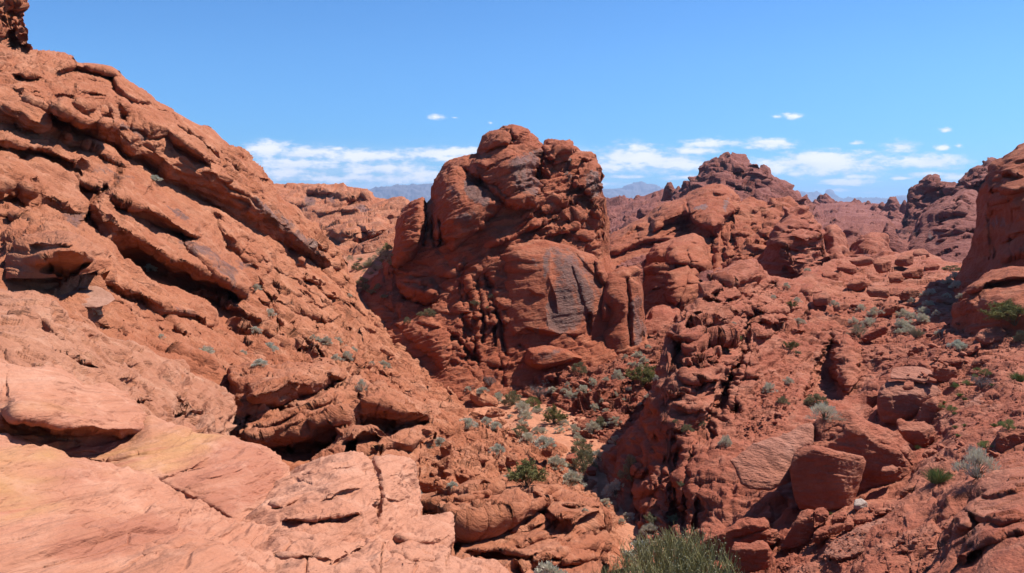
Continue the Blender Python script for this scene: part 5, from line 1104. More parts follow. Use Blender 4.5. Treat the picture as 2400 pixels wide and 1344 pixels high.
# ---------------------------------------------------------------- undercut blocks between hillside and foreground
QN = (-0.28, 0.15, 1)
QST = [('joints', 0.10, dict(n=QN, S=1.1, flat=0.3)), ('ridge', 0.12, dict(S=1.4, o=4, n=QN, flat=0.2)), ('strata', 0.20, dict(n=QN, T=0.42, warp=0.4)), ('strata', 0.06, dict(n=QN, T=0.15, warp=0.4)), ('blocks', 0.1, dict(n=QN, S=0.8)), ('holes', 0.25, dict(S=0.7, share=0.2, zone=(0.1, [(770, 970, 60, 40, 1.5), (640, 1060, 80, 30, 0.8)]))), ('fbm', 0.03, dict(S=0.2, o=4))]
sheet('undercut_block', [(536, 960), (540, 905), (548, 880), (558, 862), (572, 855), (600, 857), (626, 858), (670, 855), (715, 852), (750, 857), (778, 864), (800, 873), (815, 881), (840, 897), (856, 905), (880, 903), (910, 912), (943, 922), (975, 936), (1000, 948), (1014, 962), (1015, 985)],
      [(536, 1080), (640, 1110), (700, 1120), (1015, 1030)],
      [(570, 857, 20.5), (715, 854, 22), (815, 882, 22.5), (860, 905, 22), (1005, 952, 23.5), (540, 910, 19), (590, 910, 17.8), (700, 880, 19.6), (640, 960, 17.8), (700, 960, 18.2), (780, 930, 19), (860, 930, 20), (950, 960, 21), (580, 1020, 16.8), (700, 1010, 17.5), (790, 1000, 18.3), (900, 1000, 20), (1000, 1010, 22), (640, 1090, 16.5), (760, 1080, 17.5)],
      M['left'], style=QST, feats=[L_([(590, 940, 28), (598, 928, 44), (626, 912, 62), (687, 890, 48), (728, 885, 42), (768, 875, 26), (812, 888, 5)], 2.8, up=24, tail=12, wob=3), L_([(560, 1038, 14), (626, 1018, 40), (702, 993, 62), (753, 977, 70), (793, 970, 50), (812, 958, 8)], 1.9, up=26, tail=40, wob=3),
                                  L_([(836, 935, 8), (850, 942, 50), (880, 942, 56), (930, 962, 42), (985, 968, 26), (1012, 972, 6)], 2.6, up=26, tail=16), C_([(850, 915), (848, 950), (843, 995)], 0.9, w=4), L_([(590, 1005, 3), (650, 985, 4), (740, 950, 5), (790, 930, 3)], 0.5, up=12), L_([(600, 1025, 3), (660, 1002, 4), (740, 968, 3)], 0.4, up=10),
                                  B_([(765, 968), (772, 955), (780, 965), (774, 975)], -0.7, edge=5), B_([(676, 1055), (680, 1025), (686, 1030), (687, 1058)], -0.6, edge=5), B_([(800, 995), (800, 970), (822, 975), (820, 990)], -0.6, edge=8), B_([(885, 985), (890, 955), (915, 950), (912, 985)], -0.4, edge=12), B_([(565, 1010), (575, 970), (587, 975), (587, 1005), (575, 1020)], -1.0, edge=8), C_([(560, 1000), (620, 985), (700, 955)], 0.25, w=3)],
      round_px=14, round_m=1.0, thick=6, step=1.55, jag=1.2, label='big undercut red block with a deep slanting alcove above the smooth foreground rock', cat='rock block')
sheet('broken_ledge', [(690, 1120), (720, 1090), (760, 1060), (790, 1030), (800, 1010), (830, 1002), (870, 995), (885, 1000), (895, 1015), (912, 1025), (930, 1020), (960, 1010), (990, 1003), (1000, 1010), (1000, 1030), (992, 1060), (990, 1110), (985, 1150)], [(690, 1140), (985, 1220)],
      [(700, 1115, 15.8), (800, 1015, 17), (880, 1000, 17.4), (990, 1005, 18.5), (840, 1060, 15.8), (940, 1060, 16.6), (985, 1140, 16.5), (850, 1150, 14.5), (950, 1180, 15)], M['left'],
      style=QST, feats=[L_([(790, 1040, 4), (850, 1010, 20), (890, 1010, 16), (912, 1030, 4)], 0.9, up=14, tail=20), L_([(880, 1060, 4), (910, 1035, 26), (960, 1040, 16), (995, 1020, 4)], 0.9, up=16, tail=20), B_([(805, 1080), (815, 1040), (835, 1025), (830, 1060), (815, 1090)], -1.0, edge=8), L_([(920, 1090, 4), (955, 1080, 14), (985, 1095, 4)], 0.5, up=14)],
      round_px=9, round_m=0.6, thick=4, step=1.55, jag=2.0, label='broken red ledge with sharp shadowed corners below the undercut block', cat='rock ledge')
CN = (-0.15, 0.25, 1)
sheet('foreground_ledge', [(960, 1200), (968, 1175), (977, 1163), (1000, 1160), (1030, 1155), (1060, 1151), (1083, 1143), (1100, 1134), (1120, 1127), (1167, 1120), (1180, 1128), (1188, 1136), (1227, 1143), (1267, 1138), (1320, 1140), (1345, 1152), (1367, 1163), (1400, 1172), (1417, 1171), (1435, 1165), (1450, 1163), (1456, 1178), (1452, 1210), (1448, 1240), (1444, 1268), (1425, 1290), (1415, 1320), (1405, 1370)],
      [(960, 1560), (1405, 1560)],
      [(977, 1164, 20.5), (1167, 1122, 22), (1320, 1142, 22), (1450, 1166, 21.5), (1440, 1270, 20.5), (1050, 1190, 18.2), (1200, 1180, 18.8), (1350, 1190, 19.2), (1050, 1260, 16.8), (1200, 1260, 17), (1350, 1270, 17.8), (1100, 1344, 14.8), (1250, 1344, 15.2), (1390, 1344, 16.2), (1000, 1344, 14.6), (1200, 1400, 14), (1000, 1550, 11), (1390, 1550, 12)],
      M['left'], style=[('fbm', 0.12, dict(S=1.5, o=3)), ('strata', 0.34, dict(n=CN, T=0.42, warp=0.35, lat=6)), ('strata', 0.12, dict(n=CN, T=0.15, warp=0.35, lat=7)), ('ridge', 0.12, dict(S=1.8, o=3, n=CN, flat=0.25)), ('blocks', 0.07, dict(n=CN, S=0.9)), ('fbm', 0.02, dict(S=0.15, o=4))],
      feats=[L_([(1062, 1224, 20), (1100, 1222, 44), (1133, 1218, 48), (1193, 1204, 36), (1243, 1186, 24), (1322, 1153, 5)], 1.5, up=60, tail=60), L_([(1258, 1187, 5), (1310, 1214, 26), (1347, 1221, 24), (1383, 1202, 24), (1440, 1190, 10)], 1.3, up=40, tail=30),
             L_([(968, 1186, 4), (1033, 1182, 8), (1070, 1172, 4)], 0.7, up=16), L_([(968, 1214, 5), (1010, 1205, 10), (1050, 1195, 4)], 0.8, up=16), L_([(1065, 1178, 3), (1130, 1165, 6), (1187, 1140, 3)], 0.6, up=16), L_([(1190, 1150, 3), (1260, 1155, 6), (1330, 1146, 3)], 0.6, up=12),
             B_([(1358, 1262), (1362, 1238), (1390, 1228), (1412, 1235), (1412, 1268), (1385, 1272)], -1.4, edge=12), L_([(1080, 1290, 3), (1180, 1290, 6), (1260, 1310, 8), (1330, 1300, 3)], 0.7, up=20), L_([(1230, 1320, 3), (1300, 1322, 6), (1390, 1310, 3)], 0.6, up=18), L_([(1280, 1260, 3), (1320, 1255, 12), (1350, 1262, 3)], 0.7, up=16), C_([(1070, 1230), (1080, 1260), (1070, 1300)], 0.5, w=5)]
      + gen_ledges([(975, 1165), (1170, 1125), (1180, 1190), (1000, 1215)], 12, lambda x, y: -0.12, (40, 130), (0.2, 0.45), (2, 6), 51, up=(10, 16), tail=10)
      + gen_ledges([(1180, 1140), (1440, 1170), (1440, 1190), (1250, 1185)], 10, lambda x, y: 0.02, (40, 120), (0.15, 0.4), (2, 5), 52, up=(8, 14), tail=8)
      + gen_ledges([(1070, 1290), (1250, 1215), (1350, 1240), (1400, 1330), (1100, 1344)], 22, lambda x, y: -0.22, (40, 140), (0.15, 0.45), (2, 6), 53, up=(10, 18), tail=10),
      round_px=14, round_m=1.0, thick=6, step=1.5, jag=1.5, label='jutting layered red ledge with a dark undercut in the bottom middle', cat='rock ledge')

# ---------------------------------------------------------------- smooth pink rock underfoot
FN = (-0.32, 0.25, 0.9)
FST = [('fbm', 0.24, dict(S=1.8, o=2)), ('ridge', 0.05, dict(S=0.9, o=4, n=FN, flat=0.14)), ('strata', 0.050, dict(n=FN, T=0.16, warp=0.7, lat=7)), ('strata', 0.016, dict(n=FN, T=0.045, warp=0.8, lat=9)), ('joints', 0.03, dict(n=FN, S=0.7, flat=0.25, w=0.05)), ('fbm', 0.014, dict(S=0.25, o=4, n=FN, flat=0.2))]
FST2 = [('fbm', 0.12, dict(S=0.8, o=3)), ('joints', 0.06, dict(n=FN, S=0.6, flat=0.3, w=0.06)), ('ridge', 0.07, dict(S=0.5, o=4, n=FN, flat=0.35)), ('strata', 0.03, dict(n=FN, T=0.14, warp=0.6, lat=5)), ('fbm', 0.014, dict(S=0.12, o=4))]
fore = bpy.data.objects.new('foreground_rock', None)
COL.objects.link(fore)
tag(fore, 'smooth pale pink sandstone with yellowish bands in the bottom left foreground', 'rock outcrop')
sheet('lobe', [(-460, 800), (-120, 836), (0, 838), (18, 848), (60, 850), (105, 847), (140, 858), (170, 878), (195, 905), (240, 907), (283, 928), (320, 957), (348, 985), (345, 1005), (325, 1022)], [(-460, 1040), (-120, 1060), (60, 1070), (325, 1080)],
      [(0, 840, 9.3), (105, 848, 9.6), (240, 908, 9.9), (345, 990, 10.2), (0, 920, 7.6), (120, 930, 7.8), (220, 970, 8.2), (300, 1010, 8.8), (0, 1000, 7.3), (120, 1030, 7.9), (250, 1050, 8.5), (0, 1070, 7.7), (300, 1080, 8.6), (-420, 810, 8.6), (-420, 1030, 6.2)],
      M['fore'], style=FST, feats=[L_([(0, 968, 10), (80, 985, 24), (150, 1000, 30), (220, 1000, 30), (280, 1010, 24), (340, 1000, 6)], 0.75, up=50, tail=26, wob=5), C_([(15, 870), (12, 920)], 0.1, w=4)], paints=[V_([(-60, 985), (60, 975), (160, 1000), (240, 1010), (330, 1000), (345, 1030), (300, 1080), (-60, 1060)], 0.85, att='rust', soft=16), V_([(0, 920), (60, 915), (200, 950), (300, 975), (200, 985), (0, 960)], 0.35, att='rust', soft=14), V_([(0, 1000), (330, 1020), (330, 1080), (-60, 1080)], 0.5, att='pale', soft=20), V_([(0, 930), (120, 930), (200, 960), (100, 980), (0, 980)], 0.35, att='pale', soft=20)],
      round_px=60, round_m=1.2, thick=2.5, step=1.6, parent=fore)
sheet('lobe', [(60, 1075), (150, 1040), (240, 1040), (300, 1025), (348, 990), (380, 995), (405, 1005), (430, 1015), (442, 1030), (480, 1035), (530, 1036), (560, 1045), (600, 1053), (640, 1075), (665, 1095), (682, 1112), (676, 1130)], [(60, 1200), (360, 1260), (520, 1270), (676, 1180)],
      [(150, 1042, 8.3), (348, 992, 9.4), (442, 1032, 9.2), (560, 1046, 9.4), (680, 1112, 9.2), (200, 1080, 7.9), (350, 1070, 8.1), (500, 1100, 7.9), (600, 1120, 8.1), (350, 1130, 7.6), (500, 1180, 7.3), (560, 1230, 7.1), (200, 1180, 7.4)],
      M['fore'], style=FST, feats=[L_([(150, 1075, 4), (260, 1080, 7), (350, 1060, 8), (440, 1032, 3)], 0.14, up=40, tail=30), L_([(360, 1128, 4), (430, 1100, 5), (530, 1052, 3)], 0.09, up=40), C_([(365, 1130), (440, 1165), (540, 1215)], 0.05, w=4), L_([(420, 1110, 2), (500, 1085, 3), (560, 1070, 2)], 0.06, up=10), L_([(470, 1130, 2), (540, 1110, 3), (640, 1085, 2)], 0.05, up=10)],
      paints=[V_([(380, 1120), (450, 1060), (530, 1045), (600, 1058), (670, 1105), (640, 1150), (540, 1215), (450, 1170)], 0.55, att='rust', soft=14), V_([(200, 1060), (340, 1010), (440, 1036), (400, 1070), (260, 1090)], 0.6, att='rust', soft=14), V_([(200, 1040), (348, 1000), (440, 1035), (530, 1040), (380, 1110), (250, 1110), (150, 1090)], 0.95, att='pale', soft=20)], round_px=55, round_m=0.9, thick=2.5, step=1.5, parent=fore)
sheet('lobe', [(-460, 980), (-120, 1010), (0, 1020), (40, 1020), (70, 1028), (110, 1055), (160, 1075), (220, 1092), (280, 1105), (350, 1128), (420, 1165), (480, 1195), (540, 1225), (590, 1245), (630, 1262)], [(-460, 1640), (630, 1640)],
      [(0, 1022, 6.9), (110, 1057, 7.0), (280, 1107, 6.9), (420, 1166, 6.7), (540, 1226, 6.5), (630, 1262, 6.3), (0, 1120, 5.5), (150, 1150, 5.6), (300, 1200, 5.6), (450, 1260, 5.5), (0, 1250, 4.7), (150, 1280, 4.7), (300, 1330, 4.7), (500, 1340, 4.9), (0, 1344, 4.3), (300, 1420, 4.3), (-420, 1000, 6.2), (-420, 1344, 3.9), (-400, 1640, 3.0), (550, 1640, 3.3)],
      M['fore'], style=FST, feats=[L_([(340, 1330, 4), (420, 1290, 8), (560, 1240, 4)], 0.10, up=40, tail=30), C_([(420, 1165), (440, 1190), (450, 1200)], 0.05, w=3),],
      paints=[V_([(100, 1290), (200, 1190), (330, 1180), (480, 1230), (420, 1290), (250, 1330)], 0.6, att='rust', soft=24), V_([(-40, 1120), (120, 1090), (260, 1110), (120, 1150), (-40, 1190)], 0.45, att='rust', soft=20), V_([(-50, 1060), (120, 1060), (330, 1150), (250, 1190), (120, 1240), (-50, 1330)], 0.9, att='pale', soft=30), V_([(360, 1344), (460, 1290), (560, 1260), (540, 1300), (440, 1360)], 0.8, att='pale', soft=12)], round_px=60, round_m=0.8, thick=2.0, step=1.5, parent=fore)
sheet('lobe', [(525, 1240), (548, 1215), (580, 1185), (620, 1150), (680, 1112), (720, 1090), (755, 1075), (790, 1063), (825, 1058), (850, 1064), (868, 1080), (885, 1072), (915, 1067), (945, 1072), (962, 1085), (970, 1110), (973, 1150), (980, 1190), (986, 1225)], [(525, 1290), (986, 1330)],
      [(548, 1217, 7.4), (680, 1114, 8.6), (825, 1060, 9.2), (868, 1082, 9.4), (930, 1068, 9.8), (975, 1160, 9.4), (650, 1180, 7.3), (780, 1130, 7.8), (850, 1120, 8.2), (920, 1120, 8.5), (800, 1200, 6.9), (920, 1200, 7.6), (700, 1240, 6.5), (900, 1280, 6.8), (600, 1280, 6.3)],
      M['fore'], style=FST2, feats=[C_([(868, 1080), (885, 1120), (890, 1160), (880, 1230)], 0.35, w=7), L_([(650, 1215, 4), (720, 1220, 7), (780, 1210, 7), (870, 1200, 3)], 0.25, up=26, tail=18), L_([(600, 1180, 3), (660, 1190, 4), (720, 1160, 3)], 0.12, up=16), L_([(700, 1120, 3), (760, 1105, 5), (840, 1090, 3)], 0.12, up=14), L_([(740, 1180, 3), (800, 1150, 5), (860, 1140, 3)], 0.14, up=16), L_([(890, 1165, 3), (930, 1170, 6), (970, 1160, 3)], 0.16, up=20), L_([(885, 1110, 3), (920, 1110, 4), (955, 1120, 3)], 0.1, up=12)],
      round_px=45, round_m=0.9, thick=2.5, step=1.5, parent=fore)
sheet('lobe', [(868, 1260), (885, 1242), (910, 1228), (945, 1216), (985, 1212), (1020, 1214), (1050, 1212), (1066, 1222), (1073, 1245), (1072, 1280), (1066, 1310), (1060, 1330)], [(868, 1350), (1060, 1370)],
      [(870, 1260, 7.3), (985, 1214, 8.2), (1060, 1218, 8.4), (1070, 1290, 8.0), (940, 1260, 6.9), (1030, 1260, 7.3), (950, 1330, 6.3), (1050, 1340, 6.9)], M['fore'], style=FST2, feats=[L_([(915, 1262, 3), (950, 1270, 6), (1020, 1265, 8), (1066, 1250, 3)], 0.18, up=20), L_([(1010, 1300, 3), (1040, 1280, 8), (1070, 1270, 3)], 0.15, up=14)],
      round_px=34, round_m=0.7, thick=2.0, step=1.5, parent=fore)
sheet('lobe', [(430, 1380), (460, 1345), (500, 1320), (550, 1285), (600, 1262), (660, 1247), (720, 1238), (780, 1228), (830, 1230), (870, 1240), (890, 1255), (888, 1278), (905, 1290), (940, 1288), (980, 1280), (1015, 1282), (1040, 1296), (1048, 1312), (1075, 1312), (1110, 1315), (1150, 1325), (1190, 1350), (1210, 1380)], [(430, 1640), (1210, 1640)],
      [(460, 1346, 5.6), (600, 1264, 6.3), (780, 1230, 6.8), (890, 1258, 6.7), (1000, 1282, 6.7), (1150, 1327, 6.5), (700, 1290, 5.7), (850, 1310, 5.7), (980, 1320, 5.9), (700, 1344, 5.1), (900, 1360, 5.1), (1100, 1370, 5.5), (800, 1420, 4.6), (500, 1640, 3.2), (1150, 1640, 3.5)],
      M['fore'], style=FST2, feats=[C_([(888, 1270), (860, 1285), (825, 1300), (790, 1320)], 0.16, w=5), L_([(900, 1300, 3), (960, 1315, 4), (1045, 1312, 4)], 0.14, up=16), L_([(640, 1310, 3), (720, 1300, 5), (790, 1310, 3)], 0.1, up=16), C_([(940, 1290), (950, 1320), (940, 1344)], 0.06, w=4)],
      round_px=45, round_m=0.7, thick=2.0, step=1.5, parent=fore)
sheet('layered_outcrop', [(2160, 1380), (2185, 1345), (2210, 1300), (2222, 1250), (2240, 1225), (2268, 1192), (2283, 1165), (2292, 1150), (2300, 1126), (2330, 1106), (2370, 1097), (2400, 1093), (2460, 1085), (2740, 1060)], [(2160, 1560), (2740, 1560)],
      [(2185, 1345, 10.6), (2224, 1250, 11.8), (2292, 1150, 13.4), (2400, 1096, 13.6), (2290, 1220, 11.3), (2370, 1160, 11.8), (2300, 1290, 10.2), (2390, 1250, 10.2), (2300, 1344, 9.4), (2400, 1344, 8.8), (2250, 1344, 10), (2720, 1070, 12), (2720, 1344, 7.5), (2300, 1550, 7.2), (2720, 1550, 5.5)], M['right'],
      style=[('strata', 0.10, dict(n=(-0.35, 0.2, 1), T=0.3, warp=0.4)), ('strata', 0.04, dict(n=(-0.35, 0.2, 1), T=0.1, warp=0.4)), ('fbm', 0.15, dict(S=1.2, o=4)), ('blocks', 0.06, dict(n=(-0.3, 0, 1), S=0.6)), ('fbm', 0.012, dict(S=0.1, o=4))],
      feats=[L_([(2262, 1198, 5), (2300, 1215, 14), (2350, 1225, 16), (2420, 1210, 10)], 0.5, up=30, tail=20), L_([(2290, 1160, 3), (2340, 1165, 6), (2420, 1150, 4)], 0.3, up=20), L_([(2225, 1255, 20), (2262, 1230, 34), (2268, 1200, 8)], 0.7, up=30, tail=14), L_([(2240, 1320, 4), (2310, 1270, 10), (2420, 1240, 8)], 0.35, up=24)], paints=[V_([(2310, 1280), (2350, 1270), (2350, 1290), (2320, 1300)], 0.3, soft=10)],
      round_px=16, round_m=0.6, thick=3, step=1.6, jag=1.0, label='stepped flaky red outcrop in the bottom right corner', cat='rock outcrop')
# ---------------------------------------------------------------- boulders
BSTY = [('fbm', 0.06, dict(S=0.5, o=4)), ('ridge', 0.05, dict(S=0.25, o=5)), ('strata', 0.025, dict(n=(0.2, 0.2, 1), T=0.12, warp=0.5)), ('fbm', 0.008, dict(S=0.03, o=3))]


def boulder(poly, d, planes=(), label=None, g=(0.0, -0.25), mat='right', name='boulder', cat='boulder', thick=0.7, rnd=0.16, step=1.5, rough=1.0, group=None, feats=(), paints=(), bed=(0.2, 0.2, 1), style=BSTY):
    """closed rock from its outline: a front made of planes that meet along the given lines, a rounded rim and a back"""
    xs0 = [p[0] for p in poly]; ys0 = [p[1] for p in poly]
    x0, x1 = min(xs0), max(xs0); w = x1 - x0; h = max(ys0) - min(ys0)
    nx = max(14, int(w / step)); xs = np.linspace(x0 + 0.01, x1 - 0.01, nx)
    T = np.full(nx, 1e9); Bo = np.full(nx, -1e9)
    n = len(poly)
    for i in range(n):
        (ax, ay), (bx, by) = poly[i], poly[(i + 1) % n]
        if abs(bx - ax) < 1e-6:
            continue
        lo, hi = min(ax, bx), max(ax, bx)
        m = (xs >= lo) & (xs <= hi)
        y = ay + (by - ay) * (xs - ax) / (bx - ax)
        T = np.where(m, np.minimum(T, y), T); Bo = np.where(m, np.maximum(Bo, y), Bo)
    nr = max(12, int(h / step)); t = np.linspace(0, 1, nr)
    t = 0.5 - 0.5 * np.cos(np.pi * t) if nr < 60 else t
    py = Bo[None] + (T - Bo)[None] * t[:, None]
    px = np.broadcast_to(xs[None], py.shape)
    fx, fy = px.ravel().copy(), py.ravel().copy()
    cx, cy = (x0 + x1) / 2, (min(ys0) + max(ys0)) / 2
    k = d / F
    D = d + k * (g[0] * (fx - cx) + g[1] * (fy - cy))
    extra = np.zeros(len(fx))
    sd = (abs(hash((round(x0), round(cy)))) % 97) + 1.0
    wx = np.stack([fx / (0.35 * w + 8), fy / (0.35 * w + 8), np.full_like(fx, sd)], 1)
    wob = 0.05 * w * fbm(wx, 3, seed=sd)
    for (p, q, s) in planes:
        ex, ey = q[0] - p[0], q[1] - p[1]; L = math.hypot(ex, ey)
        dist = -(ex * (fy - p[1]) - ey * (fx - p[0])) / L + wob
        extra = np.maximum(extra, s * np.maximum(dist, 0))
    D = D + k * extra
    A = {'varnish': np.zeros(len(fx)), 'pale': np.zeros(len(fx))}
    for i, ft in enumerate(feats):
        kw = dict(ft[2]); kw.setdefault('sd', 1 + 0.4 * i)
        {'ledge': f_ledge, 'bulge': f_bulge, 'crack': f_crack}[ft[0]](fx, fy, D, ft[1], **kw)
    for i, (att, pts, kw) in enumerate(paints):
        f_paint(fx, fy, A[att], pts, sd=3 + i, **kw)
    dist, _, _ = poly_dist(fx, fy, list(poly) + [poly[0]])
    R = rnd * min(w, h)
    q = np.clip(dist / R, 0, 1)
    D = D + k * R * 0.9 * (1 - np.sqrt(1 - (1 - q) ** 2))
    D = D.reshape(py.shape)
    nb = 10; s = np.linspace(0, 1, nb + 2)[1:-1]
    th = thick * k * min(w, h * 1.6)
    dB = D[-1][None] * (1 - s[:, None]) + D[0][None] * s[:, None] + th * 2 * np.sqrt(s * (1 - s))[:, None] * np.clip((Bo - T)[None] / (0.4 * h), 0, 1)
    pyB = T[None] + (Bo - T)[None] * s[:, None]
    V = P(np.concatenate([px, np.broadcast_to(xs[None], pyB.shape)]), np.concatenate([py, pyB]), np.concatenate([D, dB]))
    nR = V.shape[0]
    Vw = np.concatenate([V[-1:], V, V[:1]])
    du = np.gradient(V, axis=1); dv = (Vw[2:] - Vw[:-2]) / 2
    Nn = np.cross(du, dv); Nn /= np.maximum(np.linalg.norm(Nn, axis=2), 1e-9)[..., None]
    for _ in range(2):
        Nw = np.concatenate([Nn[-1:], Nn, Nn[:1]]); Nn = (Nw[2:] + 2 * Nn + Nw[:-2]) / 4
    p = V.reshape(-1, 3).astype(np.float32)
    sz = k * min(w, h)
    gap = np.maximum(np.linalg.norm(du, axis=2), np.linalg.norm(dv, axis=2)).ravel()
    disp = np.zeros(len(p), np.float32)
    for si, (fn, a, kw) in enumerate(style):
        if 'S' in kw:
            S = kw['S'] * sz; v = fbm(p / S, kw.get('o', 4), ridged=(fn == 'ridge'), seed=sd + si) - (0.3 if fn == 'ridge' else 0)
        else:
            S = kw['T'] * sz; v = strata(p, bed, S, kw['warp'], seed=si + sd % 5)
        disp += (a * sz * rough * sstep(S / gap, 0.8, 3)).astype(np.float32) * v
    pin = np.ones((nR, nx)); e = max(2, nx // 14)
    ramp = np.clip(np.arange(nx) / e, 0, 1); pin *= np.minimum(ramp, ramp[::-1])[None]
    p = p + Nn.reshape(-1, 3).astype(np.float32) * (disp * pin.ravel().astype(np.float32))[:, None]
    idx = np.arange(nR * nx).reshape(nR, nx); nxt = np.roll(idx, -1, axis=0)
    quads = np.stack([idx[:, :-1], idx[:, 1:], nxt[:, 1:], nxt[:, :-1]], -1).reshape(-1, 4)
    pad = np.zeros(len(p) - nr * nx)
    at = {kk: np.concatenate([v, pad]) for kk, v in A.items() if v.any()}
    me = mesh_np(name, p, quads, True, at)
    zb_splat(p[:nr * nx].astype(float))
    return add(name, me, M[mat], label=label, cat=cat, group=group)


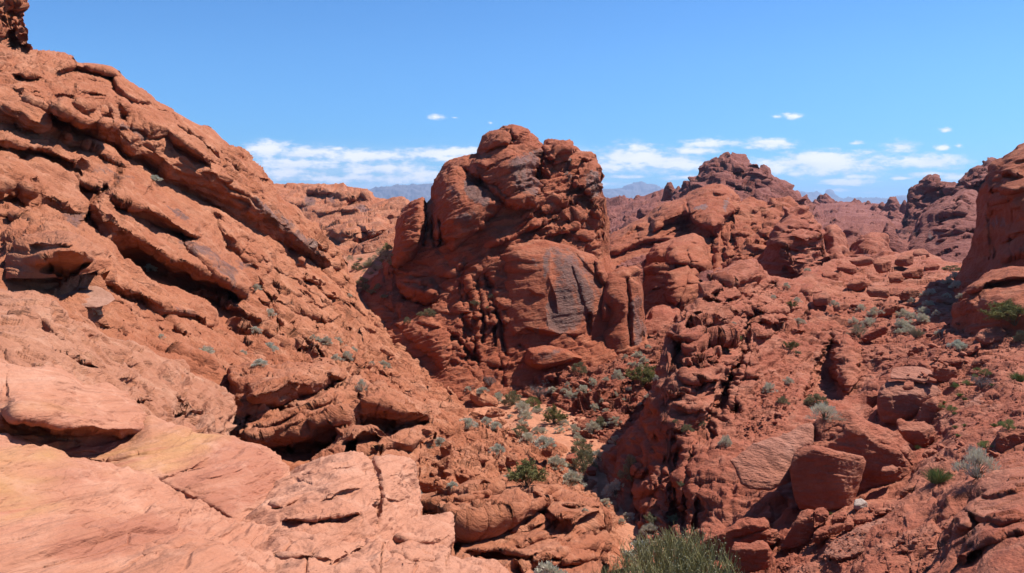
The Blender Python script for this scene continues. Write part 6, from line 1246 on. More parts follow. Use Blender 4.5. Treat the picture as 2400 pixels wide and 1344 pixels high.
BO = [
    # outline, distance, planes (line, slope: deeper to the left of travel), label, options
    ([(1907, 990), (1933, 977), (1977, 965), (2000, 969), (2043, 990), (2072, 1005), (2100, 1023), (2133, 1047), (2148, 1072), (2155, 1097), (2137, 1120), (2110, 1140), (2083, 1160), (2050, 1181), (2000, 1186), (1930, 1150), (1880, 1080), (1890, 1020)], 19.7,
     [((1900, 1060), (2000, 1010), 1.5), ((2000, 1010), (2090, 1060), 1.7), ((2090, 1060), (2110, 1110), 0.9), ((2140, 1110), (2000, 1170), 0.8)], 'largest boulder of the right slope, domed and dark-fronted, behind a split slab',
     dict(g=(0.0, 0.0), feats=[C_([(2060, 1040), (2095, 1050), (2135, 1090)], 0.12, w=4), C_([(1930, 1015), (1965, 1000), (1985, 1010), (1940, 1035)], 0.1, w=3)])),
    ([(1710, 1080), (1733, 1063), (1760, 1045), (1787, 1033), (1833, 1023), (1855, 1008), (1877, 997), (1900, 990), (1908, 1000), (1907, 1040), (1885, 1050), (1867, 1060), (1855, 1095), (1852, 1130), (1807, 1148), (1760, 1147), (1738, 1135), (1727, 1105)], 19.2,
     [((1720, 1112), (1740, 1138), -0.0)], 'pale flat-faced slab with a finely wrinkled surface leaning against the big domed boulder', dict(g=(0.25, -0.9), rnd=0.09, rough=0.8, thick=0.4, mat='pale')),
    ([(1850, 1100), (1856, 1080), (1863, 1067), (1883, 1047), (1907, 1043), (1935, 1050), (1960, 1057), (1990, 1063), (2023, 1070), (2030, 1082), (2024, 1100), (2018, 1125), (2010, 1155), (1998, 1190), (1950, 1196), (1900, 1196), (1873, 1194), (1860, 1155)], 18.3,
     [((1856, 1085), (1905, 1055), 1.3), ((1905, 1055), (2028, 1085), 1.5), ((1955, 1075), (1978, 1150), 0.35), ((1978, 1150), (1995, 1200), 0.4), ((1862, 1150), (1856, 1095), 1.0)], 'split dark orange slab face standing upright in front of the big domed boulder', dict(g=(0.0, 0.05), rnd=0.08, rough=0.55)),
    ([(2086, 880), (2090, 868), (2102, 861), (2142, 859), (2165, 862), (2183, 871), (2188, 884), (2189, 897), (2160, 897), (2136, 892), (2110, 890), (2088, 889)], 25.3, [((2088, 884), (2189, 893), 1.6)], 'flat cap of rock lying on top of the big rounded boulder', dict(g=(0, -0.8), mat='pale')),
    ([(2055, 935), (2059, 918), (2066, 905), (2080, 895), (2105, 893), (2136, 896), (2165, 899), (2196, 907), (2208, 921), (2200, 945), (2175, 965), (2149, 980), (2122, 988), (2095, 992), (2070, 988), (2056, 965)], 24.8, [((2058, 935), (2130, 925), 1.1), ((2130, 925), (2205, 935), 1.1), ((2060, 975), (2056, 930), 0.8), ((2150, 930), (2160, 980), 0.5)], 'big rounded boulder with a flat cap of rock above it', dict(g=(0, 0.0), rnd=0.3, mat='pale')),
    ([(2142, 990), (2150, 975), (2162, 950), (2172, 938), (2190, 930), (2205, 934), (2222, 945), (2236, 956), (2241, 985), (2232, 1016), (2210, 1030), (2180, 1030), (2155, 1012)], 24.0, [((2150, 985), (2185, 938), 0.8), ((2185, 940), (2210, 1030), 0.9)], 'pointed boulder leaning right beside the big rounded boulder', dict(g=(0, 0.0))),
    ([(2100, 990), (2103, 983), (2112, 980), (2120, 990), (2140, 990), (2165, 988), (2185, 1000), (2196, 1020), (2190, 1035), (2170, 1046), (2150, 1050), (2125, 1035), (2108, 1014)], 21.9, [((2105, 1002), (2150, 1010), 1.3), ((2150, 1010), (2196, 1012), 1.4), ((2165, 1010), (2172, 1050), 0.7)], 'blocky boulder with a notched top below the big rounded boulder', dict(g=(0, 0.05))),
    ([(2250, 965), (2268, 948), (2286, 934), (2310, 920), (2337, 908), (2363, 901), (2375, 905), (2380, 914), (2381, 941), (2353, 961), (2325, 970), (2303, 979), (2275, 1000), (2256, 1002), (2248, 988)], 22.6, [((2250, 972), (2300, 962), 2.0), ((2300, 962), (2380, 930), 2.0)], 'long flat-topped slab tilted to the left near the right edge', dict(g=(0.1, -0.2), rnd=0.1, mat='pale')),
    ([(2235, 1030), (2258, 1010), (2286, 991), (2305, 981), (2320, 978), (2343, 987), (2340, 1000), (2320, 1016), (2295, 1030), (2270, 1043), (2245, 1040)], 19.9, [((2238, 1032), (2290, 1012), 1.7), ((2290, 1012), (2343, 992), 1.7)], 'narrow slab pointing downhill between two bigger blocks near the right edge', dict(g=(0.1, -0.4), rnd=0.12)),
    ([(2333, 1045), (2336, 1012), (2365, 1000), (2400, 988), (2440, 980), (2460, 1085), (2400, 1090), (2370, 1095), (2347, 1094), (2338, 1070)], 17.4, [((2334, 1030), (2370, 1020), 1.3), ((2370, 1020), (2450, 1005), 1.3), ((2345, 1090), (2336, 1020), 0.6)], 'large block cut off by the right edge, above the stepped flaky outcrop', dict(g=(0, -0.1))),
    ([(1930, 1295), (1938, 1282), (1953, 1268), (1975, 1255), (2000, 1244), (2022, 1232), (2043, 1223), (2070, 1215), (2090, 1212), (2108, 1225), (2114, 1235), (2108, 1255), (2100, 1264), (2075, 1280), (2050, 1291), (2025, 1302), (2000, 1309), (1972, 1311), (1950, 1309), (1935, 1303)], 14.7, [((1932, 1292), (2010, 1285), 2.0), ((2010, 1285), (2060, 1270), 2.0), ((2060, 1270), (2112, 1245), 2.0)], 'flat pale-topped slab lying like a table at the bottom right', dict(g=(0.05, -0.2), rnd=0.10, rough=0.9, mat='pale')),
    ([(2118, 1238), (2125, 1215), (2140, 1193), (2165, 1175), (2193, 1160), (2222, 1149), (2250, 1143), (2275, 1146), (2287, 1154), (2267, 1178), (2240, 1195), (2217, 1211), (2190, 1230), (2167, 1244), (2140, 1250)], 15.3, [((2120, 1232), (2165, 1225), 1.9), ((2165, 1225), (2285, 1158), 1.9)], 'long sloping slab right of the table-like slab', dict(g=(0.1, -0.5), rnd=0.1, rough=0.8, mat='pale')),
    ([(2108, 1160), (2118, 1145), (2140, 1131), (2160, 1127), (2166, 1135), (2167, 1155), (2155, 1172), (2133, 1188), (2118, 1184)], 17.8, [((2110, 1150), (2165, 1140), 1.3), ((2135, 1150), (2140, 1188), 0.6)], 'squarish block just below the bright green bush', dict(g=(0, -0.1))),
    ([(2165, 1160), (2170, 1142), (2182, 1140), (2195, 1150), (2196, 1166), (2185, 1175), (2170, 1176)], 16.8, [((2165, 1152), (2196, 1155), 1.2)], 'small upright block between the squarish block and the long sloping slab', dict(g=(0, -0.1))),
    ([(1628, 1280), (1645, 1266), (1663, 1254), (1690, 1243), (1725, 1230), (1757, 1218), (1790, 1215), (1802, 1225), (1807, 1240), (1822, 1243), (1829, 1262), (1815, 1275), (1790, 1276), (1733, 1275), (1710, 1300), (1683, 1300), (1650, 1300)], 17.0, [((1640, 1275), (1760, 1226), 1.4), ((1760, 1226), (1808, 1236), 1.5), ((1795, 1230), (1800, 1280), 1.0)], 'wedge-shaped dark slab with a lit top edge behind the big bottom bush', dict(g=(0.05, 0.05), rnd=0.12, feats=[C_([(1720, 1262), (1770, 1250), (1815, 1238)], 0.1, w=3)])),
    ([(1704, 1325), (1710, 1300), (1723, 1271), (1742, 1274), (1760, 1274), (1775, 1267), (1788, 1267), (1800, 1276), (1808, 1290), (1811, 1305), (1800, 1328), (1767, 1341), (1740, 1345), (1715, 1340)], 15.8, [((1712, 1288), (1806, 1288), 1.4), ((1798, 1285), (1800, 1335), 1.3)], 'squat dark block with a pale lit edge right of the big bottom bush', dict(g=(0.0, 0.05), rnd=0.12)),
    ([(1828, 1285), (1840, 1260), (1855, 1238), (1867, 1218), (1877, 1199), (1892, 1193), (1907, 1195), (1909, 1217), (1906, 1240), (1900, 1264), (1883, 1278), (1855, 1286)], 16.9, [((1862, 1222), (1908, 1212), 1.0), ((1850, 1250), (1880, 1200), 0.4)], 'leaning dark block wedged below the split upright slab', dict(g=(0.1, 0.05), rnd=0.1)),
    ([(1907, 1200), (1915, 1191), (1930, 1189), (1943, 1204), (1940, 1220), (1925, 1226), (1911, 1222)], 16.9, [((1908, 1206), (1942, 1208), 1.0)], 'dark brown stone beside the leaning block', dict(g=(0, 0))),
    ([(1948, 1225), (1952, 1208), (1968, 1200), (1984, 1202), (1986, 1215), (1978, 1235), (1965, 1243), (1953, 1238)], 16.6, [((1950, 1218), (1985, 1212), 1.2)], 'rounded red stone in the row under the white rock', dict(g=(0, 0))),
    ([(1975, 1240), (1980, 1220), (1992, 1215), (2002, 1225), (2000, 1240), (1985, 1246)], 16.3, [((1976, 1230), (2002, 1230), 1.2)], 'small angular stone in the row under the white rock', dict(g=(0, 0))),
    ([(1998, 1222), (2003, 1208), (2020, 1203), (2040, 1208), (2046, 1222), (2035, 1233), (2010, 1234)], 16.5, [((2000, 1217), (2046, 1217), 1.4)], 'broad low stone in the row under the white rock', dict(g=(0, 0))),
    ([(1904, 1272), (1906, 1250), (1925, 1235), (1950, 1232), (1953, 1250), (1940, 1262), (1920, 1274)], 16.3, [((1905, 1255), (1953, 1245), 1.2)], 'blocky red stone left of the table-like slab', dict(g=(0, 0))),
    ([(2000, 1192), (2001, 1178), (2006, 1171), (2018, 1168), (2032, 1178), (2036, 1190), (2024, 1193), (2012, 1198)], 17.3, [((2001, 1184), (2036, 1184), 1.3), ((2016, 1180), (2014, 1198), 0.7)], 'small white rock, the only white stone, below the big domed boulder', dict(g=(0, 0), mat='white')),
    ([(2285, 790), (2297, 775), (2312, 767), (2347, 767), (2360, 783), (2350, 800), (2325, 807), (2303, 808)], 29.0, [((2287, 790), (2360, 788), 1.5)], 'angular block above the sloping slabs under the shadowed cliff', dict(g=(0, -0.2))),
    ([(2256, 826), (2270, 812), (2297, 804), (2299, 816), (2285, 826), (2266, 835)], 28.4, [((2257, 824), (2299, 816), 1.5)], 'tilted wedge of rock left of the angular block under the shadowed cliff', dict(g=(0, -0.2))),
    ([(2196, 846), (2210, 830), (2230, 823), (2258, 830), (2262, 845), (2245, 855), (2215, 856)], 27.4, [((2198, 845), (2262, 845), 1.5)], 'flat-topped brown block upslope of the big rounded boulder', dict(g=(0, -0.2))),
    ([(2186, 890), (2189, 852), (2200, 850), (2218, 858), (2240, 862), (2245, 880), (2236, 896), (2205, 898)], 26.4, [((2187, 862), (2245, 868), 1.2)], 'square dark block right of the flat cap of rock', dict(g=(0, 0))),
    ([(2056, 745), (2060, 722), (2074, 708), (2090, 702), (2104, 708), (2107, 720), (2095, 733), (2075, 742)], 42.0, [((2058, 730), (2085, 722), 1.2), ((2085, 722), (2106, 716), 1.2), ((2062, 742), (2060, 725), 0.8)], 'pale oval boulder alone on the upper right slope', dict(g=(0, -0.1), rnd=0.3)),
    ([(2016, 792), (2030, 780), (2052, 769), (2075, 762), (2082, 770), (2080, 780), (2058, 792), (2034, 803), (2022, 802)], 36.0, [((2018, 790), (2078, 765), 1.2)], 'dark wedge of rock jutting up beside pale twigs on the right slope', dict(g=(0, 0.1))),
    ([(2030, 945), (2032, 925), (2048, 914), (2060, 920), (2060, 945), (2045, 957)], 26.2, [((2031, 930), (2060, 928), 1.0)], 'upright rounded stone touching the left of the big rounded boulder', dict(g=(0, 0), rnd=0.3)),
    ([(1908, 765), (1918, 752), (1932, 748), (1938, 760), (1930, 772), (1915, 775)], 42.0, [((1909, 760), (1938, 758), 1.2)], 'pale angular stone in the rock pile above the shaded hollow', dict(g=(0, 0))),
    ([(1894, 775), (1896, 758), (1904, 756), (1907, 766), (1903, 776)], 42.0, [((1894, 765), (1907, 765), 1.0)], 'narrow stone standing beside the pale angular stone above the shaded hollow', dict(g=(0, 0))),
    ([(1798, 935), (1803, 925), (1818, 915), (1826, 922), (1815, 935), (1806, 940)], 30.8, [((1799, 932), (1826, 925), 1.4)], 'flat leaning stone under the grey shrub on the outcrop', dict(g=(0, -0.3))),
    ([(1798, 1020), (1805, 1010), (1822, 1008), (1830, 1016), (1822, 1024), (1805, 1026)], 26.5, [((1799, 1018), (1830, 1018), 1.4)], 'small block above the wrinkled slab', dict(g=(0, -0.3))),
    # left of and along the wash
    ([(1105, 915), (1103, 893), (1108, 885), (1125, 885), (1134, 890), (1132, 905), (1128, 920), (1115, 922)], 48.5, [((1104, 892), (1134, 893), 1.2), ((1124, 888), (1124, 922), 1.0)], 'tall squared block at the head of the dry wash', dict(g=(0, 0), mat='left', rnd=0.1)),
    ([(1100, 935), (1104, 918), (1118, 912), (1140, 920), (1160, 932), (1168, 945), (1160, 958), (1140, 960), (1118, 950)], 45.5, [((1102, 926), (1165, 945), 1.3)], 'rounded block below the tall squared block at the head of the wash', dict(g=(0, 0), mat='left')),
    ([(1136, 975), (1142, 962), (1160, 956), (1180, 960), (1184, 972), (1176, 980), (1155, 982)], 43.0, [((1137, 970), (1184, 970), 1.3)], 'dark rounded boulder on the left bank of the wash', dict(g=(0, 0), mat='left')),
    ([(1036, 1070), (1030, 1052), (1036, 1040), (1048, 1034), (1058, 1040), (1060, 1058), (1066, 1078), (1055, 1085)], 27.5, [((1034, 1048), (1060, 1046), 0.9), ((1052, 1040), (1058, 1082), 0.8)], 'upright pointed slab on the slope left of the wash', dict(g=(0, 0.05), mat='left', rnd=0.08)),
    ([(1008, 1112), (1022, 1090), (1040, 1075), (1055, 1067), (1060, 1085), (1058, 1105), (1045, 1118), (1025, 1120)], 25.0, [((1010, 1108), (1056, 1072), 0.9), ((1050, 1070), (1050, 1115), 1.1)], 'pale triangular slab leaning among the broken blocks', dict(g=(0, -0.2), mat='left', rnd=0.08)),
    ([(1068, 1125), (1066, 1105), (1078, 1094), (1098, 1100), (1112, 1112), (1118, 1128), (1100, 1138), (1080, 1138)], 23.6, [((1067, 1112), (1118, 1120), 1.2), ((1085, 1100), (1080, 1138), 0.3)], 'rounded cracked boulder just behind the jutting foreground ledge', dict(g=(0, 0), mat='left', rnd=0.25)),
    ([(975, 1140), (980, 1120), (1000, 1108), (1020, 1112), (1038, 1130), (1040, 1150), (1015, 1156), (990, 1152)], 21.8, [((976, 1128), (1040, 1138), 1.2)], 'broad broken block at the right foot of the smooth pink rock', dict(g=(0, 0), mat='left')),
    ([(1183, 1090), (1188, 1068), (1200, 1060), (1212, 1068), (1215, 1085), (1200, 1094)], 28.5, [((1185, 1076), (1214, 1078), 1.0)], 'upright blunt stone left of the olive bush', dict(g=(0, 0), mat='left')),
    ([(1116, 1074), (1124, 1064), (1140, 1068), (1146, 1080), (1132, 1086), (1118, 1083)], 28.0, [((1117, 1073), (1146, 1078), 1.5)], 'flat stone among the rubble left of the wash', dict(g=(0, -0.2), mat='left')),
    ([(1167, 1095), (1172, 1080), (1180, 1076), (1186, 1094), (1176, 1100)], 27.5, [((1168, 1088), (1186, 1088), 1.0)], 'small pointed stone left of the olive bush', dict(g=(0, 0), mat='left')),
    ([(1268, 1065), (1272, 1048), (1286, 1042), (1294, 1052), (1294, 1068), (1280, 1073)], 31.0, [((1269, 1055), (1294, 1056), 1.2)], 'reddish boulder hugging the left edge of the wash', dict(g=(0, 0), mat='left')),
    ([(1322, 1078), (1330, 1066), (1348, 1063), (1358, 1072), (1354, 1084), (1335, 1088)], 33.0, [((1323, 1074), (1357, 1075), 1.4)], 'flat boulder lying in the middle of the sandy wash', dict(g=(0, 0), mat='right')),
    ([(1373, 1108), (1376, 1096), (1390, 1092), (1400, 1100), (1396, 1115), (1384, 1118)], 31.0, [((1374, 1103), (1400, 1105), 1.2)], 'rounded red boulder at the right edge of the wash below the largest bush', dict(g=(0, 0), mat='right', rnd=0.25)),
    ([(1191, 1018), (1196, 1008), (1204, 1010), (1210, 1020), (1203, 1025), (1194, 1024)], 36.5, [((1192, 1015), (1210, 1017), 1.3)], 'small dark stone above the wash near the dark green shrub', dict(g=(0, 0), mat='left')),
    ([(1138, 1060), (1134, 1048), (1142, 1040), (1148, 1052), (1146, 1062)], 31.0, [((1135, 1050), (1148, 1052), 1.0)], 'little dark pointed stone on the smooth slab left of the wash', dict(g=(0, 0), mat='left')),
    # hillside
    ([(552, 360), (549, 350), (556, 346), (568, 356), (575, 368), (567, 372)], 48.5, [((550, 354), (574, 366), 1.0)], 'loose block perched on the skyline of the left hillside', dict(g=(0, 0), mat='left')),
    ([(32, 178), (30, 168), (50, 163), (75, 166), (76, 180), (60, 183)], 35.4, [((31, 172), (76, 173), 1.6)], 'flat rectangular block high on the left hillside under the pinnacle', dict(g=(0, 0), mat='left', rnd=0.15)),
    ([(76, 181), (76, 167), (95, 160), (106, 167), (106, 178), (92, 184)], 35.4, [((76, 173), (106, 172), 1.6)], 'rounded block against the flat rectangular block high on the hillside', dict(g=(0, 0), mat='left', rnd=0.2)),
    ([(700, 615), (698, 605), (708, 601), (716, 607), (714, 618), (705, 620)], 45.5, [((699, 609), (716, 610), 1.0)], 'round stone balanced on a fin low on the hillside', dict(g=(0, 0), mat='left', rnd=0.3)),
    ([(740, 560), (735, 545), (742, 535), (752, 540), (755, 556), (748, 562)], 53.5, [((736, 548), (755, 548), 0.8)], 'rounded knobby stone on the right flank of the hillside', dict(g=(0, 0), mat='left', rnd=0.3)),
    ([(890, 822), (895, 810), (910, 812), (922, 825), (926, 835), (912, 836)], 43.5, [((892, 815), (925, 832), 1.4)], 'slab lying in the debris under the long straight fin', dict(g=(0, -0.2), mat='left')),
    ([(80, 660), (95, 655), (150, 652), (195, 650), (212, 660), (235, 675), (262, 690), (270, 702), (250, 715), (225, 722), (180, 720), (150, 708), (110, 690), (85, 675)], 17.6, [((90, 690), (225, 716), 2.2)], 'smooth grey-brown slab on the floor of the shallow cave', dict(g=(0.0, -2.0), mat='slab', rnd=0.12, rough=0.5, thick=0.5)),
    ([(467, 842), (470, 828), (478, 824), (490, 836), (496, 846), (480, 848)], 24.0, [((468, 832), (495, 842), 1.0)], 'pale rounded stone beside blue-green tufts on the lower hillside', dict(g=(0, 0), mat='knob')),
    ([(123, 842), (124, 832), (140, 826), (156, 830), (158, 840), (145, 845)], 11.3, [((124, 834), (158, 835), 1.2)], 'loose flat stone resting on the knobby outcrop', dict(g=(0, 0), mat='knob', rnd=0.25)),
]
M['white'] = sandstone('white_rock', (0.36, 0.27, 0.22), (0.42, 0.33, 0.28), (0.46, 0.38, 0.33), band=0.2, scale=4.0)
M['slab'] = sandstone('grey_brown_sandstone', (0.29, 0.135, 0.085), (0.33, 0.165, 0.110), (0.37, 0.2, 0.14), band=0.4, bump=0.2, scale=2.0)
for poly, d, pl, lab, kw in BO:
    boulder(poly, d, pl, lab, **kw)


def quick(cx, cy, w, h, d, label, seed, mat='right', tilt=0.0, group=None):
    """an irregular block given by its centre, size and distance"""
    rs = np.random.RandomState(seed)
    a = np.linspace(0, 2 * np.pi, 11, endpoint=False) + rs.uniform(-.2, .2, 11)
    r = rs.uniform(0.8, 1.08, 11)
    pts = []
    for ai, ri in zip(a, r):
        c, s_ = math.cos(ai), math.sin(ai)
        k = (abs(c) ** 2.6 + abs(s_) ** 2.6) ** (-1 / 2.6)
        x, y = c * k * ri * w / 2, -s_ * k * ri * h / 2
        pts.append((cx + x, cy + y - tilt * x))
    pts = [p for p in pts]
    y0 = cy - h * rs.uniform(0.0, 0.2)
    L = ((cx - w / 2, y0 + tilt * w / 2), (cx + w / 2, y0 - tilt * w / 2))
    pl = [(L[0], L[1], rs.uniform(1.2, 1.8))]
    if rs.rand() < 0.7:
        xx = cx + w * rs.uniform(-0.1, 0.3)
        pl.append(((xx, cy - h), (xx + w * rs.uniform(-.1, .2), cy + h), rs.uniform(0.3, 0.9)))
    return boulder(pts, d, pl, label, g=(rs.uniform(-.2, .2), rs.uniform(-.2, .1)), mat=mat, rnd=rs.uniform(0.14, 0.28), group=group)


QB = [
    (2068, 622, 44, 40, 60, 'smooth pale egg-shaped boulder below the hump-backed dome', 0), (2020, 612, 60, 24, 66, 'low flat pale boulder at the back of the upper right slope', .1), (2120, 612, 52, 30, 64, 'flat layered boulder right of the egg-shaped boulder', .1), (2158, 596, 46, 26, 78, 'pale rounded boulder at the foot of the pitted dome', 0),
    (2140, 640, 60, 26, 56, 'wide ledge-like boulder below the flat layered boulder', .1), (2100, 652, 40, 28, 54, 'squat boulder between two flat ledges on the upper right slope', 0), (1985, 632, 56, 30, 60, 'broad pale block just right of the beehive rock', -.1), (1945, 650, 40, 30, 55, 'block with a dark hollow beside it near the beehive rock', 0), (2185, 628, 40, 22, 64, 'small flat boulder near the green patch under the cliff', .1),
    (2010, 668, 50, 28, 52, 'brown block on the middle of the upper right slope', .1), (2060, 685, 60, 30, 47, 'wide cracked ledge block on the upper right slope', -.05), (2130, 690, 54, 32, 46, 'angular block left of the shrubs below the cliff', .15), (1925, 700, 50, 34, 43, 'undercut block above the rock pile', .1), (1970, 720, 40, 24, 42, 'low block right of the undercut block', .1),
    (2185, 672, 36, 24, 50, 'small block among shrubs below the cliff', .2), (2200, 770, 44, 26, 36, 'tilted flat block beneath the row of shrubs', .3), (2150, 820, 44, 24, 31, 'flat stone slab upslope of the cap rock', .3), (2300, 850, 50, 30, 26.5, 'block half in shadow at the right above the long tilted slab', .2), (2225, 780, 30, 22, 33, 'small dark block left of the blue-grey shrub', .2),
    (2215, 1075, 50, 26, 19.2, 'flat broken block left of the spiky grey-green bush', .2), (2180, 1065, 36, 30, 20, 'angular block right of the notched boulder', .1), (2260, 1075, 40, 22, 18.5, 'low flat stone above the spiky grey-green bush', .2), (2070, 1200, 40, 22, 16.6, 'low stone between white rock and long slab', .1), (2000, 1265, 30, 20, 15.6, 'half-buried stone behind the table-like slab', .2),
    (2215, 1120, 62, 34, 18.0, 'angular lit block between the bright green bush and the long sloping slab', .25), (2320, 1075, 60, 30, 17.2, 'broad flat block behind the spiky grey-green bush', .2), (2130, 905, 30, 24, 24.0, 'small stone perched against the big rounded boulder', .1), (1960, 1240, 44, 26, 15.9, 'tilted stone behind the table-like slab', .3), (2250, 860, 46, 26, 27.5, 'flat block above the twiggy grey shrub', .25),
    (1740, 1225, 44, 22, 18.2, 'flat shaded stone behind the wedge-shaped slab', .3), (2085, 1105, 40, 30, 19.0, 'dark block tucked under the right side of the big domed boulder', .1),
    (2120, 1300, 60, 34, 13.4, 'big sloping slab below the table-like slab', .3), (2060, 1330, 50, 26, 13.2, 'leaning slab at the bottom edge under the table-like slab', .4), (2190, 1310, 40, 30, 12.6, 'stone wedged beside the stepped flaky outcrop', .1),
]
for k, (cx, cy, w, h, d, lab, tl) in enumerate(QB):
    quick(cx, cy, w, h, min(d, zb_at(cx, cy, 3) * 1.01), lab, 300 + k, tilt=tl)

# ---------------------------------------------------------------- loose stones
def ico(sub):
    import bmesh
    bm = bmesh.new()
    bmesh.ops.create_icosphere(bm, subdivisions=sub, radius=1.0)
    bm.verts.ensure_lookup_table()
    v = np.array([x.co[:] for x in bm.verts]); f = np.array([[q.index for q in fc.verts] for fc in bm.faces])
    bm.free()
    return v, f


def stone_shape(seed, sub=3):
    rs = np.random.RandomState(seed)
    v, f = ico(sub)
    n = rs.normal(size=(11, 3)); n /= np.linalg.norm(n, axis=1)[:, None]
    n[0] = (0, 0, 1); n[1] = (0, 0, -1)
    h = rs.uniform(0.55, 0.95, 11)
    c = v @ n.T
    r = np.where(c > 0.05, h[None] / np.maximum(c, 0.05), 9).min(1)
    r = np.minimum(r, 1.15)
    p = v * r[:, None]
    p *= np.array([1.0, rs.uniform(0.6, 0.9), rs.uniform(0.4, 0.75)])
    p += v * (0.05 * fbm(p * 2.5, 3, seed=seed))[:, None]
    return p, f


STONES = []
for k in range(8):
    p, f = stone_shape(40 + k)
    me = mesh_np('stone', p, None, False, None, tris=f)
    me.materials.append(M['right']); STONES.append(me)
STONES_L = []
for me in STONES:
    m2 = me.copy(); m2.materials.clear(); m2.materials.append(M['left']); STONES_L.append(m2)


def rnd_in(poly, rs):
    xs = [p[0] for p in poly]; ys = [p[1] for p in poly]
    while True:
        x, y = rs.uniform(min(xs), max(xs)), rs.uniform(min(ys), max(ys))
        if in_poly(np.array([x]), np.array([y]), poly)[0]:
            return x, y


STONE_AREAS = [
    ([(2040, 830), (2190, 800), (2280, 830), (2300, 880), (2260, 930), (2210, 900), (2040, 860)], 34, 8, 26, 0, 'loose red stone among the blocks upslope of the big rounded boulder', 'stones upslope of the big rounded boulder'),
    ([(2200, 1000), (2240, 1040), (2330, 1040), (2340, 1090), (2250, 1130), (2170, 1110), (2150, 1070), (2200, 1040)], 34, 9, 28, 0, 'loose red stone around the bushes right of the big domed boulder', 'stones right of the big domed boulder'),
    ([(1840, 1290), (1920, 1280), (1950, 1320), (1900, 1344), (1820, 1330)], 18, 6, 18, 0, 'small red stone in the gravel left of the table-like slab', 'stones left of the table-like slab'),
    ([(2110, 1260), (2200, 1230), (2240, 1230), (2200, 1330), (2080, 1344), (2050, 1310)], 30, 7, 22, 0, 'red stone in the gully right of the table-like slab', 'stones in the gully right of the table-like slab'),
    ([(2040, 1190), (2120, 1190), (2110, 1215), (2040, 1215)], 12, 7, 18, 0, 'small red stone on the ground right of the white rock', 'stones right of the white rock'),
    ([(1780, 860), (1850, 860), (1840, 980), (1790, 1020), (1700, 1030), (1770, 960)], 26, 6, 18, 0, 'small stone spilling down beside the shaded hollow', 'stones beside the shaded hollow'),
    ([(1960, 720), (2240, 690), (2250, 790), (2100, 840), (2000, 800)], 40, 6, 22, 0, 'scattered stone on the upper right slope', 'stones on the upper right slope'),
    ([(1240, 910), (1380, 870), (1520, 840), (1500, 930), (1420, 1010), (1380, 1050), (1300, 970)], 46, 6, 20, 0, 'stone in the shrubby rubble right of the dry wash', 'stones in the rubble right of the dry wash'),
    ([(1010, 1040), (1180, 1060), (1320, 1120), (1250, 1135), (1100, 1120), (1000, 1140)], 36, 7, 26, 1, 'broken stone on the slope left of the dry wash', 'stones on the slope left of the dry wash'),
    ([(1150, 940), (1220, 960), (1300, 1020), (1260, 1040), (1160, 1020), (1090, 980)], 16, 6, 18, 1, 'stone on the left bank of the dry wash', 'stones on the left bank of the dry wash'),
]
rs = np.random.RandomState(5)
for poly, n, s0, s1, left, lab, grp in STONE_AREAS:
    for k in range(n):
        x, y = rnd_in(poly, rs)
        d = zb_at(x, y)
        wpx = s0 + (s1 - s0) * rs.rand() ** 2.2
        sc = 0.5 * wpx / F * d
        o = bpy.data.objects.new('stone', (STONES_L if left else STONES)[rs.randint(8)])
        COL.objects.link(o)
        q = P(x, y, d * 0.997)
        o.location = (q[0], q[1], q[2] + 0.15 * sc)
        o.scale = (sc, sc, sc); o.rotation_euler = (rs.uniform(-.4, .4), rs.uniform(-.4, .4), rs.uniform(0, 6.3))
        tag(o, lab, 'stone', None, grp)

# countless small fragments
frag = [stone_shape(70 + k, 1) for k in range(6)]
FRAG_AREAS = [
    ([(1780, 850), (1880, 850), (1880, 960), (1830, 1010), (1700, 1040), (1760, 960)], 420, 2, 7),
    ([(1950, 700), (2300, 660), (2400, 800), (2300, 900), (2000, 830)], 700, 2, 8),
    ([(2180, 820), (2400, 800), (2400, 1000), (2250, 1100), (2150, 1060), (2220, 930)], 520, 2.5, 9),
    ([(1800, 1290), (1950, 1250), (2120, 1240), (2240, 1200), (2200, 1344), (1820, 1344)], 900, 2.5, 9),
    ([(1880, 1190), (2140, 1180), (2110, 1240), (1900, 1270)], 200, 2.5, 8),
    ([(1220, 910), (1380, 860), (1550, 800), (1520, 930), (1430, 1040), (1390, 1080), (1290, 980)], 900, 2, 8),
    ([(1560, 680), (1900, 660), (1900, 780), (1800, 800), (1600, 780)], 260, 2, 6),
    ([(980, 1020), (1200, 1020), (1330, 1120), (1250, 1140), (1090, 1130), (1000, 1150)], 420, 2, 8),
    ([(1150, 950), (1230, 985), (1340, 1090), (1300, 1100), (1150, 1020), (1080, 960)], 260, 2, 7),
    ([(480, 800), (850, 830), (980, 900), (880, 900), (560, 850)], 260, 2, 7),
    ([(850, 780), (950, 820), (1060, 920), (980, 900)], 160, 2, 6),
    ([(845, 690), (900, 660), (960, 690), (1000, 740), (920, 750)], 160, 2, 6),
]
for gi, (poly, n, s0, s1) in enumerate(FRAG_AREAS):
    V, T, b = [], [], 0
    for k in range(n):
        x, y = rnd_in(poly, rs)
        d = zb_at(x, y)
        sc = 0.5 * (s0 + (s1 - s0) * rs.rand() ** 2.5) / F * d
        p, f = frag[rs.randint(6)]
        a = rs.uniform(0, 6.3); ca, sa = math.cos(a), math.sin(a)
        q = p @ np.array([[ca, sa, 0], [-sa, ca, 0], [0, 0, 1]]) * sc + P(x, y, d * 0.999) + np.array([0, 0, 0.1 * sc])
        V.append(q); T.append(f + b); b += len(p)
    left = gi in (7, 8, 9, 10)
    add('rubble', mesh_np('rubble', np.concatenate(V), None, False, None, tris=np.concatenate(T)), M['left' if left else 'right'], kind='stuff', label='fine broken rock fragments littering the slopes')
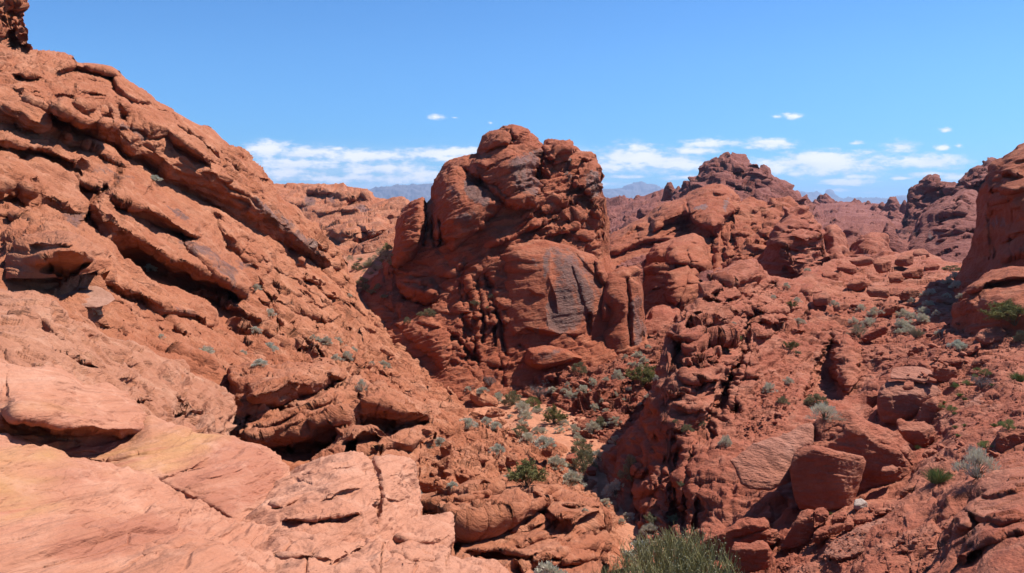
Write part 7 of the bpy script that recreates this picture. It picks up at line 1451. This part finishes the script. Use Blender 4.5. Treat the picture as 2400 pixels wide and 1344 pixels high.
# ---------------------------------------------------------------- plants
def leafmat(name, a, b, tr=0.15):
    m = bpy.data.materials.new(name); m.use_nodes = True
    N = NT(m.node_tree)
    geo = N.n('ShaderNodeNewGeometry')
    oi = N.n('ShaderNodeObjectInfo')
    f = N.math('ADD', N.math('MULTIPLY', geo.outputs['Random Per Island'], 0.7), N.math('MULTIPLY', oi.outputs['Random'], 0.3))
    col = N.mix(f, a, b)
    d = N.n('ShaderNodeBsdfDiffuse', ins={0: col, 1: 0.8})
    t = N.n('ShaderNodeBsdfTranslucent', ins={0: col})
    x = N.n('ShaderNodeMixShader', ins={0: tr, 1: d.outputs[0], 2: t.outputs[0]})
    o = N.n('ShaderNodeOutputMaterial'); N.t.links.new(x.outputs[0], o.inputs[0])
    return m


LM = {
    'grey': leafmat('grey_green_leaf', (0.46, 0.43, 0.31), (0.66, 0.62, 0.49)),
    'blue': leafmat('blue_grey_leaf', (0.42, 0.42, 0.32), (0.62, 0.62, 0.51)),
    'olive': leafmat('olive_leaf', (0.13, 0.125, 0.04), (0.27, 0.25, 0.10)),
    'green': leafmat('green_leaf', (0.15, 0.19, 0.06), (0.29, 0.34, 0.13)),
    'pale': leafmat('pale_grass_leaf', (0.28, 0.26, 0.16), (0.46, 0.43, 0.29)),
    'dark': leafmat('dark_green_leaf', (0.18, 0.165, 0.08), (0.33, 0.30, 0.17)),
    'stem': leafmat('stem', (0.10, 0.085, 0.05), (0.19, 0.17, 0.10), 0.0),
    'twig': leafmat('grey_twig', (0.16, 0.13, 0.115), (0.30, 0.26, 0.23), 0.0),
}


class Tubes:
    """thin tapered three-sided stems and leaf quads collected into one mesh"""
    def __init__(self):
        self.v, self.q = [], []

    def stem(self, pts, r0, r1):
        pts = np.asarray(pts, float); n = len(pts)
        b = len(self.v)
        for i, p in enumerate(pts):
            t = pts[min(i + 1, n - 1)] - pts[max(i - 1, 0)]; t /= np.linalg.norm(t) + 1e-9
            u = np.cross(t, (0.3, 0.2, 1.0)); u /= np.linalg.norm(u) + 1e-9; w = np.cross(t, u)
            r = r0 + (r1 - r0) * i / (n - 1)
            for k in range(3):
                a = k * 2.0944
                self.v.append(p + r * (math.cos(a) * u + math.sin(a) * w))
        for i in range(n - 1):
            for k in range(3):
                a, c = b + i * 3 + k, b + i * 3 + (k + 1) % 3
                self.q.append((a, c, c + 3, a + 3))

    def leaf(self, p, d, l, w, rs):
        d = d / (np.linalg.norm(d) + 1e-9)
        s = np.cross(d, rs.normal(size=3)); s /= np.linalg.norm(s) + 1e-9
        b = len(self.v)
        self.v += [p - s * w * 0.25, p + s * w * 0.25, p + d * l * 0.6 + s * w * 0.5, p + d * l]
        self.q.append((b, b + 1, b + 2, b + 3))

    def mesh(self, name, mat):
        me = mesh_np(name, np.array(self.v), np.array(self.q), False)
        me.materials.append(mat)
        return me


def mound(seed, col, nleaf=1900, h=0.75, leaf=0.075, lw=0.05, upright=0.0, clumps=34):
    """domed shrub about one unit wide made of leafy clumps on stems"""
    rs = np.random.RandomState(seed)
    fo, st = Tubes(), Tubes()
    cs = []
    for k in range(clumps):
        a = rs.uniform(0, 6.283); e = rs.rand() ** 1.3 * 1.5
        r = 0.5 * rs.uniform(0.6, 1.02)
        c = np.array([math.cos(a) * math.cos(e) * r, math.sin(a) * math.cos(e) * r, max(0.05, math.sin(e) * r * 1.7 * h)])
        cs.append(c)
        mid = c * 0.5 + np.array([0, 0, 0.04]) + rs.normal(size=3) * 0.02
        st.stem([(c[0] * 0.1, c[1] * 0.1, -0.05), mid, c], 0.010, 0.004)
    for k in range(nleaf):
        c = cs[rs.randint(clumps)]
        off = rs.normal(size=3); off = off / np.linalg.norm(off) * rs.rand() ** 0.45 * rs.uniform(0.09, 0.15)
        p = c + off * np.array([1, 1, 0.85])
        p[2] = max(p[2], 0.0)
        d = off + c * 0.35 + np.array([0, 0, 0.05 + upright]) + rs.normal(size=3) * 0.05
        fo.leaf(p, d, leaf * rs.uniform(0.6, 1.3), lw * rs.uniform(0.7, 1.2), rs)
    return [('foliage', fo.mesh('foliage', LM[col])), ('stems', st.mesh('stems', LM['stem']))]


def airy(seed, col, nst=26, leafy=34, h=0.8, leaf=0.06):
    """open bush: branching stems from the root with sprays of small leaves near the tips"""
    rs = np.random.RandomState(seed)
    fo, st = Tubes(), Tubes()
    for k in range(nst):
        a = rs.uniform(0, 6.283); sp = rs.uniform(0.05, 0.55); H = h * rs.uniform(0.35, 1.0) * (1.1 - 0.7 * sp)
        tip = np.array([math.cos(a) * sp, math.sin(a) * sp, H])
        mid = np.array([tip[0] * 0.35, tip[1] * 0.35, H * 0.5]) + rs.normal(size=3) * 0.03
        st.stem([(0.02 * math.cos(a), 0.02 * math.sin(a), -0.05), mid, tip], 0.010, 0.003)
        for j in range(5):
            t = rs.uniform(0.35, 1.0); base = mid * (1 - t) + tip * t
            e = base + np.array([math.cos(a), math.sin(a), 0.4]) * 0.06 + rs.normal(size=3) * 0.075
            st.stem([base, (base + e) / 2 + rs.normal(size=3) * 0.01, e], 0.005, 0.002)
            for q in range(leafy):
                u = rs.rand(); p = base * (1 - u) + e * u + rs.normal(size=3) * 0.022
                fo.leaf(p, rs.normal(size=3) + np.array([0, 0, 0.5]), leaf * rs.uniform(0.5, 1.1), leaf * 0.55, rs)
    return [('foliage', fo.mesh('foliage', LM[col])), ('stems', st.mesh('stems', LM['stem']))]


def tuft(seed, col, n=260, h=0.6, w=0.012):
    """bunch of fine blades"""
    rs = np.random.RandomState(seed)
    fo = Tubes()
    for k in range(n):
        a = rs.uniform(0, 6.283); sp = rs.uniform(0.05, 0.5); H = h * rs.uniform(0.5, 1.0) * (1.15 - sp)
        b = np.array([math.cos(a), math.sin(a), 0]) * rs.uniform(0, 0.18)
        tip = b + np.array([math.cos(a) * sp, math.sin(a) * sp, H])
        fo.stem([b - np.array([0, 0, 0.04]), (b + tip) / 2 + np.array([0, 0, 0.12 * H]), tip], w, 0.002)
    return [('blades', fo.mesh('blades', LM[col]))]


def twigs(seed, n=26, h=0.8):
    """leafless grey shrub"""
    rs = np.random.RandomState(seed)
    st = Tubes()
    for k in range(n):
        a = rs.uniform(0, 6.283); sp = rs.uniform(0.1, 0.5); H = h * rs.uniform(0.5, 1.0)
        tip = np.array([math.cos(a) * sp, math.sin(a) * sp, H])
        mid = tip * 0.5 + rs.normal(size=3) * 0.05
        st.stem([(0, 0, -0.05), mid, tip], 0.011, 0.004)
        for j in range(6):
            t = rs.uniform(0.2, 1.0); b = mid * (1 - t) + tip * t; e = b + rs.normal(size=3) * 0.11 + np.array([0, 0, 0.05])
            st.stem([b, (b + e) / 2 + rs.normal(size=3) * 0.015, e], 0.006, 0.002)
    return [('branches', st.mesh('branches', LM['twig']))]


def jointfir(seed, n=900):
    """dense broom of thin green upright stems, two units wide"""
    rs = np.random.RandomState(seed)
    st, sd = Tubes(), Tubes()
    for k in range(n):
        a = rs.uniform(0, 6.283); rr = rs.uniform(0, 1) ** 0.6
        b = np.array([math.cos(a) * rr * 0.75, math.sin(a) * rr * 0.5, -0.1])
        H = rs.uniform(0.45, 0.95) * (1.12 - 0.45 * rr)
        lean = np.array([b[0] * rs.uniform(0.15, 0.5), b[1] * 0.4, 0]) + rs.normal(size=3) * np.array([0.07, 0.07, 0])
        tip = b + lean + np.array([0, 0, H])
        mid = (b + tip) / 2 + rs.normal(size=3) * 0.02
        st.stem([b, mid, tip], 0.0065, 0.003)
        for j in range(rs.randint(2, 5)):
            t = rs.uniform(0.3, 0.95); q = mid * (1 - t) + tip * t if t > 0.5 else b * (1 - t) + mid * t
            e = q + np.array([rs.normal() * 0.05, rs.normal() * 0.05, rs.uniform(0.1, 0.24)])
            st.stem([q, (q + e) / 2 + rs.normal(size=3) * 0.006, e], 0.0045, 0.002)
            if rs.rand() < 0.35:
                sd.leaf(e, rs.normal(size=3), 0.022, 0.016, rs)
    return [('stems', st.mesh('stems', LM['jf'])), ('sprays', sd.mesh('sprays', LM['pale']))]


LM['jf'] = leafmat('green_stem', (0.24, 0.205, 0.075), (0.48, 0.43, 0.23), 0.1)
PROTO = {
    'grey': [mound(1, 'grey'), mound(2, 'grey', h=0.65), mound(3, 'grey', clumps=18)],
    'blue': [mound(4, 'blue', h=0.6, nleaf=1700), mound(5, 'blue', h=0.7), mound(6, 'blue', h=0.5, clumps=20)],
    'olive': [airy(7, 'olive'), airy(8, 'olive', nst=30)],
    'dark': [mound(9, 'dark', h=0.8), mound(10, 'dark', h=0.7), airy(11, 'dark', nst=30)],
    'green': [mound(12, 'green', leaf=0.09, lw=0.02, upright=0.12), tuft(13, 'green', 300), tuft(14, 'green', 240, h=0.45)],
    'pale': [tuft(15, 'pale', 320), tuft(16, 'pale', 280, h=0.5), mound(17, 'pale', leaf=0.08, lw=0.015, upright=0.1)],
    'twig': [twigs(18), twigs(19, 34, 0.6)],
    'gtuft': [mound(20, 'grey', leaf=0.11, lw=0.018, upright=0.2, h=0.85), mound(21, 'grey', leaf=0.10, lw=0.018, upright=0.15)],
}
PN = {'grey': 'shrub', 'blue': 'shrub', 'olive': 'bush', 'dark': 'shrub', 'green': 'green_shrub', 'pale': 'grass_tuft', 'twig': 'dry_shrub', 'gtuft': 'shrub', 'jf': 'bush'}
_used = set()


def plant(kind, x, y, w, label, group=None, hs=1.0, var=None, dd=None):
    k = len(COL.objects)
    pr = PROTO[kind]; vi = (var if var is not None else k) % len(pr)
    rs = np.random.RandomState(int(x * 7 + y))
    d = dd or zb_at(x, y, 1)
    q = P(x, y, d)
    s = 1.12 * w / F * d
    name = PN[kind]
    parts = pr[vi]
    if w < 19:
        o = bpy.data.objects.new(name, parts[0][1]); COL.objects.link(o)
    else:
        o = bpy.data.objects.new(name, None); COL.objects.link(o)
        for pn, me in parts:
            c = bpy.data.objects.new(pn, me); COL.objects.link(c); c.parent = o
    o.location = q
    o.scale = (s, s, s * hs)
    o.rotation_euler = (0, 0, rs.uniform(0, 6.28))
    tag(o, label, 'bush' if name == 'bush' else 'grass tuft' if name == 'grass_tuft' else 'shrub', None, group)
    return o


# larger or distinct plants
for kind, x, y, w, hs, lab in [
    ('jf', 1590, 1400, 165, 1.0, 'big green broom-like bush of thin upright stems at the bottom edge'),
    ('jf', 1430, 1385, 70, 1.0, 'thin-stemmed green clump at the bottom edge, left of the big broom-like bush'),
    ('blue', 1500, 1312, 72, 0.9, 'rounded blue-grey shrub on pale rock behind the big broom-like bush'),
    ('grey', 1290, 1362, 66, 0.9, 'grey-green shrub cut by the bottom edge under the jutting ledge'),
    ('olive', 1235, 1140, 84, 0.85, 'airy olive bush behind the jutting foreground ledge'),
    ('grey', 1340, 1136, 52, 0.8, 'silvery shrub in the wash right of the airy olive bush'),
    ('grey', 1443, 1160, 48, 0.9, 'bluish shrub in the shade at the foot of the dark outcrop'),
    ('dark', 1478, 1120, 44, 1.5, 'tall dark bush in the shade against the outcrop'),
    ('dark', 1366, 1102, 62, 0.95, 'largest green bush standing in the wash'),
    ('dark', 1363, 1062, 48, 0.8, 'green bush directly behind the largest bush in the wash'),
    ('grey', 1400, 1076, 28, 1.0, 'small grey shrub touching the right side of the largest bush in the wash'),
    ('grey', 1302, 1096, 44, 0.8, 'silver-grey shrub on the left edge of the sandy wash'),
    ('blue', 1276, 1046, 42, 0.8, 'blue-green shrub on the left bank where the wash bends'),
    ('grey', 1389, 1014, 34, 1.1, 'round silver shrub on the rubble right of the wash'),
    ('dark', 1408, 1000, 28, 1.0, 'green shrub just behind the round silver shrub'),
    ('olive', 1299, 992, 50, 0.9, 'dark olive bush at the right side of the upper wash'),
    ('dark', 1219, 1018, 36, 0.7, 'low dark green shrub left of the wash'),
    ('grey', 1235, 1032, 36, 0.7, 'pale grey shrub next to the low dark green shrub'),
    ('dark', 1202, 948, 46, 0.8, 'dark bush at the head of the dry wash'),
    ('green', 1249, 952, 32, 0.9, 'green bush in the middle of the upper wash'),
    ('olive', 1510, 900, 72, 0.75, 'wide yellowish olive bush high on the rubble slope'),
    ('dark', 1356, 872, 34, 0.8, 'olive shrub at the foot of the varnished rock'),
    ('grey', 1450, 890, 28, 1.1, 'rounded grey shrub left of the wide olive bush'),
    ('twig', 1148, 905, 42, 0.8, 'leafless grey shrub beside the tall squared block'),
    ('twig', 1262, 930, 54, 0.7, 'tangled leafless shrub in the shade below the butte'),
    ('grey', 1700, 1044, 28, 1.3, 'pale round shrub alone on the dark rock left of the wrinkled slab'),
    ('dark', 1912, 952, 46, 0.95, 'dark round bush inside the shaded hollow'),
    ('gtuft', 1935, 982, 74, 0.6, 'wide pale grey shrub just above the wrinkled slab'),
    ('green', 2197, 1130, 66, 0.8, 'bright green domed bush on the right slope'),
    ('gtuft', 2288, 1118, 84, 0.9, 'spiky grey-green bush right of the bright green bush'),
    ('pale', 2149, 790, 34, 1.0, 'pale tuft of dry grass standing out on the upper right slope'),
    ('pale', 2012, 790, 42, 0.9, 'dry straw-coloured shrub beside the dark wedge of rock'),
    ('blue', 2246, 820, 44, 0.9, 'blue-grey shrub upslope of the flat-topped brown block'),
    ('green', 2387, 892, 44, 0.9, 'green shrub at the right edge above the big block'),
    ('twig', 2300, 908, 66, 0.6, 'grey twiggy shrub left of the green shrub at the right edge'),
    ('green', 2266, 902, 24, 0.6, 'bright green grass beside the grey twiggy shrub'),
    ('green', 2310, 1050, 34, 0.6, 'bright green weeds between the slabs near the right edge'),
    ('green', 2363, 1004, 38, 0.7, 'pale green shrub above the large block at the right edge'),
    ('olive', 2380, 760, 110, 0.6, 'airy green bush in front of the tilted block at the right edge'),
    ('dark', 2393, 800, 30, 1.0, 'dark shrub at the right edge under the airy green bush'),
    ('gtuft', 847, 916, 30, 1.0, 'grey shrub rooted in the crack of the undercut block'),
    ('blue', 631, 822, 38, 0.75, 'largest blue-grey shrub on the lower hillside'),
    ('blue', 608, 857, 32, 0.7, 'blue-green shrub just above the undercut block'),
    ('grey', 352, 636, 26, 0.9, 'grey shrub on the rib below the big alcove of the hillside'),
    ('blue', 362, 424, 32, 0.6, 'blue-green cushion high on the hillside ledge'),
    ('dark', 836, 632, 24, 0.8, 'dark round shrub on the bare sand left of the butte'),
    ('green', 907, 590, 26, 1.0, 'tall green shrub at the back of the sand patch'),
    ('dark', 850, 672, 34, 0.8, 'dark shrub in the shade below the sand patch'),
    ('grey', 1802, 918, 30, 0.9, 'silver-grey shrub on the outcrop above the flat leaning stone'),
    ('dark', 1834, 947, 26, 0.8, 'dark shrub at the left edge of the shaded hollow'),
    ('olive', 1853, 820, 30, 0.9, 'yellow-green bush above the shaded hollow'),
    ('green', 1727, 797, 20, 1.0, 'green shrub at the top of the shadowed gully'),
    ('grey', 1873, 758, 24, 0.7, 'grey-green shrub beside the rock pile above the shaded hollow'),
    ('olive', 1855, 720, 24, 0.7, 'olive shrub on a ledge below the beehive rock'),
    ('grey', 1523, 1252, 38, 0.9, 'grey leafy shrub at the shadow edge by the big broom-like bush'),
    ('dark', 2231, 634, 40, 0.35, 'flat green patch of shrub at the foot of the shadowed cliff'),
    ('grey', 2038, 765, 34, 0.8, 'grey shrub behind the dark wedge of rock'),
]:
    if kind == 'jf':
        continue
    plant(kind, x, y, w, lab, hs=hs)
PROTO['jf'] = [jointfir(31, 820), jointfir(32, 320)]
plant('jf', 1585, 1395, 175, 'big green broom-like bush of thin upright stems at the bottom edge', var=0, dd=11.5, hs=0.78)
plant('jf', 1445, 1400, 70, 'thin-stemmed green clump left of the big broom-like bush', var=1, dd=12.5, hs=1.1)

# small plants that nothing tells apart: one label for each place
SMALL = [
    ('grey', 'small grey-green shrub growing on the slabs of the left hillside', 'shrubs on the left hillside',
     [(597, 680, 24), (635, 740, 24), (600, 780, 26), (567, 833, 20), (763, 807, 24), (810, 844, 28), (900, 862, 26), (378, 793, 15), (220, 738, 30), (485, 828, 32), (818, 696, 13), (734, 795, 14), (1095, 915, 17)]),
    ('blue', 'small blue-grey shrub on the slope between hillside and wash', 'shrubs left of the wash',
     [(1097, 1000, 38), (1140, 994, 24), (1163, 1007, 28), (1165, 1060, 32), (1030, 1044, 28), (1005, 1050, 18), (1168, 930, 18), (1130, 920, 30), (1195, 978, 14), (975, 1158, 22), (1060, 1140, 22), (1190, 1120, 16)]),
    ('grey', 'small shrub dotting the upper end of the dry wash', 'shrubs along the upper wash',
     [(1225, 960, 32), (1229, 980, 32), (1257, 960, 16), (1287, 967, 20), (1223, 999, 24), (1312, 1012, 22), (1346, 1014, 26), (1441, 994, 28), (1353, 1034, 26), (1443, 1042, 30), (1317, 986, 18), (1172, 944, 13), (1165, 935, 20), (1390, 1085, 16), (1420, 1185, 24), (1370, 1200, 14)]),
    ('grey', 'small shrub on the rubble slope between wash and varnished rock', 'shrubs on the rubble slope',
     [(1495, 837, 24), (1510, 848, 20), (1487, 858, 16), (1466, 842, 17), (1393, 902, 20), (1369, 919, 28), (1296, 919, 22), (1336, 931, 22), (1443, 928, 15), (1518, 931, 14), (1410, 944, 13), (1369, 948, 12), (1420, 892, 15), (1538, 892, 16), (1441, 866, 15), (1519, 815, 13), (1330, 905, 14), (1380, 935, 12), (1475, 915, 16), (1500, 950, 12)]),
    ('green', 'bright green tuft on the rubble slope right of the wash', 'green tufts on the rubble slope', [(1319, 924, 34), (1262, 960, 16)]),
    ('dark', 'dark shrub in the shade on the outcrop right of the wash', 'shaded shrubs on the outcrop',
     [(1609, 1009, 28), (1640, 996, 22), (1583, 991, 13), (1525, 1226, 28), (1578, 1226, 26), (1597, 1140, 18), (1519, 1071, 13), (1704, 823, 14), (1869, 832, 16)]),
    ('grey', 'small shrub at the foot of the outcrop near the bottom edge', 'shrubs at the foot of the outcrop', [(1456, 1226, 18), (1473, 1216, 28)]),
    ('grey', 'small shrub scattered on the layered ledges of the upper right slope', 'shrubs on the upper right ledges',
     [(1847, 898, 22), (1812, 700, 14), (1843, 675, 17), (1868, 709, 17), (1893, 636, 15), (1954, 719, 20), (1768, 654, 10), (1720, 760, 10)]),
    ('grey', 'small grey-green shrub on the boulder slope below the shadowed cliff', 'shrubs below the shadowed cliff',
     [(2000, 757, 20), (2116, 741, 28), (2117, 766, 24), (2163, 754, 24), (2166, 734, 24), (2176, 716, 24), (2236, 653, 22), (2220, 664, 22), (2241, 675, 26), (2164, 693, 18), (2250, 700, 20), (2195, 740, 18)]),
    ('green', 'small green weed among the boulders of the right slope', 'green weeds among the boulders', [(2250, 929, 20), (2330, 1000, 16), (2210, 945, 14), (2290, 870, 16), (2150, 1052, 16), (1945, 1205, 14)]),
    ('pale', 'pale dry shrub on the sand patch left of the butte', 'shrubs on the sand patch',
     [(834, 622, 9), (844, 610, 16), (821, 612, 18), (861, 626, 26), (869, 620, 22), (890, 602, 28), (905, 606, 26), (911, 616, 20), (880, 635, 20), (892, 632, 18), (917, 620, 18), (869, 643, 16), (878, 612, 18), (897, 615, 18), (920, 600, 16), (855, 640, 12)]),
    ('dark', 'dark shrub growing in the shadow of the great butte', 'shrubs in the shadow of the butte', [(857, 680, 22), (886, 678, 18), (1153, 698, 15), (1113, 718, 19), (1140, 725, 10), (955, 756, 16), (1006, 740, 26), (987, 740, 18), (870, 690, 20), (900, 700, 16)]),
]
_rs = np.random.RandomState(77)


def more(poly, n, w0, w1):
    out = []
    for _ in range(n):
        x, y = rnd_in(poly, _rs); out.append((x, y, _rs.uniform(w0, w1)))
    return out


SMALL[2][3].extend(more([(1190, 945), (1260, 950), (1340, 1000), (1400, 1080), (1360, 1100), (1290, 1050)], 9, 10, 22))
SMALL[3][3].extend(more([(1260, 900), (1400, 860), (1540, 810), (1500, 920), (1420, 1020), (1320, 960)], 14, 8, 20))
SMALL[8][3].extend(more([(1990, 720), (2220, 680), (2250, 790), (2080, 800)], 16, 12, 26))
SMALL[9][3].extend(more([(2200, 860), (2330, 860), (2360, 1000), (2250, 1060), (2200, 960)], 12, 12, 24))
SMALL[0][3].extend(more([(560, 760), (800, 800), (960, 900), (820, 850), (600, 830)], 10, 12, 22))
for kind, lab, grp, pts in SMALL:
    for x, y, w in pts:
        plant(kind, x, y, w, lab, grp, hs=0.75 + 0.3 * ((x * 13 + y * 7) % 10) / 10)
